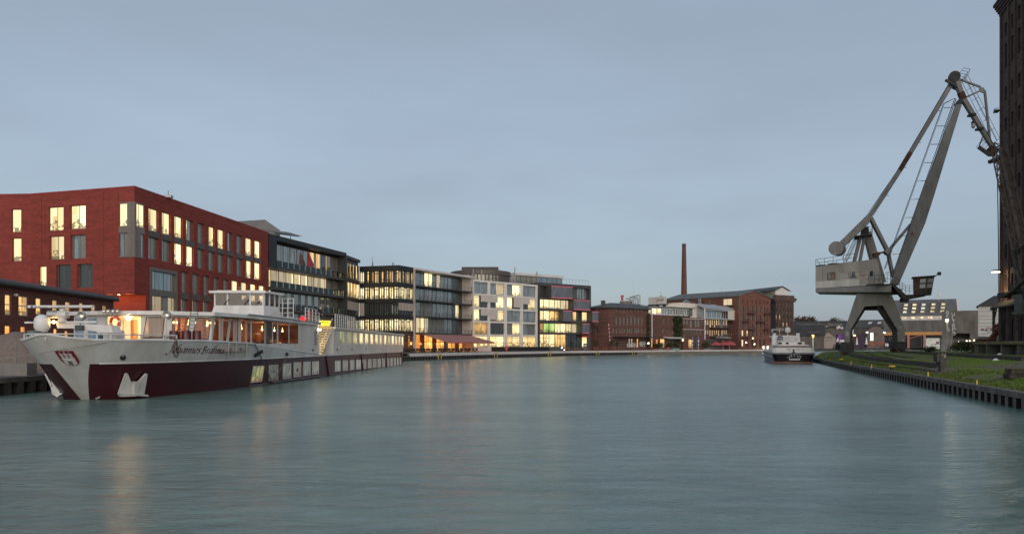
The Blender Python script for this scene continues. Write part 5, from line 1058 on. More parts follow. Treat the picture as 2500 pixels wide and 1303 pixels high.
for a, b, w_ in (((2125.5,530),N,.42),(N,(2223,548),.34),(N,(2181,675),.36)): m.bar(c(*a,.2), c(*b,.2), w_, w_, up=Z); m.bar(c(*a,.2)+V(.45,1.2,0), c(*b,.2)+V(.45,1.2,0), w_*.8, w_*.8, up=Z)
a = c(*N,0); m.lathe(a+V(0,-.2,0), (.3,1,0), [(.42,0),(.42,1.9)], 12); m.build('luffing_link', CRN, cr)
m = MB(); m.bar(c(2132,623,.4), c(2146,619,.4), .5, .5); m.tube(c(2140,620,.4), c(2166,613,.4), .13, 8); m.build('luffing_screw', RUST, cr)
m = MB(); m.bar(c(2331,188,.3), c(2351,243,.3), .7, .75, w2=.55, h2=.6, up=Z); o = m.build('fly_jib', CRN, cr)
m.v = []; m.f = []; m.m = []; m.bar(c(2349,238,.3), c(2427,366,.3), .62, .62, w2=.5, h2=.5, up=Z); m.build('lower_section', CRN, o)
m = MB(); m.bar(c(2345,226,.28), c(2352,243,.28), .72, .66, up=Z); m.build('rust_patch', RUST, o)
m = MB()
for a, b, w_ in (((2340,193),(2394,213),.24),((2356,239),(2393,222),.24),((2404,222),(2416,336),.26),((2416,336),(2421,352),.2)): m.bar(c(*a,.4), c(*b,.4), w_, w_, up=Z)
plate(m, [(2390,213),(2402,214),(2405,220),(2403,227),(2392,223)], .3, .6); m.build('tie_frame', CRN, cr)
m = MB()
def cage(p0, p1, off, n, r=.028):
    rails = []
    for o_ in off: a, b = p0+o_, p1+o_; m.tube(a, b, r, 4); rails.append((a,b))
    for k in range(n+1):
        t_ = k/n; q = [a.lerp(b,t_) for a,b in rails]
        for s_, e_ in zip(q, q[1:]): m.tube(s_, e_, r, 4)
e1 = V(.55,0,.33); cage(c(2346,196,0), c(2424,350,0), [V(0,0,0), e1*1.6+V(0,.4,0), e1*2.7+V(0,.8,0)], 6); cage(c(2346,196,1.3), c(2424,350,1.3), [V(0,0,0), e1*1.0], 6); m.build('walkway_cage', CRD, cr)
m = MB(); cage(c(2337,185,-.5), c(2353,166,-.5), [V(0,0,0), V(.9,0,-.2), V(1.3,1.2,-.6), V(.1,1.4,-.2)], 3); cage(c(2309,197,-.3), c(2330,176,-.3), [V(0,0,0), V(.5,.2,-.5), V(.9,1.2,-.4)], 2); m.build('head_railing', CRD, cr)
m = MB(); a = c(2331,186,-.1); m.lathe(a, (.35,1,0), [(.75,0),(.75,.15),(.6,.2),(.6,.5),(.75,.55),(.75,.7)], 20); m.prism([c(2318,205,.0),c(2339,215,.0),c(2341,190,.0),c(2325,184,.0)], [p+V(.5,1.3,0) for p in (c(2318,205,.0),c(2339,215,.0),c(2341,190,.0),c(2325,184,.0))]); m.bar(c(2308,196,0), c(2330,207,0), .35, .2, up=Z); m.build('jib_head', CRD, cr)
m = MB(); a = c(2424,367,-.4); m.lathe(a, (.35,1,0), [(.66,0),(.7,.1),(.5,.2),(.5,.8),(.7,.9),(.66,1.0)], 20); m.bar(c(2424,366,.2), c(2441,355,.2), .2, .2, up=Z); m.build('end_sheave', RUST, cr)
m = MB(); cage(c(2389,358,-.4), c(2417,378,-.4), [V(0,0,0), V(.7,0,1.0), V(1.0,.9,1.2), V(.3,1,.2)], 4); m.bar(c(2389,359,-.4), c(2417,379,-.4), .5, .22, up=Z); m.bar(c(2391,357,0), c(2399,334,0), .12, .12, up=Z); m.build('end_platform', CRD, cr)
m = MB(); a = c(2376,304,.1); m.bar(c(2380,292,.3), c(2376,296,.1), .12, .12, up=Z); m.lathe(a+V(0,0,.3), (0,0,-1), [(.12,-.2),(.3,.05),(.3,.2)], 12); o = m.build('work_lamp', CRD, cr); m = MB(); m.lathe(a+V(0,0,.1), (0,0,-1), [(.26,0),(.27,.4),(.2,.6),(.05,.68)], 12); m.build('globe', M('lamp_globe', (.5,.52,.52), .2), o)
for y, x in ((280,2374),(314,2393)): m = MB(); a = c(x,y,-.1); m.box((a.x-.3,a.y-.3,a.z-.15), (a.x+.4,a.y+.8,a.z+.15)); m.build('bracket', CRD, cr)
m = MB(); m.path([c(2434,372,.1), c(2435.5,470,.1), c(2437.5,600,.1), c(2438.5,760,.1)], .05, 5); m.path([c(2434.6,372,.6), c(2438.2,600,.6), c(2439.3,760,.6)], .05, 5); m.build('hoist_rope', M('dark_rope', (.02,.022,.03), .6), cr)
m = MB(); p0, p1 = c(2181,664,-.5), c(2331,240,-.5)
m.tube(p0, p1, .05, 5); m.tube(p0+V(.35,.3,0), p1+V(.35,.3,0), .05, 5)
for k in range(90): t_ = k/89; a = p0.lerp(p1,t_); m.tube(a, a+V(.35,.3,0), .025, 4)
for o_ in (V(-1.05,0,-.1), V(-.75,.35,.0), V(-1.3,-.35,-.15)): m.tube(c(2178,655,-.5)+o_, c(2322,252,-.5)+o_, .028, 4); m.tube(c(2322,252,-.5)+o_, p1, .028, 4)
for k in range(10): t_ = k/9.5; a = p0.lerp(p1,t_); m.path([a, a+V(-1.3,-.35,-.15), a+V(-1.05,0,-.1), a+V(-.75,.35,0), a+V(.3,.3,0)], .028, 4)
m.build('jib_ladder', CRD, cr)
# driver's cab on its arm
m = MB(); pts = [(2173,691),(2180,690),(2204,712),(2212,719),(2240,718),(2262,716),(2262,721),(2226,728),(2207,731),(2199,721)]; plate(m, pts, -1.6, .8); m.build('cab_arm', CRD, cr)
m = MB(); a = c(2212,731,-1.2); m.box((a.x-.4,a.y,a.z-.35), (a.x+.4,a.y+1,a.z+.2)); m.build('bracket', CRD, cr)
cf = [c(2229.7,720.7,-1.8),c(2273.8,718.6,-2.2),c(2281,676,-2.3),c(2228.6,679,-1.8)]; dd = V(1.0,1.9,0); m = MB(); m.prism(cf, [p+dd for p in cf]); o = m.build('driver_cab', CRD, cr)
cq = lambda u, v, o_=.03: (cf[0]*(1-u)*(1-v)+cf[1]*u*(1-v)+cf[2]*u*v+cf[3]*(1-u)*v)+V(0,-o_,0)
m = MB(); m.prism([cq(.0,.02),cq(.3,.02),cq(.3,.98),cq(.0,.98)], [cq(.0,.02,0),cq(.3,.02,0),cq(.3,.98,0),cq(.0,.98,0)]); m.build('rusty_side', M('cab_rust', (.10,.055,.045), .8, .25, 2), o)
for i, (u0, u1) in enumerate(((.34,.62),(.70,.96))):
    for j, (v0, v1) in enumerate(((.06,.33),(.4,.62),(.7,.93))):
        mt = GD if j == 0 else M('cab_pane_%d%d' % (i,j), (.52,.52,.52) if i == 0 else (.30,.32,.33), .15, .05); m = MB(); q = (u0 if j else u0, u1)
        m.prism([cq(u0,v0),cq(u1,v0),cq(u1,v1),cq(u0,v1)], [cq(u0,v0,.01),cq(u1,v0,.01),cq(u1,v1,.01),cq(u0,v1,.01)]); m.build('window', mt, o)
m = MB(); a, b = c(2227,678,-2.2), c(2284,674,-2.6); m.prism([a,b,b+V(1.1,2.4,0),a+V(1.1,2.4,0)], [p+V(0,0,.14) for p in (a,b,b+V(1.1,2.4,0),a+V(1.1,2.4,0))]); m.bar(b, b+V(.3,0,.35), .1, .1); m.lathe(b+V(.2,-.1,.4), (.8,-.3,-.2), [(.15,0),(.25,.1),(.25,.45)], 10); m.build('cab_roof', CRD, o)
m = MB()
for h in (.4,.75,1.1): m.path([c(2196,704,-1.6)+V(0,0,h), c(2211,716,-1.6)+V(0,0,h), c(2229,716,-1.6)+V(0,0,h)], .03, 4)
for x, y in ((2196,704),(2203,710),(2211,716),(2220,716)): p = c(x,y,-1.6); m.tube(p, p+V(0,0,1.1), .03, 4)
for h in (.5,1.05): m.path([c(2136,690,-3)+V(0,0,h), c(2165,688,-3)+V(0,0,h), c(2176,690,-2.4)+V(0,0,h), c(2196,704,-1.7)+V(0,0,h)], .03, 4)
for x in (2136,2146,2156,2166,2174): p = c(x,690,-3); m.tube(p, p+V(0,0,1.1), .03, 4)
m.build('gangway_railing', CRD, cr)
m = MB(); m.prism([c(2116,694.5,-3.1),c(2176,692,-3.1),c(2176,694.2,-3.1),c(2116,697,-3.1)], [p+V(.3,1,0) for p in (c(2116,694.5,-3.1),c(2176,692,-3.1),c(2176,694.2,-3.1),c(2116,697,-3.1))]); m.build('gangway', CRD, cr)
m = MB(); scrawlp = [(2065,812),(2072,808),(2072,816),(2065,820)]
for k in range(8): th = k*R(45); m.tube(c(2068.5,815,-.05), c(2068.5+4.5*math.cos(th),815+7*math.sin(th),-.05), .03, 4)
m.path([c(2068.5+4*math.cos(q*R(30)),815+5.5*math.sin(q*R(30)),-.05) for q in range(13)], .03, 4); m.build('graffiti_lettering', SPRAY, cr)
m = MB(); rd = random.Random(9)
for k in range(14): x, y = 2195+rd.uniform(0,12), 799+rd.uniform(-2,2); m.tube(c(x,y,-.05), c(x+rd.uniform(-3,3),y+rd.uniform(-3,3),-.05), .03, 4)
m.build('graffiti_lettering', SPRAY, cr)
for x, y in ((2203,831.5),): m = MB(); m.prism([c(x,y,-.06),c(x+3,y,-.06),c(x+3,y-3.2,-.06),c(x,y-3.2,-.06)], [c(x,y,0),c(x+3,y,0),c(x+3,y-3.2,0),c(x,y-3.2,0)]); m.build('notice', WHITE, cr)
# ------------------------------------------------------------------ brick silo at the right edge
SB = brick('silo_brick', (.125,.078,.066), (.088,.058,.052), (.06,.05,.045), .45, .16, streak=.4)
sA = X(2443,95); sB_ = (sA[0]-.312*34, sA[1]-34); si = thing('brick_silo', 'towering dark brick granary at the right edge with small deep windows', 'silo', (sA[0], sA[1], 1.88)); f = Fr(sA, sB_)
ST = EYE+(HY+30)*95/F; hol = []
for k, (xa, xb) in enumerate(((2453,2459.5),(2468.7,2475),(2485,2491.5),(2503,2509))):
    ua, ub = f.u(xa), f.u(xb); uc = f.u(2456)
    for y, h in ((55,34),(106,60),(212,34),(287,34),(365,32),(443,32),(521,33),(597,34),(672,44)): zt_ = f.z(y,uc); hol.append((ua,ub,f.z(y+h,uc),zt_))
u1, u2 = f.u(2467), f.u(2477.5); zw = [h for h in hol if not (h[0] > f.u(2466) and h[1] < f.u(2479) and h[3] < f.z(560,f.u(2456)) and h[2] > f.z(690,f.u(2456)))]
m = MB(); holed(m, f, 0, f.L, 1.88, ST, zw+[(u1,u2,f.z(656,f.u(2456)),f.z(590,f.u(2456)))], .4)
for x in (2445.5,2464,2480,2497.5,2516): u = f.u(x); m.fbox(f, u-.22, u+.22, 0, .18, 8.2, f.z(40,0))
m.poly([f.p(0,0,1.88),f.p(0,-20,1.88),f.p(0,-20,ST),f.p(0,0,ST)]); m.poly([f.p(f.L,0,1.88),f.p(f.L,-20,1.88),f.p(f.L,-20,ST),f.p(f.L,0,ST)]); m.build('wall', SB, si, recalc=False)
for a, b, z0, z1_ in zw+[(u1,u2,f.z(656,f.u(2456)),f.z(590,f.u(2456)))]: 
    if a < f.u(2500): window(si, f, a, b, z0, z1_, -.32, [GOD], CRD, .07, (.5,), (.33,.66))
m = MB(); zc = f.z(40,0)
for k in range(5): m.fbox(f, -.15-.12*k, f.L, -.3, .15+.13*k, zc+k*.32, zc+.32+k*.32)
m.build('cornice', SB, si)
m = MB(); zc = f.z(273,0); m.prism([f.p(-.5,.2,zc),f.p(.6,.2,zc),f.p(.6,.2,zc+.1),f.p(-.1,.2,zc+.35)], [f.p(-.5,.7,zc),f.p(.6,.7,zc),f.p(.6,.7,zc+.1),f.p(-.1,.7,zc+.35)]); m.tube(f.p(-.9,.5,zc+.6), f.p(.2,.3,zc+.45), .04, 4); m.build('bracket', CRD, si)
# wall lamp and the pool of light on the brick
a = P(2441,664,93.4); b = P(2424,660.5,92.6); m = MB(); m.path([f.p(.6,.02,a.z-.1), a, b], .06, 6); m.prism([b+V(-.1,-.2,-.12),b+V(.9,-.2,-.12),b+V(.9,.2,-.12),b+V(-.1,.2,-.12)], [b+V(.1,-.12,.1),b+V(.8,-.12,.1),b+V(.8,.12,.1),b+V(.1,.12,.1)]); o = m.build('wall_lamp', CRD, si)
m = MB(); m.box((b.x-.05,b.y-.17,b.z-.2), (b.x+.75,b.y+.17,b.z-.125)); m.build('diffuser', glow('lamp_white', (1,.9,.68), 5), o)
lamp('lamp_light', b+V(.3,0,-.35), 35, (1,.72,.4), .2, si)
u = f.u(2457); zq = f.z(678,u); lamp('flood_light', f.p(u-.1,.45,zq-1.5), 45, (1,.66,.3), .25, si)
# conveyor gallery hung on the silo
t = thing('conveyor_gallery', 'rusty lattice conveyor gallery slanting down the silo wall', 'conveyor', f.p(3,1.5,10)); a0, a1 = f.p(f.u(2458,2.4),2.4,f.z(405,1)), f.p(f.u(2512,2.4),2.4,f.z(625,8)); m = MB()
RU2 = M('rusty_iron', (.11,.085,.07), .8, .3, 2); of = [V(0,0,0), V(-.55,-.5,-.9), V(-1.5,.3,-.4), V(-1.0,.6,.6)]
for o_ in of: m.bar(a0+o_, a1+o_, .11, .11)
n = 15
for k in range(n):
    p, q = a0.lerp(a1,k/n), a0.lerp(a1,(k+1)/n)
    for i in range(4): j = (i+1)%4; m.tube(p+of[i], p+of[j], .045, 4); m.tube(p+of[i], q+of[j], .045, 4)
m.build('lattice', RU2, t); m = MB(); m.tube(a0+V(-.7,0,-.2), a1+V(-.7,0,-.2), .24, 10); m.build('duct', RU2, t)
m = MB(); m.tube(f.p(f.u(2452),.1,f.z(385,1)), f.p(f.u(2463),2.0,f.z(398,2)), .25, 8); m.build('bracket', RU2, t)
t = thing('loading_chute', 'thick grey green chute pipes bent over the silo loading canopy', 'chute', f.p(7,1.5,9)); MOSS = M('mossy_pipe', (.075,.075,.055), .8, .3, 1.5)
PC = lambda px, py, n: f.p(f.u(px,n), n, f.z(py, f.u(px,n), n))
m = MB(); m.path([PC(2490,588,.6), PC(2477,598,1.6), PC(2474,618,1.8), PC(2480,650,1.8), PC(2493,690,1.8), PC(2506,720,1.8)], .24, 10); m.build('spout', MOSS, t)
m = MB(); m.path([PC(2453,722,2.2), PC(2475,708,2.4), PC(2505,680,2.6)], .19, 10); m.build('chute', MOSS, t)
m = MB(); m.tube(PC(2492,718,2.0), PC(2491,762,2.0), .55, 14); m.tube(PC(2491,761,2.0), PC(2491,767,2.0), .75, 14); m.build('hopper', M('hopper_green', (.085,.10,.09), .6, .2, 1), t)
m = MB(); m.box(tuple(PC(2455,721,1.6)-V(.4,.4,.25)), tuple(PC(2455,721,1.6)+V(.4,.9,.3))); m.fbox(f, f.u(2458,1), f.u(2500,1), .4, 1.9, f.z(722,5), f.z(718,5)); m.build('platform', CRD, t)
m = MB(); rd = random.Random(12)
for k in range(12): m.tube(PC(2470+rd.uniform(0,25),690+rd.uniform(-5,30),1.2), PC(2472+rd.uniform(0,28),700+rd.uniform(-5,25),1.6), .05, 5)
m.build('pipework', CRD, t)
# canopy and loading dock
t = thing('loading_canopy', 'sagging dark loading canopy on posts against the silo', 'canopy', f.p(4,2,6)); m = MB()
za, zb = f.z(738,1,0), f.z(752,1,3); m.prism([f.p(-.3,.1,za),f.p(11,.1,za),f.p(11,1.05,zb-.1),f.p(-.3,1.05,zb-.1)], [f.p(-.3,.1,za+.18),f.p(11,.1,za+.18),f.p(11,1.05,zb+.08),f.p(-.3,1.05,zb+.08)]); m.build('roof', M('canopy_sheet', (.06,.052,.042), .8, .3, 1), t)
m = MB()
for k in range(7): u = -.4+k*1.8; m.fbox(f, u-.1, u+.1, .3, 3.2, za-.6, za-.35) if False else m.bar(f.p(u,.2,za-.12), f.p(u,1.0,zb-.22), .1, .18)
m.build('rafter', CRD, t)
for u in (-.1,2.4,5.6,8.6): m = MB(); m.fbox(f, u-.14, u+.14, .6, .85, 3.32, zb-.02); m.bar(f.p(u,.7,zb-1.6), f.p(u+1.1,.7,zb-.15), .12, .12); m.build('post', M('timber_post_%d' % int(u*10+9), (.12,.10,.085), .85, .3, 2), t)
for i, u in enumerate((1.0,4.2,7.4)): m = MB(); m.fbox(f, u-.55, u+.55, .02, .1, 3.32, 6.0); m.build('door', BLACK, t)
t = thing('loading_dock', 'long concrete loading dock with a ragged yellow edge below the silo', 'loading dock', f.p(3,4,1.85)); z1_ = EYE+(HY-838)*91/F+.02; z1_ = 3.3
fd = Fr(X(2373,96), (X(2373,96)[0]+9.3-.312*26, X(2373,96)[1]-2.9-26)); e = [X(2374,93), (X(2374,93)[0]+1.2-.312*40, 93-40)]; fd = Fr(*e)
m = MB(); m.fbox(fd, 0, 40, -12, 0, z1_-.35, z1_); m.build('deck', M('dock_deck', (.22,.19,.13), .85, .3, 1.5), t)
m = MB(); m.fbox(fd, .1, 1.6, -12, -.15, 1.5, z1_-.36); m.fbox(fd, 1.6, 40, -12, -1.3, 1.5, z1_-.36)
for k in range(7): u = 5+k*5; m.fbox(fd, u-.25, u+.25, -1.3, -.1, 1.5, z1_-.36)
m.build('base', M('dock_concrete', (.20,.185,.16), .9, .3, .8, wall=True, stretch=(1,.3,1)), t)
m = MB(); rd = random.Random(3); u = .1
while u < 38: w_ = rd.uniform(.3,1.1); m.fbox(fd, u, u+w_, .003, .05, z1_-rd.uniform(.12,.25), z1_-.03); u += w_+rd.uniform(.1,1.2)
m.build('edge_marking', M('worn_yellow', (.36,.26,.07), .85, .3, 2), t)
# rusty loader arm leaning by the dock
t = thing('loader_arm', 'rust red bent loader arm standing on the dock end', 'loader arm', P(2420,838,95)); m = MB(); q = lambda x, y, d=95: P(x,y,d)
m.bar(q(2412,838), q(2441,801), .55, .5, up=(0,1,0)); m.build('boom', M('loader_rust', (.17,.055,.035), .85, .3, 1.5), t)
m = MB(); m.bar(q(2441,806), q(2436,790), .5, .45, up=(0,1,0)); m.lathe(q(2438,803)+V(0,-.4,0), (0,1,0), [(.42,0),(.42,.8)], 12); m.build('elbow', M('loader_orange', (.30,.085,.04), .8, .2, 2), t)
m = MB(); a = q(2413,838); m.box((a.x-1.2,a.y-.5,3.3), (a.x+.7,a.y+.6,3.65)); m.build('foot', RUST, t)
# ------------------------------------------------------------------ the river cruise ship
XC, HB, SY1 = -22.1, 5.2, 124.0
ship = thing('river_cruise_ship', 'long white and maroon river cruise ship with castle crest, moored beside the red office block', 'ship', (XC, 80, 0))
SHIPW = M('ship_white', (.62,.62,.62), .34, .06, .9, stretch=(1,.8,.22), col2=(.47,.455,.43), detail=6); SHIPM = M('ship_maroon', (.062,.006,.013), .36, .15, .4, stretch=(1,.4,1), col2=(.042,.005,.010))
SHIPG = M('deck_grey', (.20,.21,.21), .7, .15, 1)
ZT = 3.07
def stem(z): return 40.6-3.7*z/ZT
def hb(y, z):
    s = y-stem(z)
    if s <= 0: return 0
    h = min(1, max(0, z/ZT)); wl_ = HB*min(1, s/31)**.30; tp = HB if s >= 17 else HB*math.sqrt(max(0, 1-(1-s/17)**2)); return wl_*(1-h)+tp*h
def hy(b, z):
    lo, hi = stem(z), stem(z)+32
    if b >= HB*.9995: return hi
    for _ in range(40):
        q = (lo+hi)/2
        if hb(q, z) < b: lo = q
        else: hi = q
    return hi
def hp(px, py, out=0):                  # the place on the near side of the hull seen at a pixel
    k = (px-CX)/F; lo, hi = 36.0, 123.0
    g = lambda y: XC+hb(y, EYE+(HY-py)/F*y)-k*y
    y = 37.0
    while y < 123 and g(y) < 0: y += .1
    y0, y1 = y-.1, y
    for _ in range(30):
        q = (y0+y1)/2
        if g(q) < 0: y0 = q
        else: y1 = q
    z = EYE+(HY-py)/F*y1; e = .05; t_ = Vector((hb(y1+e,z)-hb(y1-e,z), 2*e)).normalized()
    return V(XC+hb(y1,z)+t_.y*out, y1-t_.x*out, z)
def wb(z, sg): return .05+1.08*max(0,z)/1.9 if sg > 0 else .38+.2*max(0,z)/1.9
RR = (.015,.04,.08,.13,.2,.28,.36,.44,.52,.6,.68,.75,.82,.88,.93,.965,.985,1.0)
def topz(y, b):
    z = ZT-.12*sm(y, 44, 51)
    return z+(.26*(.5+.5*math.cos(math.pi*min(1,b/1.6))) if y < 39 else 0)
def ring(z, sgn, part, lift=False):
    w_ = wb(z, sgn); bs = [q*w_ for q in (0,.5,1)] if part == 'bow' else [w_+(HB-w_)*r for r in ((0,)+RR)]
    pts = []
    for b in bs: y = hy(b,z); pts.append(V(XC+sgn*b, y, topz(y,b) if lift else z))
    if part != 'bow':
        for y, b in ((80,HB),(100,HB),(118,HB),(121.5,5.0),(SY1,4.5)): pts.append(V(XC+sgn*b, y, z))
    return pts
hull = MB(); up_ = MB(); band = MB()
for sg in (1,-1):
    zs = (-.7,0,.5,1.0,1.5,1.9); hull.grid([ring(z,sg,'side') for z in zs]); band.grid([ring(z,sg,'bow') for z in zs])
a = [V(XC+sg*4.5,SY1,z) for sg in (1,-1) for z in (-.7,1.9)]; hull.poly([a[0],a[1],a[3],a[2]])
hull.build('hull', SHIPM, ship, smooth=True, weld=True)
band.build('bow_stripe', SHIPW, ship, smooth=True, weld=True)
# white topsides: bulwark at the bow, sloping down to the low side deck aft
for sg in (1,-1):
    for part in ('bow','side'):
        lo, mid = ring(1.9,sg,part), ring(2.5,sg,part); hi = ring(ZT,sg,part,True)
        if part == 'side':
            hi2, mid2 = [], []
            for a, b, c_ in zip(lo, mid, hi):
                f_ = sm(c_.y, 51, 60); zt_ = c_.z+(2.02-c_.z)*min(1,max(0,(c_.y-51)/8.5))
                zm_ = 1.9+(zt_-1.9)*.5; hi2.append(V(XC+sg*hb(c_.y,zt_) if 46 < c_.y < 79 else c_.x,c_.y,zt_)); mid2.append(V(XC+sg*hb(b.y,zm_) if 46 < b.y < 79 else b.x,b.y,zm_))
            hi, mid = hi2, mid2
            ex = []
            for arr in (lo,mid,hi):
                pass
        up_.grid([lo,mid,hi])
        ins = lambda p, z=None: V(p.x-sg*(.14 if part == 'side' or abs(p.x-XC) > .2 else 0), p.y+(.16 if p.y < 47 else 0), p.z if z is None else z)
        up_.grid([hi,[ins(p) for p in hi],[ins(p) for p in mid]])
up_.build('topsides', SHIPW, ship, smooth=True, weld=False)
m = MB()
for sg in (1,-1):
    for z, r_ in ((1.92,.05),) if sg > 0 else ():
        pts = ring(z,sg,'side')[3:]; m.path(pts, r_, 6)
    pts = []
    for part in ('bow','side'):
        for c_ in ring(ZT,sg,part,True)[(1 if part == 'side' else 0):]:
            if c_.y < 60.5: pts.append(V(c_.x, c_.y, (c_.z+(2.02-c_.z)*min(1,max(0,(c_.y-51)/8.5)) if part == 'side' else c_.z)+.02))
    m.path(pts, .06, 6)
m.build('rubbing_strake', SHIPW, ship, smooth=True)
m = MB(); m.plan([(XC-HB+.3,124),(XC-HB+.3,70),(XC-4.6,55),(XC-3.6,46),(XC-2.0,41.5),(XC,39.5),(XC+2.0,41.5),(XC+3.6,46),(XC+4.6,55),(XC+HB-.3,70),(XC+HB-.3,124)], 1.75, 1.93); m.plan([(XC-4.2,50),(XC-3.4,45.2),(XC-2.2,42),(XC,40),(XC+2.2,42),(XC+3.4,45.2),(XC+4.2,50)], 1.94, 2.35); m.build('deck', SHIPG, ship)
# rail round the bow
m = MB(); pts = []
for part, sg in (('side',-1),('bow',-1),('bow',1),('side',1)):
    arr = ring(ZT,sg,part,True); arr = arr[::-1] if sg < 0 else arr
    pts += [p+V(-sg*.08,.12,0) for p in arr if p.y < (41 if sg < 0 else 42.6)]
pts = [p for i,p in enumerate(pts) if i == 0 or (p-pts[i-1]).length > .02]; top = [V(p.x,p.y,ZT+.30) for p in pts]; m.path(top, .035, 6)
for i in range(0, len(top), 3): m.tube(V(top[i].x,top[i].y,ZT+.0), top[i], .04, 6)
e = hp(402,819,-.1); m.path([top[-1], e, hp(414,829,-.1)], .035, 6); m.tube(hp(350,832,-.1), hp(350,819,-.1), .035, 6); m.build('bow_rail', SHIPW, ship)
# lettering, crest
def spline(p, k=4):
    out = []; n = len(p)
    for i in range(n-1):
        a, b, c_, d = p[max(i-1,0)], p[i], p[i+1], p[min(i+2,n-1)]
        for j in range(k):
            t = j/k; out.append(tuple(.5*((2*b[q])+(c_[q]-a[q])*t+(2*a[q]-5*b[q]+4*c_[q]-d[q])*t*t+(3*b[q]-a[q]-3*c_[q]+d[q])*t**3) for q in (0,1)))
    return out+[p[-1]]
GLY = {'J':(1.2,[[(.75,1.55),(1.1,1.55)],[(.92,1.55),(.88,.6),(.72,0),(.45,-.3),(.1,-.35),(-.1,-.12)]]),'o':(.95,[[(.55,1),(.2,.8),(.1,.4),(.3,.02),(.6,.1),(.8,.5),(.7,.9),(.5,1)]]),
'h':(1.0,[[(.15,0),(.15,1.2),(.3,1.75),(.6,1.68)],[(.15,.5),(.45,.95),(.7,.95),(.72,.5),(.72,.05),(.88,.08)]]),'a':(1.0,[[(.75,.95),(.4,.98),(.12,.6),(.15,.1),(.4,.1),(.72,.6)],[(.78,1),(.74,.3),(.78,.02),(.95,.1)]]),
'n':(1.0,[[(.05,.85),(.2,.97),(.18,0)],[(.18,.5),(.5,.95),(.72,.9),(.72,.3),(.75,.03),(.9,.1)]]),'e':(.8,[[(.15,.45),(.6,.55),(.65,.85),(.45,1),(.2,.75),(.12,.35),(.3,.03),(.65,.15)]]),
's':(.72,[[(.6,.88),(.4,1),(.25,.8),(.45,.5),(.5,.2),(.3,0),(.05,.1)]]),'B':(1.2,[[(.38,0),(.38,1.5)],[(.05,1.3),(.4,1.55),(.8,1.45),(.85,1.1),(.4,.85),(.9,.7),(.95,.25),(.55,0),(.0,.02)]]),
'r':(.68,[[(.05,.85),(.2,.97),(.18,0)],[(.18,.5),(.45,.95),(.68,.9)]]),'m':(1.3,[[(.05,.85),(.2,.97),(.18,0)],[(.18,.5),(.45,.95),(.6,.9),(.6,0)],[(.6,.5),(.85,.95),(1.0,.9),(1.0,.3),(1.03,.03),(1.18,.1)]]),' ':(.32,[])}
m = MB(); txt = 'Johannes Brahms'; tot = sum(GLY[ch][0] for ch in txt); x0 = 0
def tp_(x, y):                          # letters stand on the near bow, evenly along it
    t = (x+y*.42)/tot; px = 406+(546-406)*(t*1.10-.10*t*t) if t < 1 else 546+140*.9*(t-1); py = 861+2*t-y*(12.0-1.2*t); return hp(px, py, .012)
for ch in txt:
    adv, strokes = GLY[ch]
    for st_ in strokes:
        q = spline(st_); nx, ny = .115, .095
        for (a,b),(c_,d) in zip(q,q[1:]): 
            m.poly([tp_(x0+a-nx,b-ny),tp_(x0+c_-nx,d-ny),tp_(x0+c_+nx,d+ny),tp_(x0+a+nx,b+ny)])
    x0 += adv
m.build('name_lettering', M('letter_maroon', (.09,.008,.012), .45, .05, 1), ship, recalc=False)
def cpt(u, v, o=.012):                  # crest coordinates on the bow flare beside the stem
    z = 1.80+.76*v; b = .03+.80*u*(1 if v > .35 else 1); y = hy(b,z); return V(XC+b+.004, y-o*1.4, z)
def cgrid(mb, fn, n=10, o=.012, mi=0):  # fn(v) -> (u0, u1)
    rows = []
    for i in range(n+1):
        v = i/n; a, b = fn(v)
        rows.append([cpt(a+(b-a)*j/6, v, o) for j in range(7)])
    mb.grid(rows, mi)
m = MB(); shape = lambda v: (.5-.5*min(1,math.sqrt(max(.0,1-(1-min(1,v/.45))**2))), .5+.5*min(1,math.sqrt(max(.0,1-(1-min(1,v/.45))**2))))
cgrid(m, shape, 16, .014); o = m.build('crest', M('crest_red', (.20,.006,.020), .45, .05, 1), ship, smooth=True)
m = MB()
def crect(u0, u1, v0, v1, od=.03): m.poly([cpt(u0,v0,od),cpt(u0+(u1-u0)*.5,v0,od),cpt(u1,v0,od),cpt(u1,v1,od),cpt(u0+(u1-u0)*.5,v1,od),cpt(u0,v1,od)])
for k in range(8): v0 = .03+k*.055; a, b = shape(v0); a2, b2 = shape(v0+.05); crect(max(a,.12)+.03, min(b,.88)-.03, v0, v0+.056)
crect(.12,.88,.47,.54)
for u in (.18,.42,.66): crect(u,u+.17,.54,.80); crect(u-.02,u+.19,.76,.83)
for u in (.235,.72): crect(u,u+.06,.88,.94)
crect(.455,.555,.83,.89); crect(.49,.52,.89,.98); m.build('castle', SHIPW, o, recalc=False)
m = MB(); crect(.38,.62,.06,.34,.05); m.build('gate', M('gate_grey', (.20,.17,.16), .6), o, recalc=False)
# anchors
def hplate(pts, o0, o1): mm = MB(); mm.prism([hp(x,y,o0) for x,y in pts], [hp(x,y,o1) for x,y in pts]); return mm
ANC = M('anchor_white', (.60,.60,.58), .5, .08, 2)
t = hplate([(316,931),(322,930),(326,934),(325,962),(316,963)], .05, .42).build('anchor', ANC, ship)
hplate([(301,910),(305,911),(318,944),(317,961),(288,966),(284,961)], .12, .24).build('fluke', ANC, t); hplate([(349,911),(352.5,913),(344,965),(323,960),(323,941)], .12, .24).build('fluke', ANC, t)
hplate([(283,959),(318,962),(318,966),(287,967)], .2, .55).build('crown_plate', ANC, t); hplate([(322,961),(343,962),(345,967),(322,965)], .2, .55).build('crown_plate', ANC, t)
ap = lambda pts, d, th: (lambda mm: (mm.prism([P(x,y,d) for x,y in pts], [P(x,y,d)+V(-.05,th,0) for x,y in pts]), mm)[1])(MB())
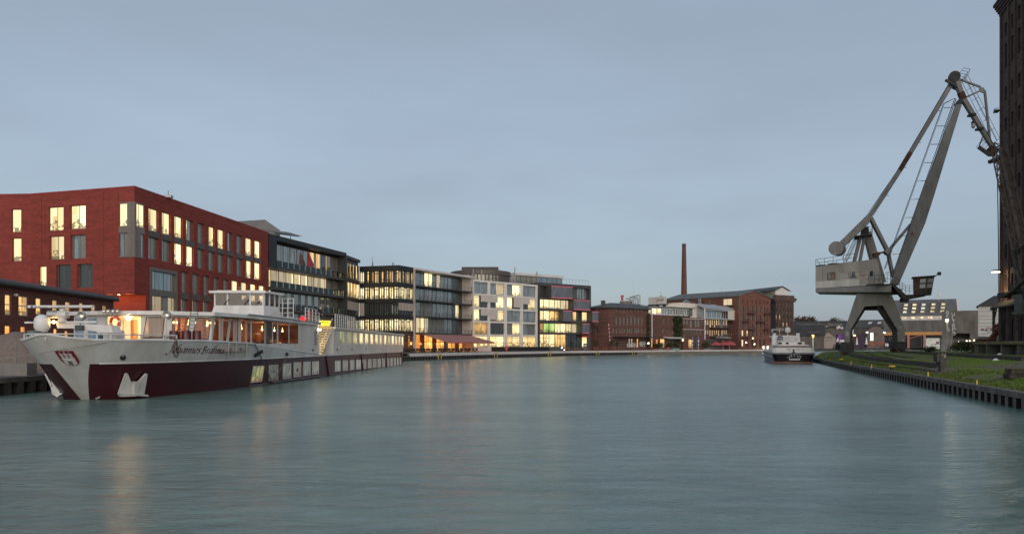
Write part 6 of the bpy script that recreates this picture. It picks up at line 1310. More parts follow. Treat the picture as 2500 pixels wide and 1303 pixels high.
t = ap([(123,943),(131,941),(140,958),(150,962),(139,969),(127,961)], 40.9, .3).build('anchor', ANC, ship)
ap([(108,912),(111.5,911),(126,937),(124,945)], 41.2, .12).build('fluke', ANC, t); ap([(119,914),(123,913),(147,959),(139,962),(128,941)], 40.7, .12).build('fluke', ANC, t); ap([(126,959),(139,968),(153,960),(154,957),(142,961)], 40.6, .3).build('crown_plate', ANC, t)
hplate([(232,972),(240,968),(246,966),(244,971),(236,974)], .01, .03).build('paint_chip', ANC, ship)
RSTN = M('hull_rust', (.20,.12,.08), .85, .3, 5)
for x, y0, y1, w_ in ((299.5,877,881,.8),(471,941,943,5),(480,957,960,3),(563,950,952,4),(430,879,881.5,2),(562,857,864,.5),(588,855,861,.5)): hplate([(x,y0),(x+w_,y0),(x+w_*.7,y1),(x+w_*.2,y1)], .008, .014).build('rust_streak', RSTN, ship)
# hull windows, ribs, portholes
GOH = glass('cabin_glass', (.25,.26,.25), (.05,.05,.05), .15, .5); CABW = lit('cabin_pane_glow', (.42,.44,.36), (.22,.24,.22), .17, .5, .8, floor=.25); CABY = lit('lit_cabin_yellow', (.60,.56,.22), (.28,.30,.12), .42, .6, .8, dark=(.25,.06,.02), floor=.4)  # pale cabin panes get a faint glow in place of reflected sky
hw = [(611,645,893,934.5),(656,678,890.6,930),(690,709.6,886.7,925),(716.7,734,884,921),(740,757,882.5,917),(762,777,881.6,914)]+[(a,b,880-(a-818)*.05,906.7-(a-818)*.10) for a,b in ((818,830),(837.5,848),(855,864),(870,880),(885,893),(898.7,906),(910.5,918),(922,929),(933,939),(944.5,949.5),(953.5,958),(961.5,965.5),(969,972.5),(976,979))]
for i,(a,b,t_,bt) in enumerate(hw):
    sk = 7 if i == 0 else 0; cr4 = [(a,bt),(b-sk,bt-(b-a)*.1),(b,t_-(b-a)*.05),(a+sk,t_)]
    q = lambda u, v, o: hp(cr4[0][0]*(1-u)*(1-v)+cr4[1][0]*u*(1-v)+cr4[2][0]*u*v+cr4[3][0]*(1-u)*v, cr4[0][1]*(1-u)*(1-v)+cr4[1][1]*u*(1-v)+cr4[2][1]*u*v+cr4[3][1]*(1-u)*v, o)
    m = MB()
    def bx(u0,u1,v0,v1,o=.05): m.prism([q(u0,v0,.0),q(u1,v0,.0),q(u1,v1,.0),q(u0,v1,.0)],[q(u0,v0,o),q(u1,v0,o),q(u1,v1,o),q(u0,v1,o)])
    e = .04; bx(0,1,0,e); bx(0,1,1-e,1); bx(0,e,e,1-e); bx(1-e,1,e,1-e); bx(.31,.35,e,1-e,.045); bx(.64,.68,e,1-e,.045); o = m.build('hull_window', SHIPW, ship)
    m = MB(); m.poly([q(.02,.02,.012),q(.98,.02,.012),q(.98,.98,.012),q(.02,.98,.012)]); m.build('pane', CABY if i == 0 else CABW if i < 10 else GOH, o, recalc=False)
for xa, xb in ((795,803),(881,886),(942,944.5),(979,981)):
    m = MB(); a, b = hp(xa,867-(xa-795)*.04,.02), hp(xb,918-(xb-803)*.145,.02); m.bar(a, b, .14, .16); m.build('hull_rib', SHIPM, ship)
m = MB(); m.path([hp(x,y,.05) for x,y in ((604,942),(630,939),(660,934),(700,928),(740,923),(780,917))], .09, 6); m.build('hull_rib', SHIPM, ship)
for x, y in ((299,872),(89,871)):
    m = MB(); p = hp(x,y,.02) if x > 200 else P(89,871,40.0); d = (hp(x,y,1)-hp(x,y,0)) if x > 200 else V(-.6,-.7,0); m.lathe(p, d, [(.14,-.05),(.15,.05),(.11,.06),(.09,.0)], 14); m.build('hawse_pipe', BLACK, ship)
for x, y in ((562,852),(588,850)): m = MB(); m.lathe(hp(x,y,.0), hp(x,y,1)-hp(x,y,0), [(.12,-.02),(.13,.05),(.08,.06)], 12); m.build('porthole', STEEL, ship)
for xa in (556.5,575.5,601): m = MB(); m.bar(hp(xa,837,.05), hp(xa-2,871 if xa < 600 else 872,.05), .1, .1); m.build('topside_rib', SHIPW, ship)
# superstructure: lounge front bowed across the bow, straight sides aft
SS = [(-26.0,46.2),(-23.6,45.4),(-21.5,45.2),(-20.0,45.75),(-18.1,46.9),(-17.75,50.5),(-17.2,56),(-17.12,68.9)]
ZR = 4.82
def wallrun(pa, pb): return Fr(pa, pb)
sm_, LOUNGE = MB(), glass('lounge_glass')
CG = clear_glass('clear_glass'); CGB = clear_glass('tinted_glass', (.60,.55,.53))
def panel(fr, u0, u1, z0, z1, wins, pmat, name='window', dep=.02, fmt=None):
    ws = [(fr.u(a), fr.u(b), fr.z(bt, fr.u((a+b)/2)), fr.z(t_, fr.u((a+b)/2))) for a,b,t_,bt in wins]
    holed(sm_, fr, u0, u1, z0, z1, ws, dep)
    for k, w_ in enumerate(ws): window(ship, fr, *w_, -.002, pmat[k % len(pmat)], GASK, .03, (), (), name, .02)
f = Fr(SS[0], SS[1]); holed(sm_, f, 0, f.L, 2.3, 4.6, [(f.u(180),f.u(206),3.0,4.5),(f.u(211),f.u(238),3.0,4.5)], .08)
for a, b in ((180,206),(211,238)): window(ship, f, f.u(a), f.u(b), 3.0, 4.5, -.02, glass('wheel_blue_%d' % a, (.36,.46,.58), (.1,.15,.2), .1, .6, .4), SHIPW, .07, (), (), 'lounge_window')
f = Fr(SS[1], SS[2]); un0, un1 = f.u(262), f.u(344)
holed(sm_, f, 0, f.L, 2.3, 4.6, [(max(.02,un0),un1,2.36,4.52)], 1.5)
fn = Fr(f.p(0,-1.5,0)[:2], f.p(f.L,-1.5,0)[:2]); WARM = lit('lit_galley', (1,.42,.08), (.6,.08,.02), .8, .35, .6, dark=(.15,.02,.01), floor=.6)
holed(sm_, fn, -.3, fn.L+.3, 2.3, 4.6, [(fn.u(287),fn.u(302),2.4,4.35),(fn.u(318),fn.u(337),2.4,4.35)], .06)
for a, b in ((287,302),(318,337)): window(ship, fn, fn.u(a), fn.u(b), 2.42, 4.33, -.02, WARM, STEEL, .05, (), (), 'cabin_door')
c_ = f.p(f.u(303),-.45,4.46); m = MB(); m.lathe(c_, (0,0,-1), [(.14,0),(.14,.07),(.02,.12)], 10); m.build('ceiling_lamp', glow('niche_glow', (1,.62,.25), 70), ship); lamp('niche_light', c_+V(0,-.1,-.25), 26, (1,.50,.15), .12, ship)
GASK = M('window_gasket', (.02,.02,.022), .6)
def raked(fr, wins, pmat, z0=2.3):       # white front with windows whose sides lean back, dark gaskets round the panes
    zt_ = 4.52; w3 = []
    for (tl,tr_,bl2,br2,yt,yb) in wins:
        um = fr.u((tl+tr_)/2); za, zb_ = min(zt_-.02, fr.z(yt,um)), fr.z(yb,um); w3.append((fr.u(tl),fr.u(tr_),fr.u(bl2),fr.u(br2),za,zb_))
    zt1, zb1 = max(w[4] for w in w3), min(w[5] for w in w3)
    holed(sm_, fr, 0, fr.L, z0, zb1, [], 0); holed(sm_, fr, 0, fr.L, zt1, 4.6, [], 0)
    at = lambda w, e, z: (w[0]+(w[2]-w[0])*(zt1-z)/(zt1-zb1)) if e == 0 else (w[1]+(w[3]-w[1])*(zt1-z)/(zt1-zb1))
    xs_ = [(lambda z: 0)]
    for w in w3: xs_ += [(lambda z, w=w: min(fr.L, max(0, at(w,0,z)))), (lambda z, w=w: min(fr.L, max(0, at(w,1,z))))]
    xs_.append(lambda z: fr.L)
    for i in range(0, len(xs_), 2):
        l, r_ = xs_[i], xs_[i+1]; sm_.poly([fr.p(l(zb1),0,zb1), fr.p(r_(zb1),0,zb1), fr.p(r_(zt1),0,zt1), fr.p(l(zt1),0,zt1)])
    for w in w3:
        q = lambda e, z, d, n: fr.p(max(.01,min(fr.L-.01,at(w,e,z)+(d if e == 0 else -d))), n, z); o_ = [q(0,zb1,0,.012),q(1,zb1,0,.012),q(1,zt1,0,.012),q(0,zt1,0,.012)]; g = .045; i_ = [q(0,zb1+g,g,.012),q(1,zb1+g,g,.012),q(1,zt1-g,g,.012),q(0,zt1-g,g,.012)]
        m = MB()
        for k in range(4): m.poly([o_[k],o_[(k+1)%4],i_[(k+1)%4],i_[k]])
        o = m.build('lounge_window', GASK, ship, recalc=False); m = MB(); m.poly([q(0,zb1,.02,.004),q(1,zb1,.02,.004),q(1,zt1,.02,.004),q(0,zt1,.02,.004)]); m.build('pane', pmat, o, recalc=False)
raked(Fr(SS[2], SS[3]), [(357,402.5,348,397.5,773.5,826)], CGB)
raked(Fr(SS[3], SS[4]), [(418,465,409,460,774,828),(477,518,469,509,775.5,829)], CGB)
raked(Fr(SS[4], SS[5]), [(526.5,558.5,518.5,551,777,832),(566,587.5,558.5,580.5,778.5,834)], CGB, 2.5)
f = Fr(SS[5], SS[6]); panel(f, 0, f.L, 2.0, 4.6, [(589,611,780,836),(615,645,782.5,838)], [CG], 'salon_window')
f = Fr(SS[6], SS[7]); panel(f, 0, f.L, 2.0, 4.62, [(651,676,784.5,838.3),(679.5,704,788,838.5),(706.5,728,790.5,839)], [CG], 'salon_window')
for a, b in zip(SS, SS[1:]): pass
# raked corner post and inner lining
LIN = M('salon_lining', (.46,.22,.12), .7, .25, .8); m = MB(); 
m.poly([(-20.6,47.6,2.4),(-20.6,68,2.4),(-20.6,68,4.6),(-20.6,47.6,4.6)]); m.poly([(-26,49.2,2.4),(-18,49.2,2.4),(-18,49.2,4.6),(-26,49.2,4.6)]) if False else None
m.poly([(-25,50.5,2.4),(-20.6,50.5,2.4),(-20.6,50.5,4.6),(-25,50.5,4.6)]); m.poly([(-26,45.4,2.45),(-17.2,47,2.45),(-17.2,68,2.45),(-26,68,2.45)]); m.poly([(-20.6,67.9,2.4),(-17.2,67.9,2.4),(-17.2,67.9,4.6),(-20.6,67.9,4.6)]); m.poly([(-26,46.5,4.55),(-17.3,48,4.55),(-17.2,68,4.55),(-26,68,4.55)])
m.build('salon_lining', LIN, ship, recalc=False)
BULB = glow('salon_bulb', (1,.55,.18), 5)
for i, (x, y, z) in enumerate(((-18.4,50.6,3.95),(-18.6,53.5,4.0),(-18.5,57.6,4.0),(-18.5,60.6,4.0),(-18.7,63.4,4.0),(-19.6,47.9,4.1),(-21.0,47.2,4.1),(-19.2,49.0,4.1),(-20.2,48.6,4.15))):
    m = MB(); m.lathe((x,y,z), (0,0,1), [(.015,-.08),(.06,-.04),(.065,.01),(.025,.08),(.008,.3)], 10); m.build('pendant_lamp', BULB, ship)
for i in range(3):
    for k in range(6): m = MB(); m.lathe((-20.6+i*.95+.2*math.cos(k*1.05),47.4+i*.5+.2*math.sin(k*1.05),4.22), (0,0,1), [(.02,-.05),(.045,0),(.02,.07)], 7); m.build('chandelier_bulb', BULB, ship)
for x, y, e_ in ((-18.9,52.3,34),(-18.9,59,30),(-18.9,64,26),(-20,48.0,26),(-22.4,48.0,16)): lamp('salon_light', (x,y,3.9), e_, (1,.52,.2), .15, ship)
m = MB(); rd = random.Random(5)
for k in range(13): y = 48.5+k*1.45; m.box((-18.9+rd.uniform(-.2,.2),y,2.46), (-18.1,y+.7,3.05+rd.uniform(0,.3)))
m.build('salon_furniture', M('salon_red', (.35,.05,.02), .6, .2, 2), ship)
CURT = M('curtain', (.36,.30,.28), .9, .05, .5)
for (x,y),(x2,y2) in (((-21.3,45.6),(-21.1,45.68)),((-19.85,46.2),(-19.72,46.3)),((-18.62,46.95),(-18.5,47.05)),((-17.95,47.6),(-17.85,48.1)),((-17.75,49.5),(-17.7,50.1)),((-17.6,51.3),(-17.58,51.6))):
    m = MB(); d = Vector((x2-x,y2-y)); n_ = Vector((-d.y,d.x)).normalized(); rows = [[V(x+d.x*k/8+n_.x*.05*math.sin(k*2.4), y+d.y*k/8+n_.y*.05*math.sin(k*2.4), z) for k in range(9)] for z in (2.5,4.5)]; m.grid(rows); m.build('curtain', CURT, ship, recalc=False)
# blank side panel, stair recess, cabin side aft
f = Fr(SS[7], (-17.1,68.95)) if False else None
fa_ = Fr((-17.1,74.6), (-17.05,122)); YW = 77.3
wins = [(YW+3.32*k-74.6, YW+3.32*k-74.6+2.05) for k in range(14)]
holed(sm_, fa_, 0, fa_.L, 1.95, 4.42, [(a,b,2.98,4.28) for a,b in wins], .08)
CABM = [lit('lit_corridor_a', (.75,.62,.30), (.25,.22,.12), .5, .7, .6, dark=(.05,.06,.03), floor=.4), lit('lit_corridor_b', (.30,.36,.16), (.10,.12,.08), .45, .6, .7, floor=.5), lit('lit_corridor_c', (1,.78,.40), (.45,.30,.15), .55, .8, .6, floor=.35)]
for k,(a,b) in enumerate(wins): window(ship, fa_, a, b, 2.98, 4.28, -.02, CABM[1] if k < 2 else CABM[0] if k < 5 else CABM[2] if k % 3 else CABM[0], SHIPW, .05, (), (), 'cabin_window')
sm_.poly([(-17.1,74.6,1.95),(-18.5,74.6,1.95),(-18.5,74.6,4.55),(-17.1,74.6,4.55)]); sm_.poly([(-18.5,68.9,1.95),(-18.5,74.6,1.95),(-18.5,74.6,4.55),(-18.5,68.9,4.55)]); sm_.poly([(-17.12,68.9,1.95),(-18.5,68.9,1.95),(-18.5,68.9,4.55),(-17.12,68.9,4.55)])
sm_.poly([(-17.05,122,1.95),(-27,122,1.95),(-27,122,4.42),(-17.05,122,4.42)]); sm_.poly([(-26,46.2,2),(-27.1,56,2),(-27.1,122,2),(-27.1,122,4.5),(-27.1,56,4.5),(-26,46.2,4.5)])
sm_.build('cabin_wall', SHIPW, ship, recalc=False)
m = MB(); outl = [(-26.3,46.0),(-23.7,44.9),(-21.5,44.7),(-19.8,45.3),(-17.8,46.6),(-17.1,50.3),(-16.9,56),(-16.9,68.9),(-18.5,68.9),(-18.5,74.6),(-27.3,74.6),(-27.3,56)]
m.plan(outl, 4.6, ZR); m.plan([(-27.3,74.603),(-16.9,74.603),(-16.85,122.3),(-27.3,122.3)], 4.42, 4.62); m.build('roof', SHIPW, ship)
m = MB(); m.path([(-16.86,47.5,4.66),(-16.84,56,4.66),(-16.84,64,4.66)] if False else [(-17.05,50.3,4.85),(-16.85,56,4.85),(-16.85,68.8,4.85)], .04, 6); m.build('gutter', STEEL, ship)
m = MB()
for k in range(9): z = 2.9+k*.16; m.box((-17.1,67.35,z), (-17.05,68.15,z+.1))
m.build('louvre', STEEL, ship)
for y in (60.4,66.8,76,83,91): m = MB(); m.lathe((-17.1,y,2.45), (1,0,0), [(.1,0),(.1,.06),(.04,.07)], 10); m.build('fairlead', BLACK, ship)
# external stair
CREAM = M('stair_cream', (.62,.50,.30), .6, .1, 1); m = MB(); ns = 11
for k in range(ns): y0 = 70.2+k*.4; z0 = 2.0+k*.235; m.box((-18.45,y0,z0), (-17.2,y0+.42,z0+.05)); m.box((-18.45,y0+.38,z0+.051), (-17.2,y0+.42,z0+.285))
m.box((-18.45,69,1.94), (-17.15,70.2,2.0)); o = m.build('stair', CREAM, ship); m = MB()
for k in range(1,ns): y0 = 70.2+k*.4; z0 = 2.0+k*.235; m.box((-18.44,y0-.035,z0-.035), (-17.21,y0-.002,z0+.052))
m.build('step_edge', M('step_brown', (.16,.11,.05), .7), o)
m = MB()
for x in (-18.4,-17.2): m.path([(x,69.9,3.0),(x,70.4,3.05),(x,74.5,5.4)], .045, 6); m.tube((x,69.9,2.0), (x,69.9,3.0), .045, 6)
m.tube((-17.2,71.2,2.6), (-17.2,74.5,4.6), .035, 6); m.build('handrail', SHIPW, ship)
m = MB()
for z in (2.35,2.68,3.0): m.tube((-18.4,69.1,z), (-17.15,69.1,z), .03, 6)
for x in (-18.4,-17.98,-17.56,-17.15): m.tube((x,69.1,1.95), (x,69.1,3.0), .035, 6)
m.build('gate', SHIPW, ship)
m = MB(); m.box((-17.2,68.75,4.18), (-17.02,69.3,4.3)); m.build('stair_lamp', glow('stair_glow', (1,.9,.62), 14), ship); lamp('stair_light', (-17.6,69.6,3.95), 55, (1,.78,.42), .2, ship)
m = MB(); m.box((-18.35,74.2,4.72), (-17.35,74.35,5.2)); o = m.build('exit_sign', glow('sign_yellow', (.95,.62,.02), 1.0), ship); m = MB()
for k, (x, w2) in enumerate(((-18.25,.09),(-18.1,.16),(-17.9,.05),(-17.8,.12),(-17.62,.14))): m.box((x,74.17,5.02), (x+w2,74.197,5.13))
m.build('pictogram', BLACK, o)
m = MB(); m.lathe((-16.95,63.0,4.83), (0,0,1), [(.16,0),(.17,.24),(.05,.34)], 12); m.build('port_light', glow('red_light', (1,.004,.008), 1.6), ship)
m = MB(); m.box((-17.2,63.2,4.82), (-17.05,63.5,5.1)); m.build('light_screen', REDP, ship)
# sun deck railings
def fence(p0, p1, n, h, bars, name='sundeck_railing', r=.04, z=ZR):
    m = MB(); a, b = Vector((*p0,z)), Vector((*p1,z))
    for k in range(n+1): q = a.lerp(b,k/n); m.tube(q, q+V(0,0,h), r, 5)
    for k in range(bars): zz_ = h*(k+1)/bars; m.tube(a+V(0,0,zz_), b+V(0,0,zz_), r*.7, 5)
    return m.build(name, SHIPW, ship)
fence((-17.1,64.4), (-17.1,69.0), 4, 1.15, 4); fence((-17.0,74.8), (-16.95,84), 10, 1.25, 5, z=4.62); m = MB(); m.bar((-16.97,84,5.6), (-16.97,87.5,4.66), .05, .05); m.build('railing_stay', SHIPW, ship)
fence((-20.0,66.2), (-18.6,66.2), 3, 2.0, 5, 'wheelhouse_ladder', .04)
for k in range(26): y = 56.2+k*.32; m = MB(); m.tube((-17.3,y,4.82), (-17.3,y,4.82+.14+.05*(k%3)), .04, 5); m.build('roof_vent', STEEL, ship)
m = MB(); text_mesh(m, '100 t', lambda x, y: V(-16.885, 59.9+x*1.2, 4.64+y*.16), 1.0); m.build('load_lettering', M('letter_grey', (.25,.26,.27), .7), ship, recalc=False)
# wheelhouse
whl = MB(); wp = [(-24.1,63),(-20.1,63),(-19.7,65.9),(-24.5,65.9)]; whl.prism([(-24.3,62.4,ZR),(-19.9,62.4,ZR),(-19.6,66.2,ZR),(-24.6,66.2,ZR)], [(x,y-.0,6.08) for x,y in wp]); o = whl.build('wheelhouse', SHIPW, ship)
wf, ws_ = Fr(wp[0], wp[1]), Fr(wp[1], wp[2]); wx = Fr(wp[3], wp[0])
for fr_, u0, u1 in [(wf,*q) for q in ((0,.1),(1.02,1.14),(2.85,2.97),(3.9,4.0))]+[(ws_,*q) for q in ((.12,.2),(1.0,1.1),(2.0,2.1),(ws_.L-.1,ws_.L))]+[(wx,0,.15)]: m = MB(); m.fbox(fr_, u0, u1, -.1, .04, 6.08, 7.06); m.build('window_post', SHIPW, o)
for (fr_, a, b) in ((wf,.1,1.02),(wf,1.14,2.85),(wf,2.97,3.9),(ws_,.2,1.0),(ws_,1.1,2.0),(ws_,2.1,ws_.L-.1),(wx,.15,wx.L-.1)):
    m = MB(); m.fbox(fr_, a+.003, b-.003, -.06, -.03, 6.09, 7.05); m.build('window', CG, o)
m = MB(); m.fbox(Fr(wp[3],wp[2]), .1, 4.5, .05, .1, 6.08, 7.06) if False else m.box((-24.4,65.8,6.08), (-22.9,65.88,7.06)); m.box((-20.9,65.8,6.08), (-19.75,65.88,7.06)); m.box((-23.6,63.7,6.08), (-20.6,64.3,6.42)); m.lathe((-22.1,64.9,6.08), (0,0,1), [(.25,0),(.28,.5),(.2,.62)], 10); m.build('console', ANTH, o)
m = MB(); m.plan([(-24.4,62.6),(-19.85,62.6),(-19.35,66.3),(-24.8,66.3)], 7.06, 7.24); m.plan([(-23.9,63.0),(-20.3,63.0),(-20.0,66),(-24.3,66)], 7.24, 7.3); m.build('wheelhouse_roof', SHIPW, o)
for u in (.75,2.4,3.4): m = MB(); m.bar(wf.p(u,.08,6.14), wf.p(u+.45,.08,6.55), .04, .04); m.build('wiper', BLACK, o)
m = MB(); m.tube((-22.1,63.2,7.3), (-22.1,63.2,7.5), .03, 6); m.lathe((-22.1,63.2,7.5), (0,0,1), [(.1,0),(.12,.03),(.02,.1)], 10); m.lathe((-19.6,66.1,7.05), (1,-.2,0), [(.05,0),(.1,.1),(.1,.4)], 8); m.build('antenna', STEEL, o)
# folding mast over the foredeck
MD = 41.3; mp = lambda x, y, d=MD: P(x,y,d)
mast_ = MB(); mast_.prism([mp(136,787),mp(170,788),mp(271,794),mp(276,812),mp(255,811),mp(175,801),mp(140,801)], [p+V(.2,.55,0) for p in (mp(136,787),mp(170,788),mp(271,794),mp(276,812),mp(255,811),mp(175,801),mp(140,801))]); mo_ = mast_.build('folding_mast', SHIPW, ship)
m = MB(); m.bar(mp(62,787), mp(238,785.5), .16, .09); m.bar(mp(62,787,MD+.4), mp(238,785.5,MD+.4), .16, .09); m.build('spar', SHIPW, mo_)
m = MB(); m.prism([mp(262,812,42.5),mp(281,806,42.5),mp(283,830,42.5),mp(262,830,42.5)], [p+V(.2,.6,0) for p in (mp(262,812,42.5),mp(281,806,42.5),mp(283,830,42.5),mp(262,830,42.5))]); m.build('mast_foot', SHIPW, mo_)
m = MB(); a = mp(102.5,785,MD-.3); r_ = .385; m.lathe(a, (0,0,1), [(.24,-.55),(.30,-.45),(r_,-.3),(r_,0)]+[(r_*math.cos(q*R(10)),r_*math.sin(q*R(10))) for q in range(1,10)], 24); m.build('satellite_dome', M('dome_white', (.66,.66,.65), .35, .03, 1), mo_, smooth=True)
m = MB(); a, b = mp(69,748.5,MD+.1), mp(227,748,MD+.1); m.tube(a, b, .078, 12); rb = m.build('radar_scanner', SHIPW, mo_, smooth=True)
m = MB(); text_mesh(m, 'RH Rasterscan', lambda x, y: P(85+x*5.1, 751-y*5.4, MD+.1-.085), 1.0); m.poly([P(74,751,MD+.012),P(77,745.8,MD+.012),P(80,745.8,MD+.012),P(78.5,751,MD+.012)]); m.build('lettering', M('letter_navy', (.03,.03,.08), .6), rb, recalc=False)
m = MB(); a = mp(152,768); m.lathe(a, (-1,-.25,0), [(.12,-.28),(.22,-.2),(.24,.1),(.2,.2),(.19,.7)], 14); m.tube(mp(152,753), mp(152,770), .14, 10); m.lathe(mp(152,786), (0,0,1), [(.26,0),(.2,.12),(.16,.3)], 12); m.build('radar_motor', SHIPW, mo_, smooth=True)
m = MB(); a = mp(137,767)+V(0,-.1,0); m.lathe(a, (-1,-.35,0), [(.19,-.1),(.2,.35),(.17,.36),(.1,.22)], 14); m.build('searchlight', STEEL, mo_)
def spot(px, py, D, r_, d, parent, nm='searchlight'):
    a = P(px,py,D); m = MB(); m.lathe(a, d, [(r_*.5,-r_*1.3),(r_*.9,-r_*.8),(r_,0),(r_*.93,.01),(r_*.5,-r_*.6),(r_*.1,-r_*.7)], 18); o = m.build(nm, STEEL, parent, smooth=True); m = MB(); m.lathe(a-Vector(d).normalized()*r_*.5, d, [(r_*.22,0),(r_*.25,.06),(r_*.1,.12)], 10); m.build('lamp_bulb', glow('bulb_%d' % int(px), (1,.82,.6), .6), o)
    m = MB(); m.tube(a-V(0,0,r_*.9), a-V(0,0,r_*2.0), r_*.14, 6); m.build('stand', STEEL, o); return o
spot(196,771,MD,.24,(-.3,-1,.05),mo_); spot(405,769,44.2,.25,(-.25,-1,0),ship); m = MB(); m.tube(P(405,776,44.2), P(405,822,44.2), .05, 8); m.build('lamp_post', SHIPW, ship)
for k, x in enumerate((253,263.5,275,286)): spot(x,759,44.5,.115,(-.1,-1,-.1),ship,'floodlight')
m = MB(); a = mp(131,786,MD-.15); m.lathe(a, (0,0,1), [(.05,-.06),(.065,-.03),(.065,.05),(.04,.08)], 10); m.build('mast_lamp', glow('mast_glow', (1,.58,.2), 14), mo_); lamp('mast_light', a+V(.25,-.35,.0), .8, (1,.55,.2), .08, ship)
m = MB(); a = mp(195,800,MD-.1); m.box((a.x-.19,a.y-.15,a.z-.14), (a.x+.19,a.y+.15,a.z+.14)); m.build('lamp_box', M('green_box', (.03,.05,.045), .5), mo_); m = MB(); a = mp(96,803,MD-.35); m.lathe(a, (.1,-.3,-1), [(.12,-.15),(.2,.05),(.1,.2)], 10); m.tube(a+V(-.15,0,.2), mp(88,784,MD-.2), .05, 6); m.lathe(mp(87,781,MD-.2), (0,0,1), [(.05,-.1),(.28,0),(.3,.03)], 12); m.build('horn', BLACK, mo_)
for x, r0 in ((425,.26),(455,.27),(481,.26)):
    m = MB(); y_ = {425:44.5,455:45.0,481:45.5}[x]; a = P(x,806,y_); m.lathe((a.x,a.y,2.36), (0,0,1), [(r0,0),(r0,a.z-2.42),(r0*.92,a.z-2.38),(r0*.5,a.z-2.4)], 18); m.build('mooring_bollard', M('bollard_maroon_%d' % x, (.08,.012,.016), .35, .2, 3), ship, smooth=True)
m = MB(); a0, a1, b0, b1 = P(466,761,44.9), P(458,806,44.4), P(483.5,761,45.0), P(476,806,44.5)
m.tube(a0,a1,.03,6); m.tube(b0,b1,.03,6)
for k in range(5): m.tube(a0.lerp(a1,(k+.5)/5), b0.lerp(b1,(k+.5)/5), .025, 6)
m.build('roof_ladder', STEEL, ship)
m = MB(); m.lathe(P(84,825,40.0), (0,0,1), [(.3,0),(.34,.05),(.2,.08),(.2,.3),(.34,.33),(.3,.38)], 18); m.build('rope_reel', SHIPG, ship); m = MB()
for k in range(3): m.path([P(84,825,40.0)+V(.3*math.cos(q*R(20)),.3*math.sin(q*R(20)),.1+k*.08) for q in range(18)], .045, 5, closed=True)
solo(m, 'rope_coil', M('rope_green', (.20,.32,.26), .9, .3, 20), 'green and white coil of rope on the bow deck of the cruise ship', 'rope', P(84,822,40))
m = MB(); m.lathe(P(244,828,42.8), (0,0,1), [(.16,0),(.16,.32),(.13,.34)], 14); solo(m, 'barrel', M('barrel_blue', (.05,.16,.24), .5), 'small blue barrel on the foredeck beside the mast foot', 'barrel', P(244,828,42.8))
# lifebuoy, mooring lines, fender rope
lb = P(281,787,43.9); t = thing('lifebuoy', 'orange red lifebuoy with white bands hanging by the lit doorway on the cruise ship', 'lifebuoy', lb); m = MB(); nrm = V(-.35,-1,0).normalized(); ux = V(-nrm.y,nrm.x,0)
ringp = lambda th, rr: lb+ux*math.cos(th)*rr+V(0,0,1)*math.sin(th)*rr
m.path([ringp(R(q*10),.315) for q in range(36)], .085, 10, closed=True); m.build('ring', M('buoy_orange', (.72,.07,.02), .5, .08, 3), t, smooth=True)
for q in (12,100,195,285): m = MB(); m.path([ringp(R(q+s_),.315) for s_ in (-8,0,8)], .09, 10); m.build('band', SHIPW, t, smooth=True)
m = MB(); m.path([ringp(R(q*15+7),.41+.03*math.sin(q*1.5)) for q in range(24)], .015, 5, closed=True); m.build('grab_line', ROPE, t)
m = MB(); m.box((lb.x-.1,lb.y+.15,2.4), (lb.x+.15,lb.y+.35,lb.z-.3)); m.build('stand', REDP, t)
def rope(pts, r_, label, mat=ROPE): m = MB(); m.path(pts, r_, 6); return solo(m, 'mooring_rope', mat, label, 'rope', pts[len(pts)//2], smooth=True)
a, mid_, b = P(-60,887,39.0), P(130,856.5,36.3), P(312,828,39.4); rope([a.lerp(mid_,k/8) for k in range(8)]+[mid_.lerp(b,k/8) for k in range(9)], .022, 'pale mooring line running from the bow of the cruise ship to the quay')
a, b = P(610,832,51.5), hp(661,937,.15); rope([P(614,826,52),P(620,836,51.5)]+[P(622,838,51.2).lerp(b,k/8) for k in range(9)], .035, 'taut brown rope down the ship side to a hull cleat, forward of the two', M('rope_brown', (.16,.13,.10), .9))
a = hp(697,866,.2); rope([a.lerp(b,k/8) for k in range(9)], .03, 'slanting rope from the side deck cleat down to the hull window', bpy.data.materials['rope_brown'])
m = MB(); m.bar(hp(617,868,.15), hp(633,857,.2), .12, .2); m.build('fender_board', BLACK, ship); m = MB(); m.bar(hp(654,938,.15), hp(666,939,.15), .3, .28); m.lathe(hp(697,867,.1), (0,0,1), [(.12,0),(.2,.05),(.08,.1),(.14,.2)], 10); m.build('hull_cleat', BLACK, ship)
lp = [hp(x,y,.07) for x,y in ((425,826),(424.5,835),(423.5,850),(423,862),(424.5,869),(428,871.5),(431.5,868),(432.5,860),(431,850),(429,838),(427.5,828),(426,824))]; m = MB(); m.path([hp(411,832,-.25)+V(0,0,.16),hp(418,832,-.1)+V(0,0,.2),hp(424,832,.02)+V(0,0,.14)]+lp[1:-1]+[hp(427.5,832,.02)+V(0,0,.13),hp(433,832,-.15)+V(0,0,.15)], .035, 6); solo(m, 'fender_rope', bpy.data.materials['rope_brown'], 'brown rope loop hanging over the bulwark across the ship name', 'rope', lp[4], smooth=True)
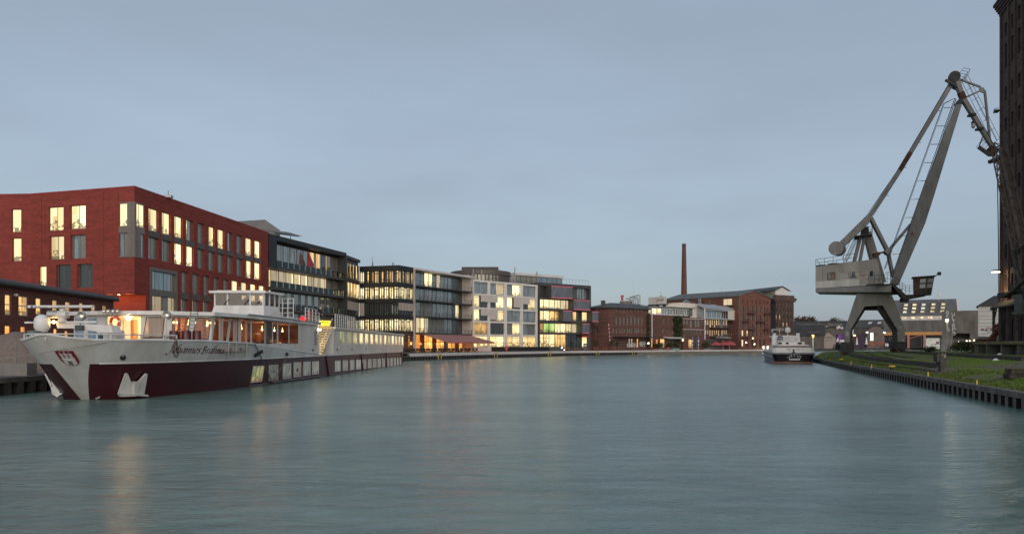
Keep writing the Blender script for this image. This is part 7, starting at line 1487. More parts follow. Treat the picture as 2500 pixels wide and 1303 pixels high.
# man bending over on the sun deck, red extinguisher beside him
def figure(name, label, loc, joints, edges, radii, mats, heads):
    t = thing(name, label, 'person', loc); return t
bx_, by_ = -17.55, 70.0-1.2
t = thing('person', 'person with white hair in dark coat bending over on the ship sun deck', 'person', (bx_, by_, ZR))
def skin(nm, js, es, rad, mat, parent, lvl=2):
    me = bpy.data.meshes.new(nm); me.from_pydata([tuple(Vector(j)) for j in js], es, []); me.materials.append(mat); o = bpy.data.objects.new(nm, me); COL.objects.link(o); o.parent = parent
    sk_ = o.modifiers.new('s','SKIN'); 
    for v, r_ in zip(me.skin_vertices[0].data, rad): v.radius = (r_, r_)
    me.skin_vertices[0].data[0].use_root = True; sb = o.modifiers.new('d','SUBSURF'); sb.levels = lvl; sb.render_levels = lvl; sk_.use_smooth_shade = True; return o
COAT = M('navy_coat', (.012,.014,.024), .9); SKIN = M('skin_tone', (.42,.24,.17), .6); TRS = M('beige_trousers', (.20,.16,.12), .9)
skin('body', [(0,0,.95),(.12,-.02,1.12),(.34,-.05,1.28),(.52,-.06,1.24),(.44,.14,1.2),(.6,.16,.98),(.72,.1,.8),(.44,-.22,1.2),(.58,-.24,.98),(.7,-.16,.8),(-.04,.1,.88),(-.02,.12,.5),(-.1,.12,.08),(.02,.13,.05),(-.04,-.1,.88),(.02,-.12,.5),(-.06,-.12,.08),(.06,-.13,.05)],
 [(0,1),(1,2),(2,3),(2,4),(4,5),(5,6),(2,7),(7,8),(8,9),(0,10),(10,11),(11,12),(12,13),(0,14),(14,15),(15,16),(16,17)], [.16,.17,.18,.08,.08,.055,.045,.08,.055,.045,.11,.075,.05,.045,.11,.075,.05,.045], COAT, t)
m = MB(); hc = t.location+V(.66,-.06,1.3)
m.lathe(hc+V(0,0,-.12), (.25,-.1,1), [(.03,-.02),(.075,.02),(.095,.08),(.1,.14),(.085,.2),(.05,.235),(.01,.25)], 14); h_ = m.build('head', SKIN, t, smooth=True)
m = MB(); m.lathe(hc+V(-.02,.01,-.02), (.0,.1,1), [(.1,0),(.112,.05),(.1,.11),(.06,.145),(.01,.155)], 14); m.build('hair', M('white_hair', (.5,.5,.5), .9), h_, smooth=True)
m = MB(); fc_ = hc+V(.085,-.03,.0); m.lathe(fc_, (1,-.3,-.2), [(.022,-.02),(.014,.02),(.004,.03)], 6); m.build('nose', SKIN, h_); skin('trousers', [(-.0,0,.93),(-.04,.1,.86),(-.02,.12,.5),(-.1,.12,.12),(-.04,-.1,.86),(.02,-.12,.5),(-.06,-.12,.12)], [(0,1),(1,2),(2,3),(0,4),(4,5),(5,6)], [.165,.12,.085,.065,.12,.085,.065], TRS, t)
for sd in (-1,1):
    hd = V(.72,.1 if sd > 0 else -.16,.8); skin('hand', [hd,hd+V(.05,0,-.05),hd+V(.09,0,-.1)], [(0,1),(1,2)], [.04,.042,.03], SKIN, t, 1)
    for q in range(5): a = hd+V(.07,(q-2)*.018,-.09); skin('finger', [a,a+V(.025,0,-.03),a+V(.02,0,-.055 if q else -.03)], [(0,1),(1,2)], [.011,.010,.008], SKIN, t, 1)
t = thing('fire_extinguisher', 'red cylinder on the sun deck beside the bending person', 'extinguisher', (-17.55,67.2,ZR)); m = MB(); m.lathe((-17.55,67.2,ZR), (0,0,1), [(.17,0),(.18,.05),(.18,.75),(.1,.92),(.07,.98)], 14); m.build('body', REDP, t, smooth=True); m = MB(); m.lathe((-17.55,67.2,ZR+.98), (0,0,1), [(.09,0),(.09,.1),(.04,.16)], 10); m.build('valve', REDP, t)
# ------------------------------------------------------------------ the dark hulled ship on the right
uA = X(1886,124.5); ul_ = 6.35; uB = (uA[0]+ul_*.9654, uA[1]-ul_*.2607); f = Fr(uA, uB)
ur = thing('motor_ship', 'black sterned motor ship with white dome and blue disc moored to grassy bank', 'ship', f.p(f.L/2,0,0))
NAVY = M('hull_navy', (.006,.007,.012), .6, .2, 1, spec=.25); GREYH = M('hull_grey', (.20,.23,.27), .5, .1, .6); W2 = M('ursus_white', (.80,.77,.74), .45, .08, .8)
def sec(n, z0, z1, inset=0, bul=.3):    # a rounded stern outline
    L = f.L; return [(inset,n-.6),(inset+.5,n-.1),(L*.3,n+bul*.6),(L*.5,n+bul),(L*.7,n+bul*.6),(L-inset-.5,n-.1),(L-inset,n-.6)]
def stern(mb, z0, z1, i0=0, i1=0, bul=.3, deep=1.2, mi=0, n=0):
    a = [f.p(u,q,z0) for u,q in sec(n,0,0,i0,bul)]+[f.p(f.L-i0,n-deep,z0),f.p(i0,n-deep,z0)]; b = [f.p(u,q,z1) for u,q in sec(n,0,0,i1,bul)]+[f.p(f.L-i1,n-deep,z1),f.p(i1,n-deep,z1)]; mb.prism(a, b, mi)
m = MB(); stern(m, .32, 1.5, .35, 0, .35); m.build('stern', NAVY, ur); m = MB(); stern(m, 1.5, 1.72, 0, .03, .3); m.build('stern_rail', M('rail_grey', (.25,.26,.26), .5, .2, 2), ur)
m = MB(); stern(m, -.4, .33, .25, .25, .42, 1.4); m.build('boot_stripe', M('boot_red', (.24,.10,.07), .6, .2, 1), ur)
m = MB(); a = [f.p(.35,-1.2,-.4),f.p(f.L-.35,-1.2,-.4),f.p(f.L-.2,-24,-.4),f.p(f.L/2,-30,-.4),f.p(.1,-24,-.4)]; b = [f.p(0,-1.2,1.6),f.p(f.L,-1.2,1.6),f.p(f.L+.2,-24,1.9),f.p(f.L/2,-31,2.1),f.p(-.2,-24,1.9)]; m.prism(a, b); m.build('hull', GREYH, ur)
m = MB(); m.path([f.p(.02,-1.2,1.0),f.p(-.12,-12,1.1),f.p(-.15,-24,1.25)], .14, 6); m.build('rubbing_strake', GREYH, ur)
m = MB()
for k in range(15): n = -1.5-k*1.6; m.tube(f.p(-.02,n,1.6), f.p(-.3-.02*k,n,2.75), .03, 5)
for z in (2.0,2.4,2.8): m.path([f.p(-.1,-1.2,z), f.p(-.35,-24,z+.2)], .025, 5)
m.build('side_railing', W2, ur)
m = MB(); stern(m, 1.74, 2.58, 0, .06, .3); m.build('bulwark', W2, ur); m = MB(); stern(m, 2.6, 2.78, .1, .35, .25, 3); m.build('cap_rail', M('varnish', (.055,.022,.016), .4), ur); m = MB(); stern(m, 2.79, 3.0, .5, 1.0, .2, 5, n=-.4); m.build('deck', W2, ur)
m = MB(); m.fbox(f, 1.0, 4.9, -5, -1.0, 3.0, 3.45); m.fbox(f, .2, 4.4, -12, -5.2, 1.9, 4.55); m.build('deckhouse', W2, ur)
for u0, u1, n in ((1.0,1.5,-.97),(2.1,2.5,-.97),(3.9,4.5,-.97)): m = MB(); m.fbox(f, u0, u1, n, n+.04, 3.08, 3.36); m.build('port', BLACK, ur)
m = MB(); m.fbox(f, .17, .2, -11, -6, 2.9, 4.2); m.build('side_window', GU, ur)
for u in (.15,3.75): m = MB(); m.prism([f.p(u-.15,-1.4,3.0),f.p(u+.6,-1.4,3.0),f.p(u+.6,-2.0,3.0),f.p(u-.15,-2.0,3.0)],[f.p(u,-1.5,4.75),f.p(u+.45,-1.5,4.75),f.p(u+.45,-1.9,4.75),f.p(u,-1.9,4.75)]); m.fbox(f, u-.06, u+.52, -1.95, -1.45, 4.75, 4.85); o = m.build('funnel', W2, ur); m = MB(); m.fbox(f, u+.02, u+.43, -1.88, -1.52, 4.855, 4.98); m.build('funnel_cap', BLACK, o)
m = MB(); m.path([f.p(.0,-1.6,4.9),f.p(-.05,-1.6,5.4),f.p(.1,-1.6,5.55),f.p(1.7,-1.6,5.6),f.p(1.85,-1.6,5.45),f.p(1.7,-1.6,5.3),f.p(0,-1.6,5.3)], .04, 5); m.tube(f.p(1.2,-1.6,4.6), f.p(1.2,-1.6,5.6), .03, 5); m.tube(f.p(.15,-1.6,4.8), f.p(.15,-1.6,5.5), .03, 5); m.build('goalpost', W2, ur)
m = MB(); c_ = f.p(2.45,-1.9,5.1); m.lathe(c_, (0,0,1), [(.2,-.15),(.42,-.08),(.44,.3)]+[(.44*math.cos(R(q*12)),.3+.44*math.sin(R(q*12))) for q in range(1,8)], 20); o = m.build('satellite_dome', W2, ur, smooth=True); m = MB(); m.tube(f.p(2.45,-1.9,3.4), c_+V(0,0,-.1), .07, 8); m.bar(f.p(1.9,-1.9,4.1), f.p(3.0,-1.9,4.1), .08, .08); m.build('mast', W2, ur)
m = MB(); m.lathe(f.p(1.25,-1.45,4.0), (f.nn.x,f.nn.y,0), [(.44,-.1),(.47,-.05),(.47,.0),(.4,.03)], 24); m.build('blue_disc', M('disc_blue', (.01,.055,.13), .5), ur); m = MB(); m.tube(f.p(1.25,-1.4,3.4), f.p(1.25,-1.4,4.5), .03, 6); m.fbox(f, .7, 1.9, -2, -1.4, 3.45, 3.62); m.build('stand', STEEL, ur)
m = MB()
for z in (3.5,3.75,4.05): m.path([f.p(.6,-1.2,z), f.p(3.9,-1.2,z)], .025, 5); m.path([f.p(3.9,-1.2,z), f.p(4.4,-5,z)], .025, 5)
for u in (.6,1.4,2.2,3.0,3.9): m.tube(f.p(u,-1.2,3.0), f.p(u,-1.2,4.1), .03, 5)
m.fbox(f, .8, 3.7, -4.4, -3.0, 3.5, 4.3); m.build('deck_railing', W2, ur)
LGY = M('letter_silver', (.62,.63,.63), .5); m = MB(); arc = 'URSUS'
for i, ch in enumerate(arc):
    th = R(90-(i-2)*19); cx, cz = f.L/2+.15, -.05
    def q(x, y, th=th): r = 1.12+y*.56; t2 = th-(x-.33)*.56/1.4; return f.p(cx+r*math.cos(t2)*1.1, .385, cz+r*math.sin(t2)*1.0+.03)
    text_mesh(m, ch, q, 1.0)
m.build('name_lettering', LGY, ur, recalc=False); m = MB(); m.fbox(f, f.L/2-.7, f.L/2+.95, .33, .37, .55, .80); m.build('name_plate', LGY, ur)
m = MB(); text_mesh(m, '0723', lambda x, y: f.p(f.L/2+.35+x*.33, .27, 2.12+y*.33), 1.0); text_mesh(m, 'DCJR', lambda x, y: f.p(f.L/2-1.1+x*.27, .27, 2.12+y*.33), 1.0); m.build('call_lettering', M('letter_dim', (.22,.21,.20), .7), ur, recalc=False)
m = MB(); m.fbox(f, f.L/2-.13, f.L/2+.1, .3, .36, 1.95, 2.3); m.lathe(f.p(f.L/2,.25,1.75), (0,0,1), [(.34,-.06),(.25,.06),(.08,.14)], 12); m.build('stern_fairlead', BLACK, ur)
a = f.p(f.L,-.3,1.7); b = G(1993,873); rope([a.lerp(b,k/8)+V(0,0,-.5*math.sin(math.pi*k/8)) for k in range(9)], .045, 'pale mooring rope from the dark hulled ship to a yellow bollard')
# ------------------------------------------------------------------ quay furniture on the grassy bank
def bollard(px, py, wpx, label):
    D = None; g = G(px, py); r_ = wpx/2*g.y/F; t = thing('mooring_bollard', label, 'bollard', g, 'yellow topped bollards'); m = MB(); m.lathe(g+V(0,0,-.1), (0,0,1), [(r_*.85,0),(r_*.62,.15),(r_*.58,.42)], 14); m.build('stem', M('bollard_iron', (.05,.042,.038), .7) if 'bollard_iron' not in bpy.data.materials else bpy.data.materials['bollard_iron'], t, smooth=True)
    m = MB(); m.lathe(g+V(0,0,.32), (0,0,1), [(r_*.7,-.04),(r_,.0),(r_,.09),(r_*.8,.12)], 18); m.build('cap', YELLOW, t, smooth=True)
bollard(2178,904,15,'nearest yellow capped mooring bollard on the bank beside the long rail'); bollard(2054,884,10,'yellow capped bollard on the bank right of the brown creeper patch'); bollard(1995,873,7,'small yellow capped bollard close to the stern of the dark hulled ship')
def hoop(px, py, hpx, label):
    g = G(px, py); h = hpx*g.y/F; t = MB(); t.path([g+V(0,0,-.1)]+[g+V(-.02+.09*math.cos(R(q)),.16*math.cos(R(q)),h-.13+.13*math.sin(R(q))) for q in range(180,-1,-20)][::-1]+[g+V(0,.1,-.1)] if False else [g+V(-.1,-.15,-.1),g+V(-.1,-.15,h*.6),g+V(-.05,-.08,h*.95),g+V(0,0,h),g+V(.05,.08,h*.95),g+V(.1,.15,h*.6),g+V(.1,.15,-.1)], .035, 6)
    solo(t, 'safety_hoop', YELLOW, label, 'hoop', g, 'yellow hoops on the bank', smooth=True)
for px, py, h, l in ((2385,939,11,'nearest yellow hoop on the bank, out beyond the switch box'),(2266,919,11,'yellow hoop on the bank just below the black switch box'),(2128,900,8,'yellow hoop between the two larger bollards, nearer the larger one'),(2078,890,7,'yellow hoop between the two larger bollards, nearer the smaller one'),(2027,880,4,'short yellow hoop left of the middle bollard'),(2009.5,876,3,'tiny yellow hoop nearest the dark hulled ship')): hoop(px,py,h,l)
fq = Fr(RQ[2], RQ[3], flip=True)
def qladder(s_, label):
    p, d = rq_at(s_); f = Fr(p, p+d, flip=True); t = thing('quay_ladder', label, 'ladder', f.p(0,0,.2), 'yellow ladders of the grassy bank'); m = MB(); ym = bpy.data.materials['ladder_yellow']
    for u in (-.28,.28): m.fbox(f, u-.05, u+.05, .05, .14, .05, .75)
    m.build('rail', ym, t); m = MB()
    for k in range(3): m.fbox(f, -.23, .23, .07, .12, .15+k*.22, .2+k*.22)
    m.build('rung', ym, t)
sq = lambda px: min((abs((RQ[i].lerp(RQ[i+1],k/40).x/RQ[i].lerp(RQ[i+1],k/40).y)*F+CX-px), _rl[i]+(_rl[i+1]-_rl[i])*k/40) for i in range(len(RQ)-4) for k in range(40))[1]
qladder(sq(2169), 'faded yellow ladder in the sheet piling below the nearest bollard'); qladder(sq(2052), 'faded yellow ladder in the sheet piling under the middle bollard')
t = thing('switch_box', 'black steel switch box on a post beside the end of the rail', 'switch box', G(2300,905)); g = G(2300,905); sc = g.y/F; m = MB(); m.box((g.x-12*sc,g.y,g.z+22*sc), (g.x-1*sc,g.y+.5,g.z+42*sc)); m.box((g.x-5*sc,g.y-.05,g.z+11*sc), (g.x+10*sc,g.y+.55,g.z+42.5*sc)); m.build('housing', M('black_box', (.014,.014,.014), .45, .2, 3), t); m = MB(); m.box((g.x-2*sc,g.y+.05,g.z-.2), (g.x+6*sc,g.y+.4,g.z+11*sc)); m.build('post', DARKST, t)
m = MB(); m.box((g.x-1*sc,g.y-.058,g.z+39*sc), (g.x+2*sc,g.y-.052,g.z+40.5*sc)); m.build('sticker', YELLOW, t); m = MB(); text_mesh(m, 'M2', lambda x, y: V(g.x+4.2*sc+y*5*sc, g.y-.058, g.z+40*sc-x*6*sc), 1.0); m.build('lettering', WHITE, t, recalc=False)
RAILM = M('rail_steel', (.055,.045,.040), .55, .25, 2, metal=.3)
def railtrack(pts, label, h=.22, w_=.16, beam=True):
    gs = [G(x,y+1.5) for x,y in pts]; fine = []
    for a, b in zip(gs, gs[1:]): fine += [a.lerp(b,k/6) for k in range(6)]
    fine.append(gs[-1]); t = thing('crane_rail', label, 'rail', gs[len(gs)//2])
    for p in fine: p.z = zland(p.x,p.y)
    zs = [p.z for p in fine]
    for i in range(2,len(fine)-2): fine[i].z = sum(zs[i-2:i+3])/5
    m = MB()
    for a, b in zip(fine, fine[1:]): m.bar(a+V(0,0,h), b+V(0,0,h), w_*.55, .1)
    m.build('rail_head', RAILM, t)
    if beam:
        m = MB()
        for a, b in zip(fine, fine[1:]): m.bar(a+V(0,0,h-.28), b+V(0,0,h-.28), w_*2.2, .44)
        m.build('rail_beam', M('rail_beam', (.075,.062,.052), .9, .3, 2) if 'rail_beam' not in bpy.data.materials else bpy.data.materials['rail_beam'], t)
railtrack([(2068,860.5),(2082,867),(2113,873.5),(2144,878.5),(2196,884.5),(2248,890),(2293,895.5)], 'long dark crane rail curving from the near crane leg to the switch box', .3)
railtrack([(2204,859),(2248,862.5),(2310,866),(2380,870.5),(2440,874),(2499,878)], 'dark crane rail running in front of the loading dock', .25)
railtrack([(2098,881),(2140,887),(2200,895),(2250,902),(2284,907)], 'low pale stone rail bed along the grassy edge', .08, .14, False)
railtrack([(2150,857.5),(2156,861),(2172,866),(2200,871),(2232,874)], 'thin disused rail bending through the grass between the crane legs', .1, .14, False)
railtrack([(2116,858.5),(2120,862),(2135,868),(2146,871),(2180,875)], 'short disused rail curving from the grass near the crane', .1, .14, False)
t = thing('sleeper_stack', 'dark stack of old timber sleepers at the right edge of the bank', 'sleepers', G(2490,922)); g = G(2492,922); 
for k in range(4): m = MB(); m.box((g.x-.6+.05*k,g.y+.35*(k%2),g.z-.05+.28*(k//2)), (g.x+1.6,g.y+.3+.35*(k%2),g.z+.21+.28*(k//2))); m.build('sleeper', M('sleeper_%d' % k, (.04+.012*k,.034+.01*k,.03), .9, .3, 2), t)
for px, py, l in ((2440,866,'white plastic bag lying before the loading dock'),(2431,880,'pale litter scrap on the turf under the dock rail')):
    g = G(px,py); m = MB(); rd = random.Random(int(px)); m.lathe(g, (0,0,1), [(.1,-.02),(.24,.04),(.18,.13),(.05,.18)], 7)
    for v in m.v: v += V(rd.uniform(-.06,.06),rd.uniform(-.06,.06),rd.uniform(-.02,.03))
    solo(m, 'litter', WHITE, l, 'litter', g)
# grass on the bank: blades nobody could count
rd = random.Random(21); m = MB(); cnt = 0
while cnt < 15000:
    s_ = rd.uniform(8, 118)**1.0; 
    if rd.random() > min(1, 45/(s_+8)): continue
    d_ = abs(rd.gauss(0, 1))*3.2+.45; p, dr = rq_at(s_); xy = p+Vector((dr.y,-dr.x))*d_
    if math.sin(xy.x*.9+1.3*math.sin(xy.y*.35))+math.sin(xy.y*.53+xy.x*.2) < -.35 and d_ > 1.4: continue
    z = zland(xy.x, xy.y)-.02; h = rd.uniform(.04,.13)*(1.6 if d_ < 1.6 else 1); a = rd.uniform(0,6.28); w_ = rd.uniform(.02,.05); dx, dy = math.cos(a), math.sin(a); ln = rd.uniform(-.12,.12)
    m.poly([(xy.x-dx*w_,xy.y-dy*w_,z),(xy.x+dx*w_,xy.y+dy*w_,z),(xy.x+dy*ln,xy.y-dx*ln,z+h)], rd.randrange(3)); cnt += 1
GRM = [M('blade_dark', (.065,.115,.012), .9, .2, 2), M('blade_mid', (.115,.185,.022), .9, .2, 2), M('blade_dry', (.14,.15,.04), .9, .2, 2)]
struct(m, 'grass', GRM, 'stuff', recalc=False)
def bush(name, label, cat, base, w_, h, n, mats, seed, r=.16, group=None, stems=3, dep=None):
    rd = random.Random(seed); t = thing(name, label, cat, base, group); m = MB(); cl = [(rd.uniform(-.5,.5)*w_*.75, rd.uniform(-.5,.5)*(dep or w_)*.7, rd.uniform(.3,.75)*h, rd.uniform(.22,.4)) for _ in range(7)]
    pts = []
    for i in range(n):
        cx, cy, cz, rr = rd.choice(cl); v = Vector((rd.gauss(0,1),rd.gauss(0,1),rd.gauss(0,1))).normalized()*(rd.random()**.5); p = base+V(cx+v.x*rr*w_, cy+v.y*rr*(dep or w_), max(.03,cz+v.z*rr*h)); pts.append(p)
    leaves(m, pts, r, rd, -1); m.build('foliage', mats, t, recalc=False); m = MB()
    for k in range(stems): x, y, z, _ = cl[k]; m.path([base+V(x*.2,y*.2,-.05), base+V(x*.6,y*.6,z*.5), base+V(x,y,z)], .03+h*.006, 5)
    m.build('stem', M('twig', (.05,.04,.03), .9) if 'twig' not in bpy.data.materials else bpy.data.materials['twig'], t); return t
bush('shrub', 'large green shrub growing against the corner of the loading dock', 'shrub', V(56.5,97,1.85), 4.2, 1.5, 1700, LEAF, 3, .13); bush('shrub', 'yellowing shrub leaning on the dock end', 'shrub', V(55.6,93.2,1.85), 1.3, 1.2, 500, [LEAF[2], M('leaf_yellow', (.22,.16,.02), .8), LEAF[1]], 4, .1)
bush('shrub', 'low dark shrub in front of the wire fence', 'shrub', V(60,112,1.85), 2.0, .9, 500, LEAF, 5, .12); bush('shrub', 'scrubby grey green bush beside the near crane leg', 'shrub', G(2054,861), 1.8, 1.5, 500, [LEAF[0], LEAF[1], M('leaf_grey', (.10,.10,.07), .9)], 6, .12)
bush('shrub', 'small green tuft under the loading dock', 'shrub', V(54.9,86,1.8), 1.6, .8, 350, LEAF, 8, .1)
# camper van
g = G(2278,853); D0 = 150; k_ = (2278-CX)/F; g = V(k_*D0, D0, zland(k_*D0,D0)); sc = D0/F; cv = thing('camper_van', 'white camper van parked with its back to the water near the wire fence', 'camper van', g); CW = M('camper_white', (.72,.73,.70), .4, .06, 1, col2=(.60,.61,.58)); wv = 17.5*sc; hv = 30.5*sc
m = MB(); dd = V(2.6,5.4,0); pf = [(-wv,.35),(wv*.98,.35),(wv,.9),(wv,hv*.86),(wv*.9,hv),(-wv*.88,hv),(-wv,hv*.86),(-wv,.9)]; m.prism([g+V(x,0,z) for x,z in pf], [g+dd+V(x,0,z) for x,z in pf]); m.build('body', CW, cv)
m = MB(); m.box((g.x-wv+.1,g.y-.06,g.z+hv*.87), (g.x+wv-.1,g.y-.003,g.z+hv*.91)); m.box((g.x-wv*.75,g.y-.1,g.z+.5), (g.x+wv*.7,g.y-.004,g.z+.62)); m.build('trim', STEEL, cv)
m = MB(); m.box((g.x+wv*.42,g.y-.05,g.z+hv*.52), (g.x+wv*.86,g.y-.004,g.z+hv*.74)); m.build('window', M('camper_window', (.16,.09,.08), .2), cv)
m = MB(); m.path([g+V(-wv*.2,-.15,.95),g+V(-wv*.15,-.2,1.3),g+V(wv*.3,-.2,1.3),g+V(wv*.35,-.15,.95)], .04, 6); m.path([g+V(-wv*.6,-.12,.8),g+V(wv*.6,-.12,.8)], .03, 6); m.build('bicycle_rack', STEEL, cv)
m = MB(); m.box((g.x-wv*.85,g.y+.1,g.z+.2), (g.x+wv*.85,g.y+.5,g.z+.36)); m.build('bumper', BLACK, cv)
for x in (-wv*.62,wv*.55):
    m = MB(); m.lathe(g+V(x-.12,1.0,.3), (1,0,0), [(.3,0),(.32,.04),(.32,.2),(.3,.24)], 14); m.build('wheel', BLACK, cv)
    m = MB(); m.box((g.x+x*1.3-.08,g.y-.03,g.z+.66), (g.x+x*1.3+.08,g.y-.004,g.z+.8)); m.build('tail_light', REDP, cv)
# wire fence
prev = None
for i, px in enumerate((2297,2318,2341,2365,2388)):
    D = 128-i*5; p = V((px-CX)/F*D, D, 1.86)
    if prev is not None:
        t = thing('mesh_fence', 'grey wire mesh fence panel, %s in the row between camper van and loading dock' % ('first','second','third','fourth')[i-1], 'fence', prev, 'mesh fence panels'); m = MB(); q0, q1 = prev, p
        for k in range(15): a = q0.lerp(q1,k/14); m.tube(a+V(0,0,.1), a+V(0,0,2.0), .012, 4)
        for k in range(6): m.tube(q0+V(0,0,.1+k*.38), q1+V(0,0,.1+k*.38), .012, 4)
        m.build('mesh', STEEL, t); m = MB()
        for a in (q0.lerp(q1,.02), q0.lerp(q1,.98)): m.tube(a, a+V(0,0,2.08), .035, 6)
        m.build('post', STEEL, t)
    prev = p
g = V((2303-CX)/F*127,127,1.86); m = MB(); m.box((g.x-.4,g.y,g.z), (g.x+.4,g.y+.35,g.z+1.9)); m.box((g.x-.44,g.y-.04,g.z+1.9), (g.x+.44,g.y+.4,g.z+1.97)); solo(m, 'steel_cabinet', M('cabinet_grey', (.22,.24,.24), .6, .2, 1), 'tall grey steel cabinet standing right of the camper van', 'cabinet', g)
t = thing('street_lamp', 'bright yellow white street lamp on a thin post before the graffiti concrete block', 'street lamp', V((2312-CX)/F*190,190,1.9)); a = P(2312,782,190); m = MB(); m.tube((a.x,a.y,1.7), a, .09, 8); m.build('post', STEEL, t); m = MB(); m.lathe(a, (0,0,1), [(.2,-.25),(.34,-.1),(.36,.12),(.2,.28),(.05,.32)], 12); m.build('lamp_head', glow('street_glow', (1,.90,.50), 9), t); lamp('street_light', a+V(0,-.8,0), 160, (1,.85,.5), .3, t)
for px, py, D, l in ((2341,833,210,'small white lamp glowing behind the shrub and fence'),(2360,832,215,'left one of the paired lamps under the concrete slot'),(2367,832,215,'right one of the paired lamps under the concrete slot'),(2378,830,205,'small lamp at the dock end fence post')):
    t = thing('work_lamp', l, 'lamp', P(px,846,D)); a = P(px,py,D); m = MB(); m.tube((a.x,a.y,1.6), a, .05, 6); m.build('post', DARKST, t); m = MB(); m.lathe(a, (0,0,1), [(.08,-.12),(.2,0),(.08,.14)], 8); m.build('bulb', glow('work_glow_%d' % px, (1,.8,.5), 6), t)
for px, py, D, col, l in ((2072,818,440,(1,.5,.1),'orange street lamp behind the near crane leg'),(2086,818.5,440,(1,.5,.1),'orange street lamp inside the crane portal'),(2117,811,545,(1,.85,.7),'white lamp on the corner of the barrel hall'),(2159,812,548,(1,.85,.7),'white lamp at the end of the orange beam')):
    t = thing('street_lamp', l, 'street lamp', P(px,846,D)); a = P(px,py,D); m = MB(); m.tube((a.x,a.y,1.3), a, .12, 6); m.build('post', DARKST, t); m = MB(); m.lathe(a, (0,0,1), [(.3,-.3),(.75,0),(.3,.35)], 8); m.build('lamp_head', glow('far_lamp_%d' % px, col, 5), t)
m = MB(); a, b = P(2046,842,500), P(2110,816,500); m.box((a.x,a.y,1.36), (b.x,b.y+3,b.z)); m.box((a.x+.2,a.y-.02,5.5),(a.x+3,a.y-.005,9.5)); solo(m, 'dark_pavilion', M('purple_dark', (.045,.025,.05), .8), 'dark violet bar pavilion on the far quay behind the crane leg', 'pavilion', (a.x,a.y,1.36)); lamp('violet_light', P(2052,822,498), 300, (.6,.15,1), .5)
def sign(px0, px1, y0, y1, D, label, mat_, mark=None):
    a, b = P(px0,y1,D), P(px1,y0,D); t = thing('signboard', label, 'sign', V((a.x+b.x)/2,a.y,1.36)); m = MB(); m.box((a.x,a.y,a.z), (b.x,b.y+.15,b.z)); m.build('board', mat_, t); m = MB()
    for x in (a.x+.3,b.x-.3): m.tube((x,a.y+.2,1.36), (x,a.y+.2,a.z+.1), .12, 6)
    m.build('post', DARKST, t)
    if mark: m = MB(); c_ = (a+b)/2; m.path([c_+V(math.cos(R(q))*.7,-.03,math.sin(R(q))*.7) for q in range(120,400,20)], .14, 5); m.build('emblem', mark, t)
sign(2050.5,2061.5,829,838.5,430,'white signboard with a red curved emblem beside the crane leg', WHITE, REDP); sign(2042,2049,830,834,432,'small white signboard left of the emblem board', WHITE)
def closed_umbrella(px, y0, y1, D, mat_, label, w_=5.5, group=None):
    b = P(px,y1,D); tp = P(px,y0,D); zb_ = 1.36; r_ = w_/2*D/F; t = thing('closed_parasol', label, 'parasol', V(b.x,b.y,zb_), group); m = MB(); m.tube((b.x,b.y,zb_), (tp.x,tp.y,tp.z-.2), .06, 6); m.build('pole', DARKST, t); m = MB(); h = tp.z-b.z; m.lathe((b.x,b.y,b.z), (0,0,1), [(r_,0),(r_*.95,h*.1),(r_*.7,h*.3),(r_*.75,h*.36),(r_*.35,h*.75),(.03,h)], 9); m.build('canopy', mat_, t)
WINE = M('wine_canvas', (.10,.02,.03), .8); closed_umbrella(2092,822,841,440,WHITE,'furled white parasol in the middle of the crane portal'); closed_umbrella(2115,822,840,440,WHITE,'furled white parasol in front of the barrel hall',6.5); closed_umbrella(2045,823,832,436,WHITE,'furled white parasol above the small signboard',5)
closed_umbrella(1825.5,811,846,305,WINE,'tall furled wine red parasol before the lit mill windows',6); closed_umbrella(1807,817,847,303,WINE,'furled wine red parasol at the mill corner downpipe',7)
PINK = M('pink_canvas', (.42,.085,.10), .8, .1, 2); pk0 = None
for i, (px, D, l) in enumerate(((1712,292,'behind the tall planter of reeds'),(1727,293,'above the planter of reeds'),(1745,294,'just right of the reeds'),(1765,296,'above the red lifebuoy post'),(1781,298,'at the right end of the row'))):
    b = P(px,849,D); t = thing('parasol', 'open pink parasol on the far quay terrace, %s' % l, 'parasol', V(b.x,b.y,1.36), 'pink parasols of the far quay'); m = MB(); zt_ = P(px,831.5,D).z; m.tube((b.x,b.y,1.36), (b.x,b.y,zt_+.15), .07, 6); m.build('pole', WHITE, t)
    m = MB(); w_ = 2.5; m.lathe((b.x,b.y,zt_-1.15), (0,0,1), [(w_,-.5),(w_,0),(w_*.5,.65),(.08,1.15)], 8); m.build('canopy', PINK, t)
BLUEF = M('flag_blue', (.015,.05,.20), .7, .1, 1)
for px, l in ((1675,'left of the shop entrance'),(1690.5,'right of the shop entrance'),(1705,'before the grey wall')):
    b = P(px,849,281); t = thing('banner_flag', 'blue banner with white motifs on a pole, %s' % l, 'banner', V(b.x,b.y,1.36), 'blue banners'); m = MB(); m.tube((b.x,b.y,1.36), (b.x,b.y,P(px,821,281).z), .06, 6); m.build('pole', WHITE, t); m = MB(); z0, z1_ = P(px,843.5,281).z, P(px,822,281).z
    m.grid([[V(b.x-.35+.05*math.sin(q*1.3),b.y-.08-.05*math.cos(q*1.9),z0+(z1_-z0)*q/6),V(b.x+.4+.05*math.sin(q),b.y-.08+.08*math.sin(q*1.4),z0+(z1_-z0)*q/6)] for q in range(7)]); o = m.build('cloth', BLUEF, t, recalc=False); m = MB()
    for q in (.12,.45,.58): m.lathe((b.x,b.y-.2,z0+(z1_-z0)*q), (0,-1,0), [(.26,0),(.2,.02)], 7)
    m.build('motif', WHITE, o)
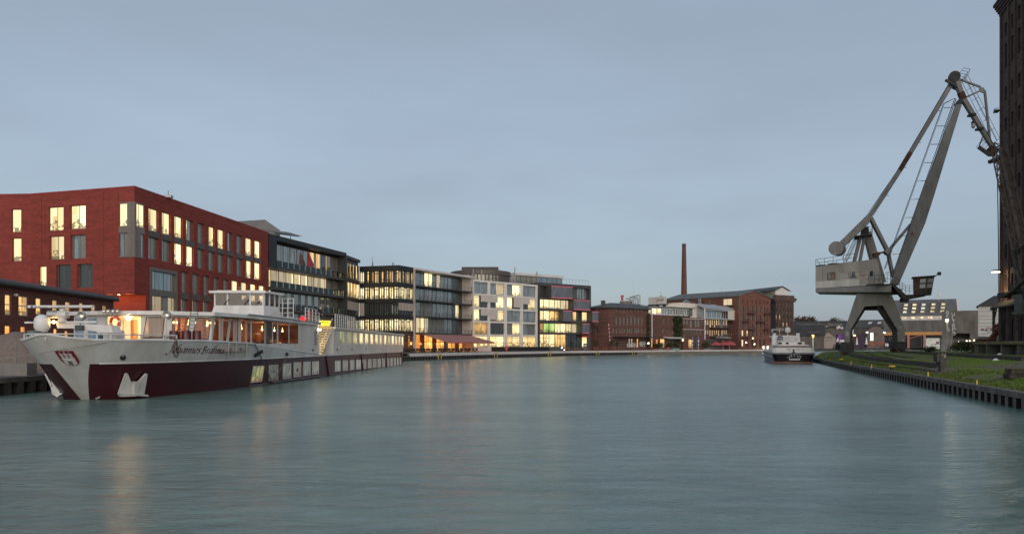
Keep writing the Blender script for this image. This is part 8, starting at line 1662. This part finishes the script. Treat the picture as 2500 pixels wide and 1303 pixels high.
def ring_post(px, y0, D, label):
    b = P(px,0,D); t = thing('lifebuoy_post', label, 'lifebuoy post', V(b.x,b.y,1.36), 'red lifebuoy posts'); z1_ = P(px,y0,D).z; m = MB(); m.box((b.x-.14,b.y-.1,1.36), (b.x+.14,b.y+.1,z1_-.9)); m.build('post', REDP, t); m = MB(); m.prism([V(b.x+.42*math.cos(R(q)),b.y-.22,z1_-.5+.5*math.sin(R(q))) for q in range(0,360,36)],[V(b.x+.42*math.cos(R(q)),b.y+.1,z1_-.5+.5*math.sin(R(q))) for q in range(0,360,36)]); m.build('case', REDP, t)
ring_post(1236.5,843.5,188.5,'red lifebuoy post before the white grid building'); ring_post(1761,838,297,'red lifebuoy post before the pink parasols'); ring_post(1631,847,263,'small red lifebuoy post beside the green planter boxes')
t = thing('info_stele', 'grey information stele with a green and white sign on the far quay', 'stele', P(1429,857,229.5)); a, b = P(1424.5,857,229.5), P(1433,838,229.5); m = MB(); m.box((a.x,a.y,1.36), (b.x,b.y+.3,b.z)); m.build('body', ANTHL, t); m = MB(); z = P(0,845,229.5).z; m.box((a.x+.02,a.y-.03,z), (a.x+.25,a.y-.003,z+.42)); m.build('green_sign', M('sign_green', (.02,.22,.11), .5), t); m = MB(); m.box((a.x+.27,a.y-.03,z+.05), (b.x-.06,a.y-.003,z+.38)); m.build('white_sign', WHITE, t)
# pink awning of the restaurant
t = thing('terrace_awning', 'wide pink restaurant awning glowing red from heaters underneath', 'awning', fz.p(10,4,1.36)); AW = M('awning_pink', (.40,.20,.185), .8, .08, 1); uA_, uB_ = fz.u(1027), fz.L-1.6; zt_, zl = 5.55, 3.75; nF = 7.2
m = MB(); m.prism([fz.p(uA_,.35,zt_),fz.p(uB_,.35,zt_),fz.p(uB_+1,nF,zl),fz.p(uA_,nF,zl)], [fz.p(uA_,.35,zt_+.06),fz.p(uB_,.35,zt_+.06),fz.p(uB_+1,nF,zl+.06),fz.p(uA_,nF,zl+.06)]); m.build('canvas', AW, t)
m = MB(); n_ = 60
for k in range(n_): u = uA_+(uB_+1-uA_)*k/n_; m.fbox(fz, u, u+(uB_+1-uA_)/n_*.92, nF+.01, nF+.04, zl-.28-(.06 if k % 2 else 0), zl-.003)
m.build('valance', M('valance_red', (.45,.13,.11), .8), t)
for k in range(6): u = uA_+1.5+k*4.2; m = MB(); m.bar(fz.p(u,nF-.4,zl-.15), fz.p(u+1.6,nF-.4,zl-.15), .12, .1); m.build('heater', glow('heater_%d' % k, (1,.16,.04), 1.6), t); lamp('heater_light', fz.p(u+.8,nF-1.2,zl-.4), 40, (1,.30,.08), .3, t)
m = MB()
for k in range(4): u = uA_+.3+k*7.5; m.tube(fz.p(u,.5,3.8), fz.p(u,nF-.2,zl-.05), .05, 6)
m.build('arm', DARKST, t)
for k in range(4): lamp('terrace_light', fz.p(3+k*6.5,2.2,3.4), 90, (1,.36,.08), .4, t)
# terrace chairs and tables on the far quay
def proto_chair(mat_, label):
    t = thing('terrace_chair', label, 'chair', V(0,0,0)); m = MB(); m.box((-.24,-.24,.43), (.24,.24,.48)); m.build('seat', mat_, t); m = MB(); m.box((-.24,.2,.5), (.24,.25,.95)); m.build('backrest', mat_, t)
    for x in (-.2,.2):
        for y in (-.2,.2): m = MB(); m.box((x-.025,y-.025,0), (x+.025,y+.025,.43)); m.build('leg', mat_, t)
    return t
def proto_table(mat_, label):
    t = thing('terrace_table', label, 'table', V(0,0,0)); m = MB(); m.box((-.4,-.4,.72), (.4,.4,.76)); m.build('tabletop', mat_, t); m = MB(); m.tube((0,0,0), (0,0,.72), .05, 8); m.lathe((0,0,0), (0,0,1), [(.3,0),(.28,.04),(.06,.06)], 10); m.build('pedestal', DARKST, t); return t
DW = M('dark_wicker', (.035,.024,.020), .8, .2, 4); ORC = M('orange_wood', (.30,.085,.035), .7, .15, 4); PT = M('pale_table', (.38,.34,.31), .6)
pc, pt_ = proto_chair(DW, 'dark terrace chair under or beside the pink awning'), proto_table(DW, 'dark terrace table under or beside the pink awning'); pc['group'] = 'dark terrace chairs'; pt_['group'] = 'dark terrace tables'
rd = random.Random(2); first = True; fq1 = Fr(LQ[3], LQ[4])
k = 0
for r_ in range(2):
    for j in range(9):
        u = 2.2+j*4.1+r_*1.6; n = -3.3-r_*2.6; q = fq1.p(u,n,1.36)
        if k == 0: pt_.location = q
        else: dup(pt_, q)
        for dx in (-.75,.75):
            q2 = q+V(fq1.d.x*dx,fq1.d.y*dx,0); rz = math.atan2(fq1.d.y,fq1.d.x)+(R(90) if dx < 0 else R(-90))
            if k == 0 and dx < 0: pc.location = q2; pc.rotation_euler = (0,0,rz)
            else: dup(pc, q2, rz=rz)
        k += 1
pc2, pt2 = proto_chair(ORC, 'orange wooden terrace chair before the dark block and brown warehouse'), proto_table(PT, 'pale terrace table among the orange chairs'); pc2['group'] = 'orange terrace chairs'; pt2['group'] = 'pale terrace tables'
fq2 = Fr(LQ[5], LQ[6]); k = 0
for j in range(11):
    if j in (3,): continue
    u = fq2.u(1405)+j*2.6; n = -3.2-(j%2)*1.5; q = fq2.p(u,n,1.36)
    if k == 0: pt2.location = q
    else: dup(pt2, q)
    for dx in (-.72,.72):
        q2 = q+V(fq2.d.x*dx,fq2.d.y*dx,0); rz = math.atan2(fq2.d.y,fq2.d.x)+(R(90) if dx < 0 else R(-90))
        if k == 0 and dx < 0: pc2.location = q2; pc2.rotation_euler = (0,0,rz)
        else: dup(pc2, q2, rz=rz)
    k += 1
t = thing('entrance_podium', 'black podium with steps before the white grid and dark blocks', 'podium', fw_.p(18,3,1.36)); m = MB(); m.fbox(fw_, fw_.u(1212,2), fw_.L+.4, .1, 4.0, 1.36, 2.55); m.build('base', BLACK, t); m = MB()
for k in range(5): m.fbox(fm, .2, 5.4+k*.5, .1, 4.6-k*.5, 1.36+k*.24, 1.6+k*.24)
m.build('steps', ANTHL, t); m = MB()
for k in range(13): u = fw_.u(1212,3.9)+(fw_.L-fw_.u(1212,3.9))*k/12; m.tube(fw_.p(u,3.9,2.55), fw_.p(u,3.9,3.5), .03, 5)
m.tube(fw_.p(fw_.u(1150,3.9),3.9,3.5), fw_.p(fw_.L,3.9,3.5), .03, 5); m.build('railing', DARKST, t)
for x, y in ((1371.5,848.5),(1377.5,853)): m = MB(); a = P(x,y,229); m.lathe(a, (0,-1,0), [(.15,0),(.15,.1)], 8); m.build('step_light', glow('step_%d' % int(x), (1,.95,.85), 4), t)
for i, (px, D, l) in enumerate(((1455,240,'left one before the brown warehouse'),(1492,243,'middle one at the warehouse corner pole'),(1506,245,'right one before the graffiti shutters'))):   # potted palms
    b = P(px,853,D); b.z = 1.36; t = thing('palm_tree', 'small potted palm on the far quay terrace, %s' % l, 'palm', b, 'potted palms'); m = MB(); m.path([b, b+V(.05,0,1.0), b+V(0,0,2.1)], .11, 6); m.build('trunk', M('palm_trunk', (.07,.05,.035), .9) if i == 0 else bpy.data.materials['palm_trunk'], t); m = MB(); rd = random.Random(px)
    for k in range(34):
        a = rd.uniform(0,6.28); el = rd.uniform(-.5,1.1); d = V(math.cos(a)*math.cos(el),math.sin(a)*math.cos(el),math.sin(el)); s_ = d.cross(V(0,0,1)).normalized()*.16; L_ = rd.uniform(1.0,1.8); p0 = b+V(0,0,2.1); p1 = p0+d*L_*.55+V(0,0,.12); p2 = p0+d*L_+V(0,0,-.35)
        m.poly([p0,p1-s_,p2,p1+s_], rd.randrange(3))
    m.build('frond', [LEAF[0],LEAF[1],M('frond_dry_%d' % i, (.09,.085,.04), .9)], t, recalc=False)
for i, (px, w_, h, l) in enumerate(((1598,2.6,1.9,'beside the white downpipe'),(1612,2.4,2.2,'under the red lit doorway'),(1631,3.2,2.2,'below the white awning'),(1650,2.6,2.4,'at the foot of the ivy'),(1722,4.6,2.6,'before the pink parasols'))):
    b = P(px,850,268 if px < 1700 else 287); b.z = 1.9; bush('planter_shrub', 'bushy planter shrub on the far quay %s' % l, 'shrub', b, w_, h, 520, [LEAF[1],LEAF[0],M('leaf_tan_%d' % i, (.12,.10,.05), .9)], px, .2, 'planter shrubs of the far quay')
    m = MB(); m.box((b.x-w_*.42,b.y-.5,1.36), (b.x+w_*.42,b.y+.5,1.92)); solo(m, 'planter_box', [M('planter_%d' % i, ((.30,.09,.04),(.22,.21,.19),(.10,.14,.15),(.16,.34,.32),(.16,.15,.13))[i], .7)], ('orange','pale grey','dark teal','turquoise','long stone grey')[i]+' planter box holding a shrub on the far quay', 'planter', (b.x,b.y,1.36))
for px, D, l, col in ((1583,258,'below the yellow creeper',(1,.75,.35)),(1667,272,'by the ivy foot',(1,.7,.3)),(1838,309,'on the mill wall above the arches',(1,.5,.2)),(1822,305,'between the furled parasols',(1,.75,.4)),(1842,308,'low before the mill arches',(1,.6,.3))):
    a = P(px,{1583:838,1667:830,1838:825.5,1822:836,1842:840}[px],D-1); t = thing('wall_lantern', 'small glowing lantern %s' % l, 'lantern', a); m = MB(); m.lathe(a, (0,0,1), [(.1,-.2),(.26,0),(.1,.3)], 8); m.build('globe', glow('lantern_g%d' % px, col, 5), t); m = MB(); m.tube((a.x,a.y,1.36), (a.x,a.y,a.z-.2), .05, 5); m.build('post', DARKST, t)
# ------------------------------------------------------------------ left bank behind the bow
t = thing('gravel_heap', 'heap of brown gravel on the quay behind the bow of the cruise ship', 'gravel heap', P(45,890,50)); m = MB(); rd = random.Random(7); rows = []
for j in range(15):
    r_ = []
    for k in range(33): x = -46+k*.62; y = 48.5+j*.62; dx = (x+34.8)/6.8; dy = (y-53)/4.6; h = max(0, 1-(dx*dx+dy*dy)**.75)*2.75; r_.append(V(x,y,1.0+h*(1+.1*math.sin(x*2.1+y))+rd.uniform(-.06,.06)*(h > .05)))
    rows.append(r_)
m.grid(rows); m.build('slope', M('gravel', (.25,.195,.16), .95, .35, 9, bump=.6, col2=(.13,.10,.085)), t, smooth=True, recalc=False)
m = MB(); m.fbox(Fr((-48,44.3),(-31.2,45.6)), 0, 16.8, -.35, 0, 1.0, 1.62); solo(m, 'low_wall', M('grey_sheet', (.075,.08,.082), .6, .15, .6), 'low grey sheet wall along the quay left of the bow', 'wall', (-34,45.3,1))
m = MB(); m.box((-31.1,47.0,1.0), (-29.3,48,1.75)); solo(m, 'concrete_block', CONC, 'pale concrete block beside the grey sheet wall at the bow', 'block', (-30,47.2,1))
for x, l in ((-32.6,'carrying the amber warning lamp'),(-30.1,'at the edge of the gravel near the bow')):
    m = MB(); m.tube((x,47.2,1.0), (x,47.2,3.05), .04, 6); m.lathe((x,47.2,1.0), (0,0,1), [(.2,0),(.2,.08),(.05,.1)], 8); solo(m, 'fence_post', STEEL, 'thin steel post %s' % l, 'post', (x,47.2,1))
t = thing('warning_lamp', 'orange warning lamp on a yellow box fixed to a steel post', 'warning lamp', V(-32.3,47.1,2.75)); m = MB(); m.box((-32.5,47.02,2.7), (-32.1,47.2,2.92)); m.build('box', YELLOW, t); m = MB(); m.lathe((-32.3,47.1,2.92), (0,0,1), [(.15,0),(.17,.15),(.1,.28)], 12); m.build('lens', glow('amber_lens', (.9,.16,.02), .25), t)
# far trees
def tree(px, ybase, ytop, D, w_, label, mats, seed):
    b = P(px,0,D); b.z = 1.3; h = P(px,ytop,D).z-1.3; rd = random.Random(seed); t = thing('tree', label, 'tree', b); m = MB(); m.tube(b, b+V(0,0,h*.5), h*.03, 7, h*.018)
    cl = []
    for k in range(14):
        a = rd.uniform(0,6.28); q = b+V(math.cos(a)*w_*rd.uniform(.1,.42), math.sin(a)*w_*.3*rd.random(), h*rd.uniform(.5,.97)); cl.append(q); m.tube(b+V(0,0,h*rd.uniform(.3,.5)), q, h*.012, 5, h*.004)
    m.build('trunk', M('bark', (.05,.04,.035), .9) if 'bark' not in bpy.data.materials else bpy.data.materials['bark'], t); m = MB(); pts = []
    for k in range(2600): q = rd.choice(cl); v = Vector((rd.gauss(0,1),rd.gauss(0,1),rd.gauss(0,1)))*.42; pts.append(q+V(v.x*w_*.22,v.y*w_*.2,v.z*h*.16))
    leaves(m, pts, h*.034, rd, -1); m.build('crown', mats, t, recalc=False)
tree(1957,845,777,660,20,'broad russet autumn tree above the far factory roof', AUT, 1); tree(1979,845,780,670,14,'thinner bare russet tree right of the broad one', AUT, 2); tree(2037,845,781.5,670,16,'low brown tree top over the far factory roof near the crane leg', AUT, 3)
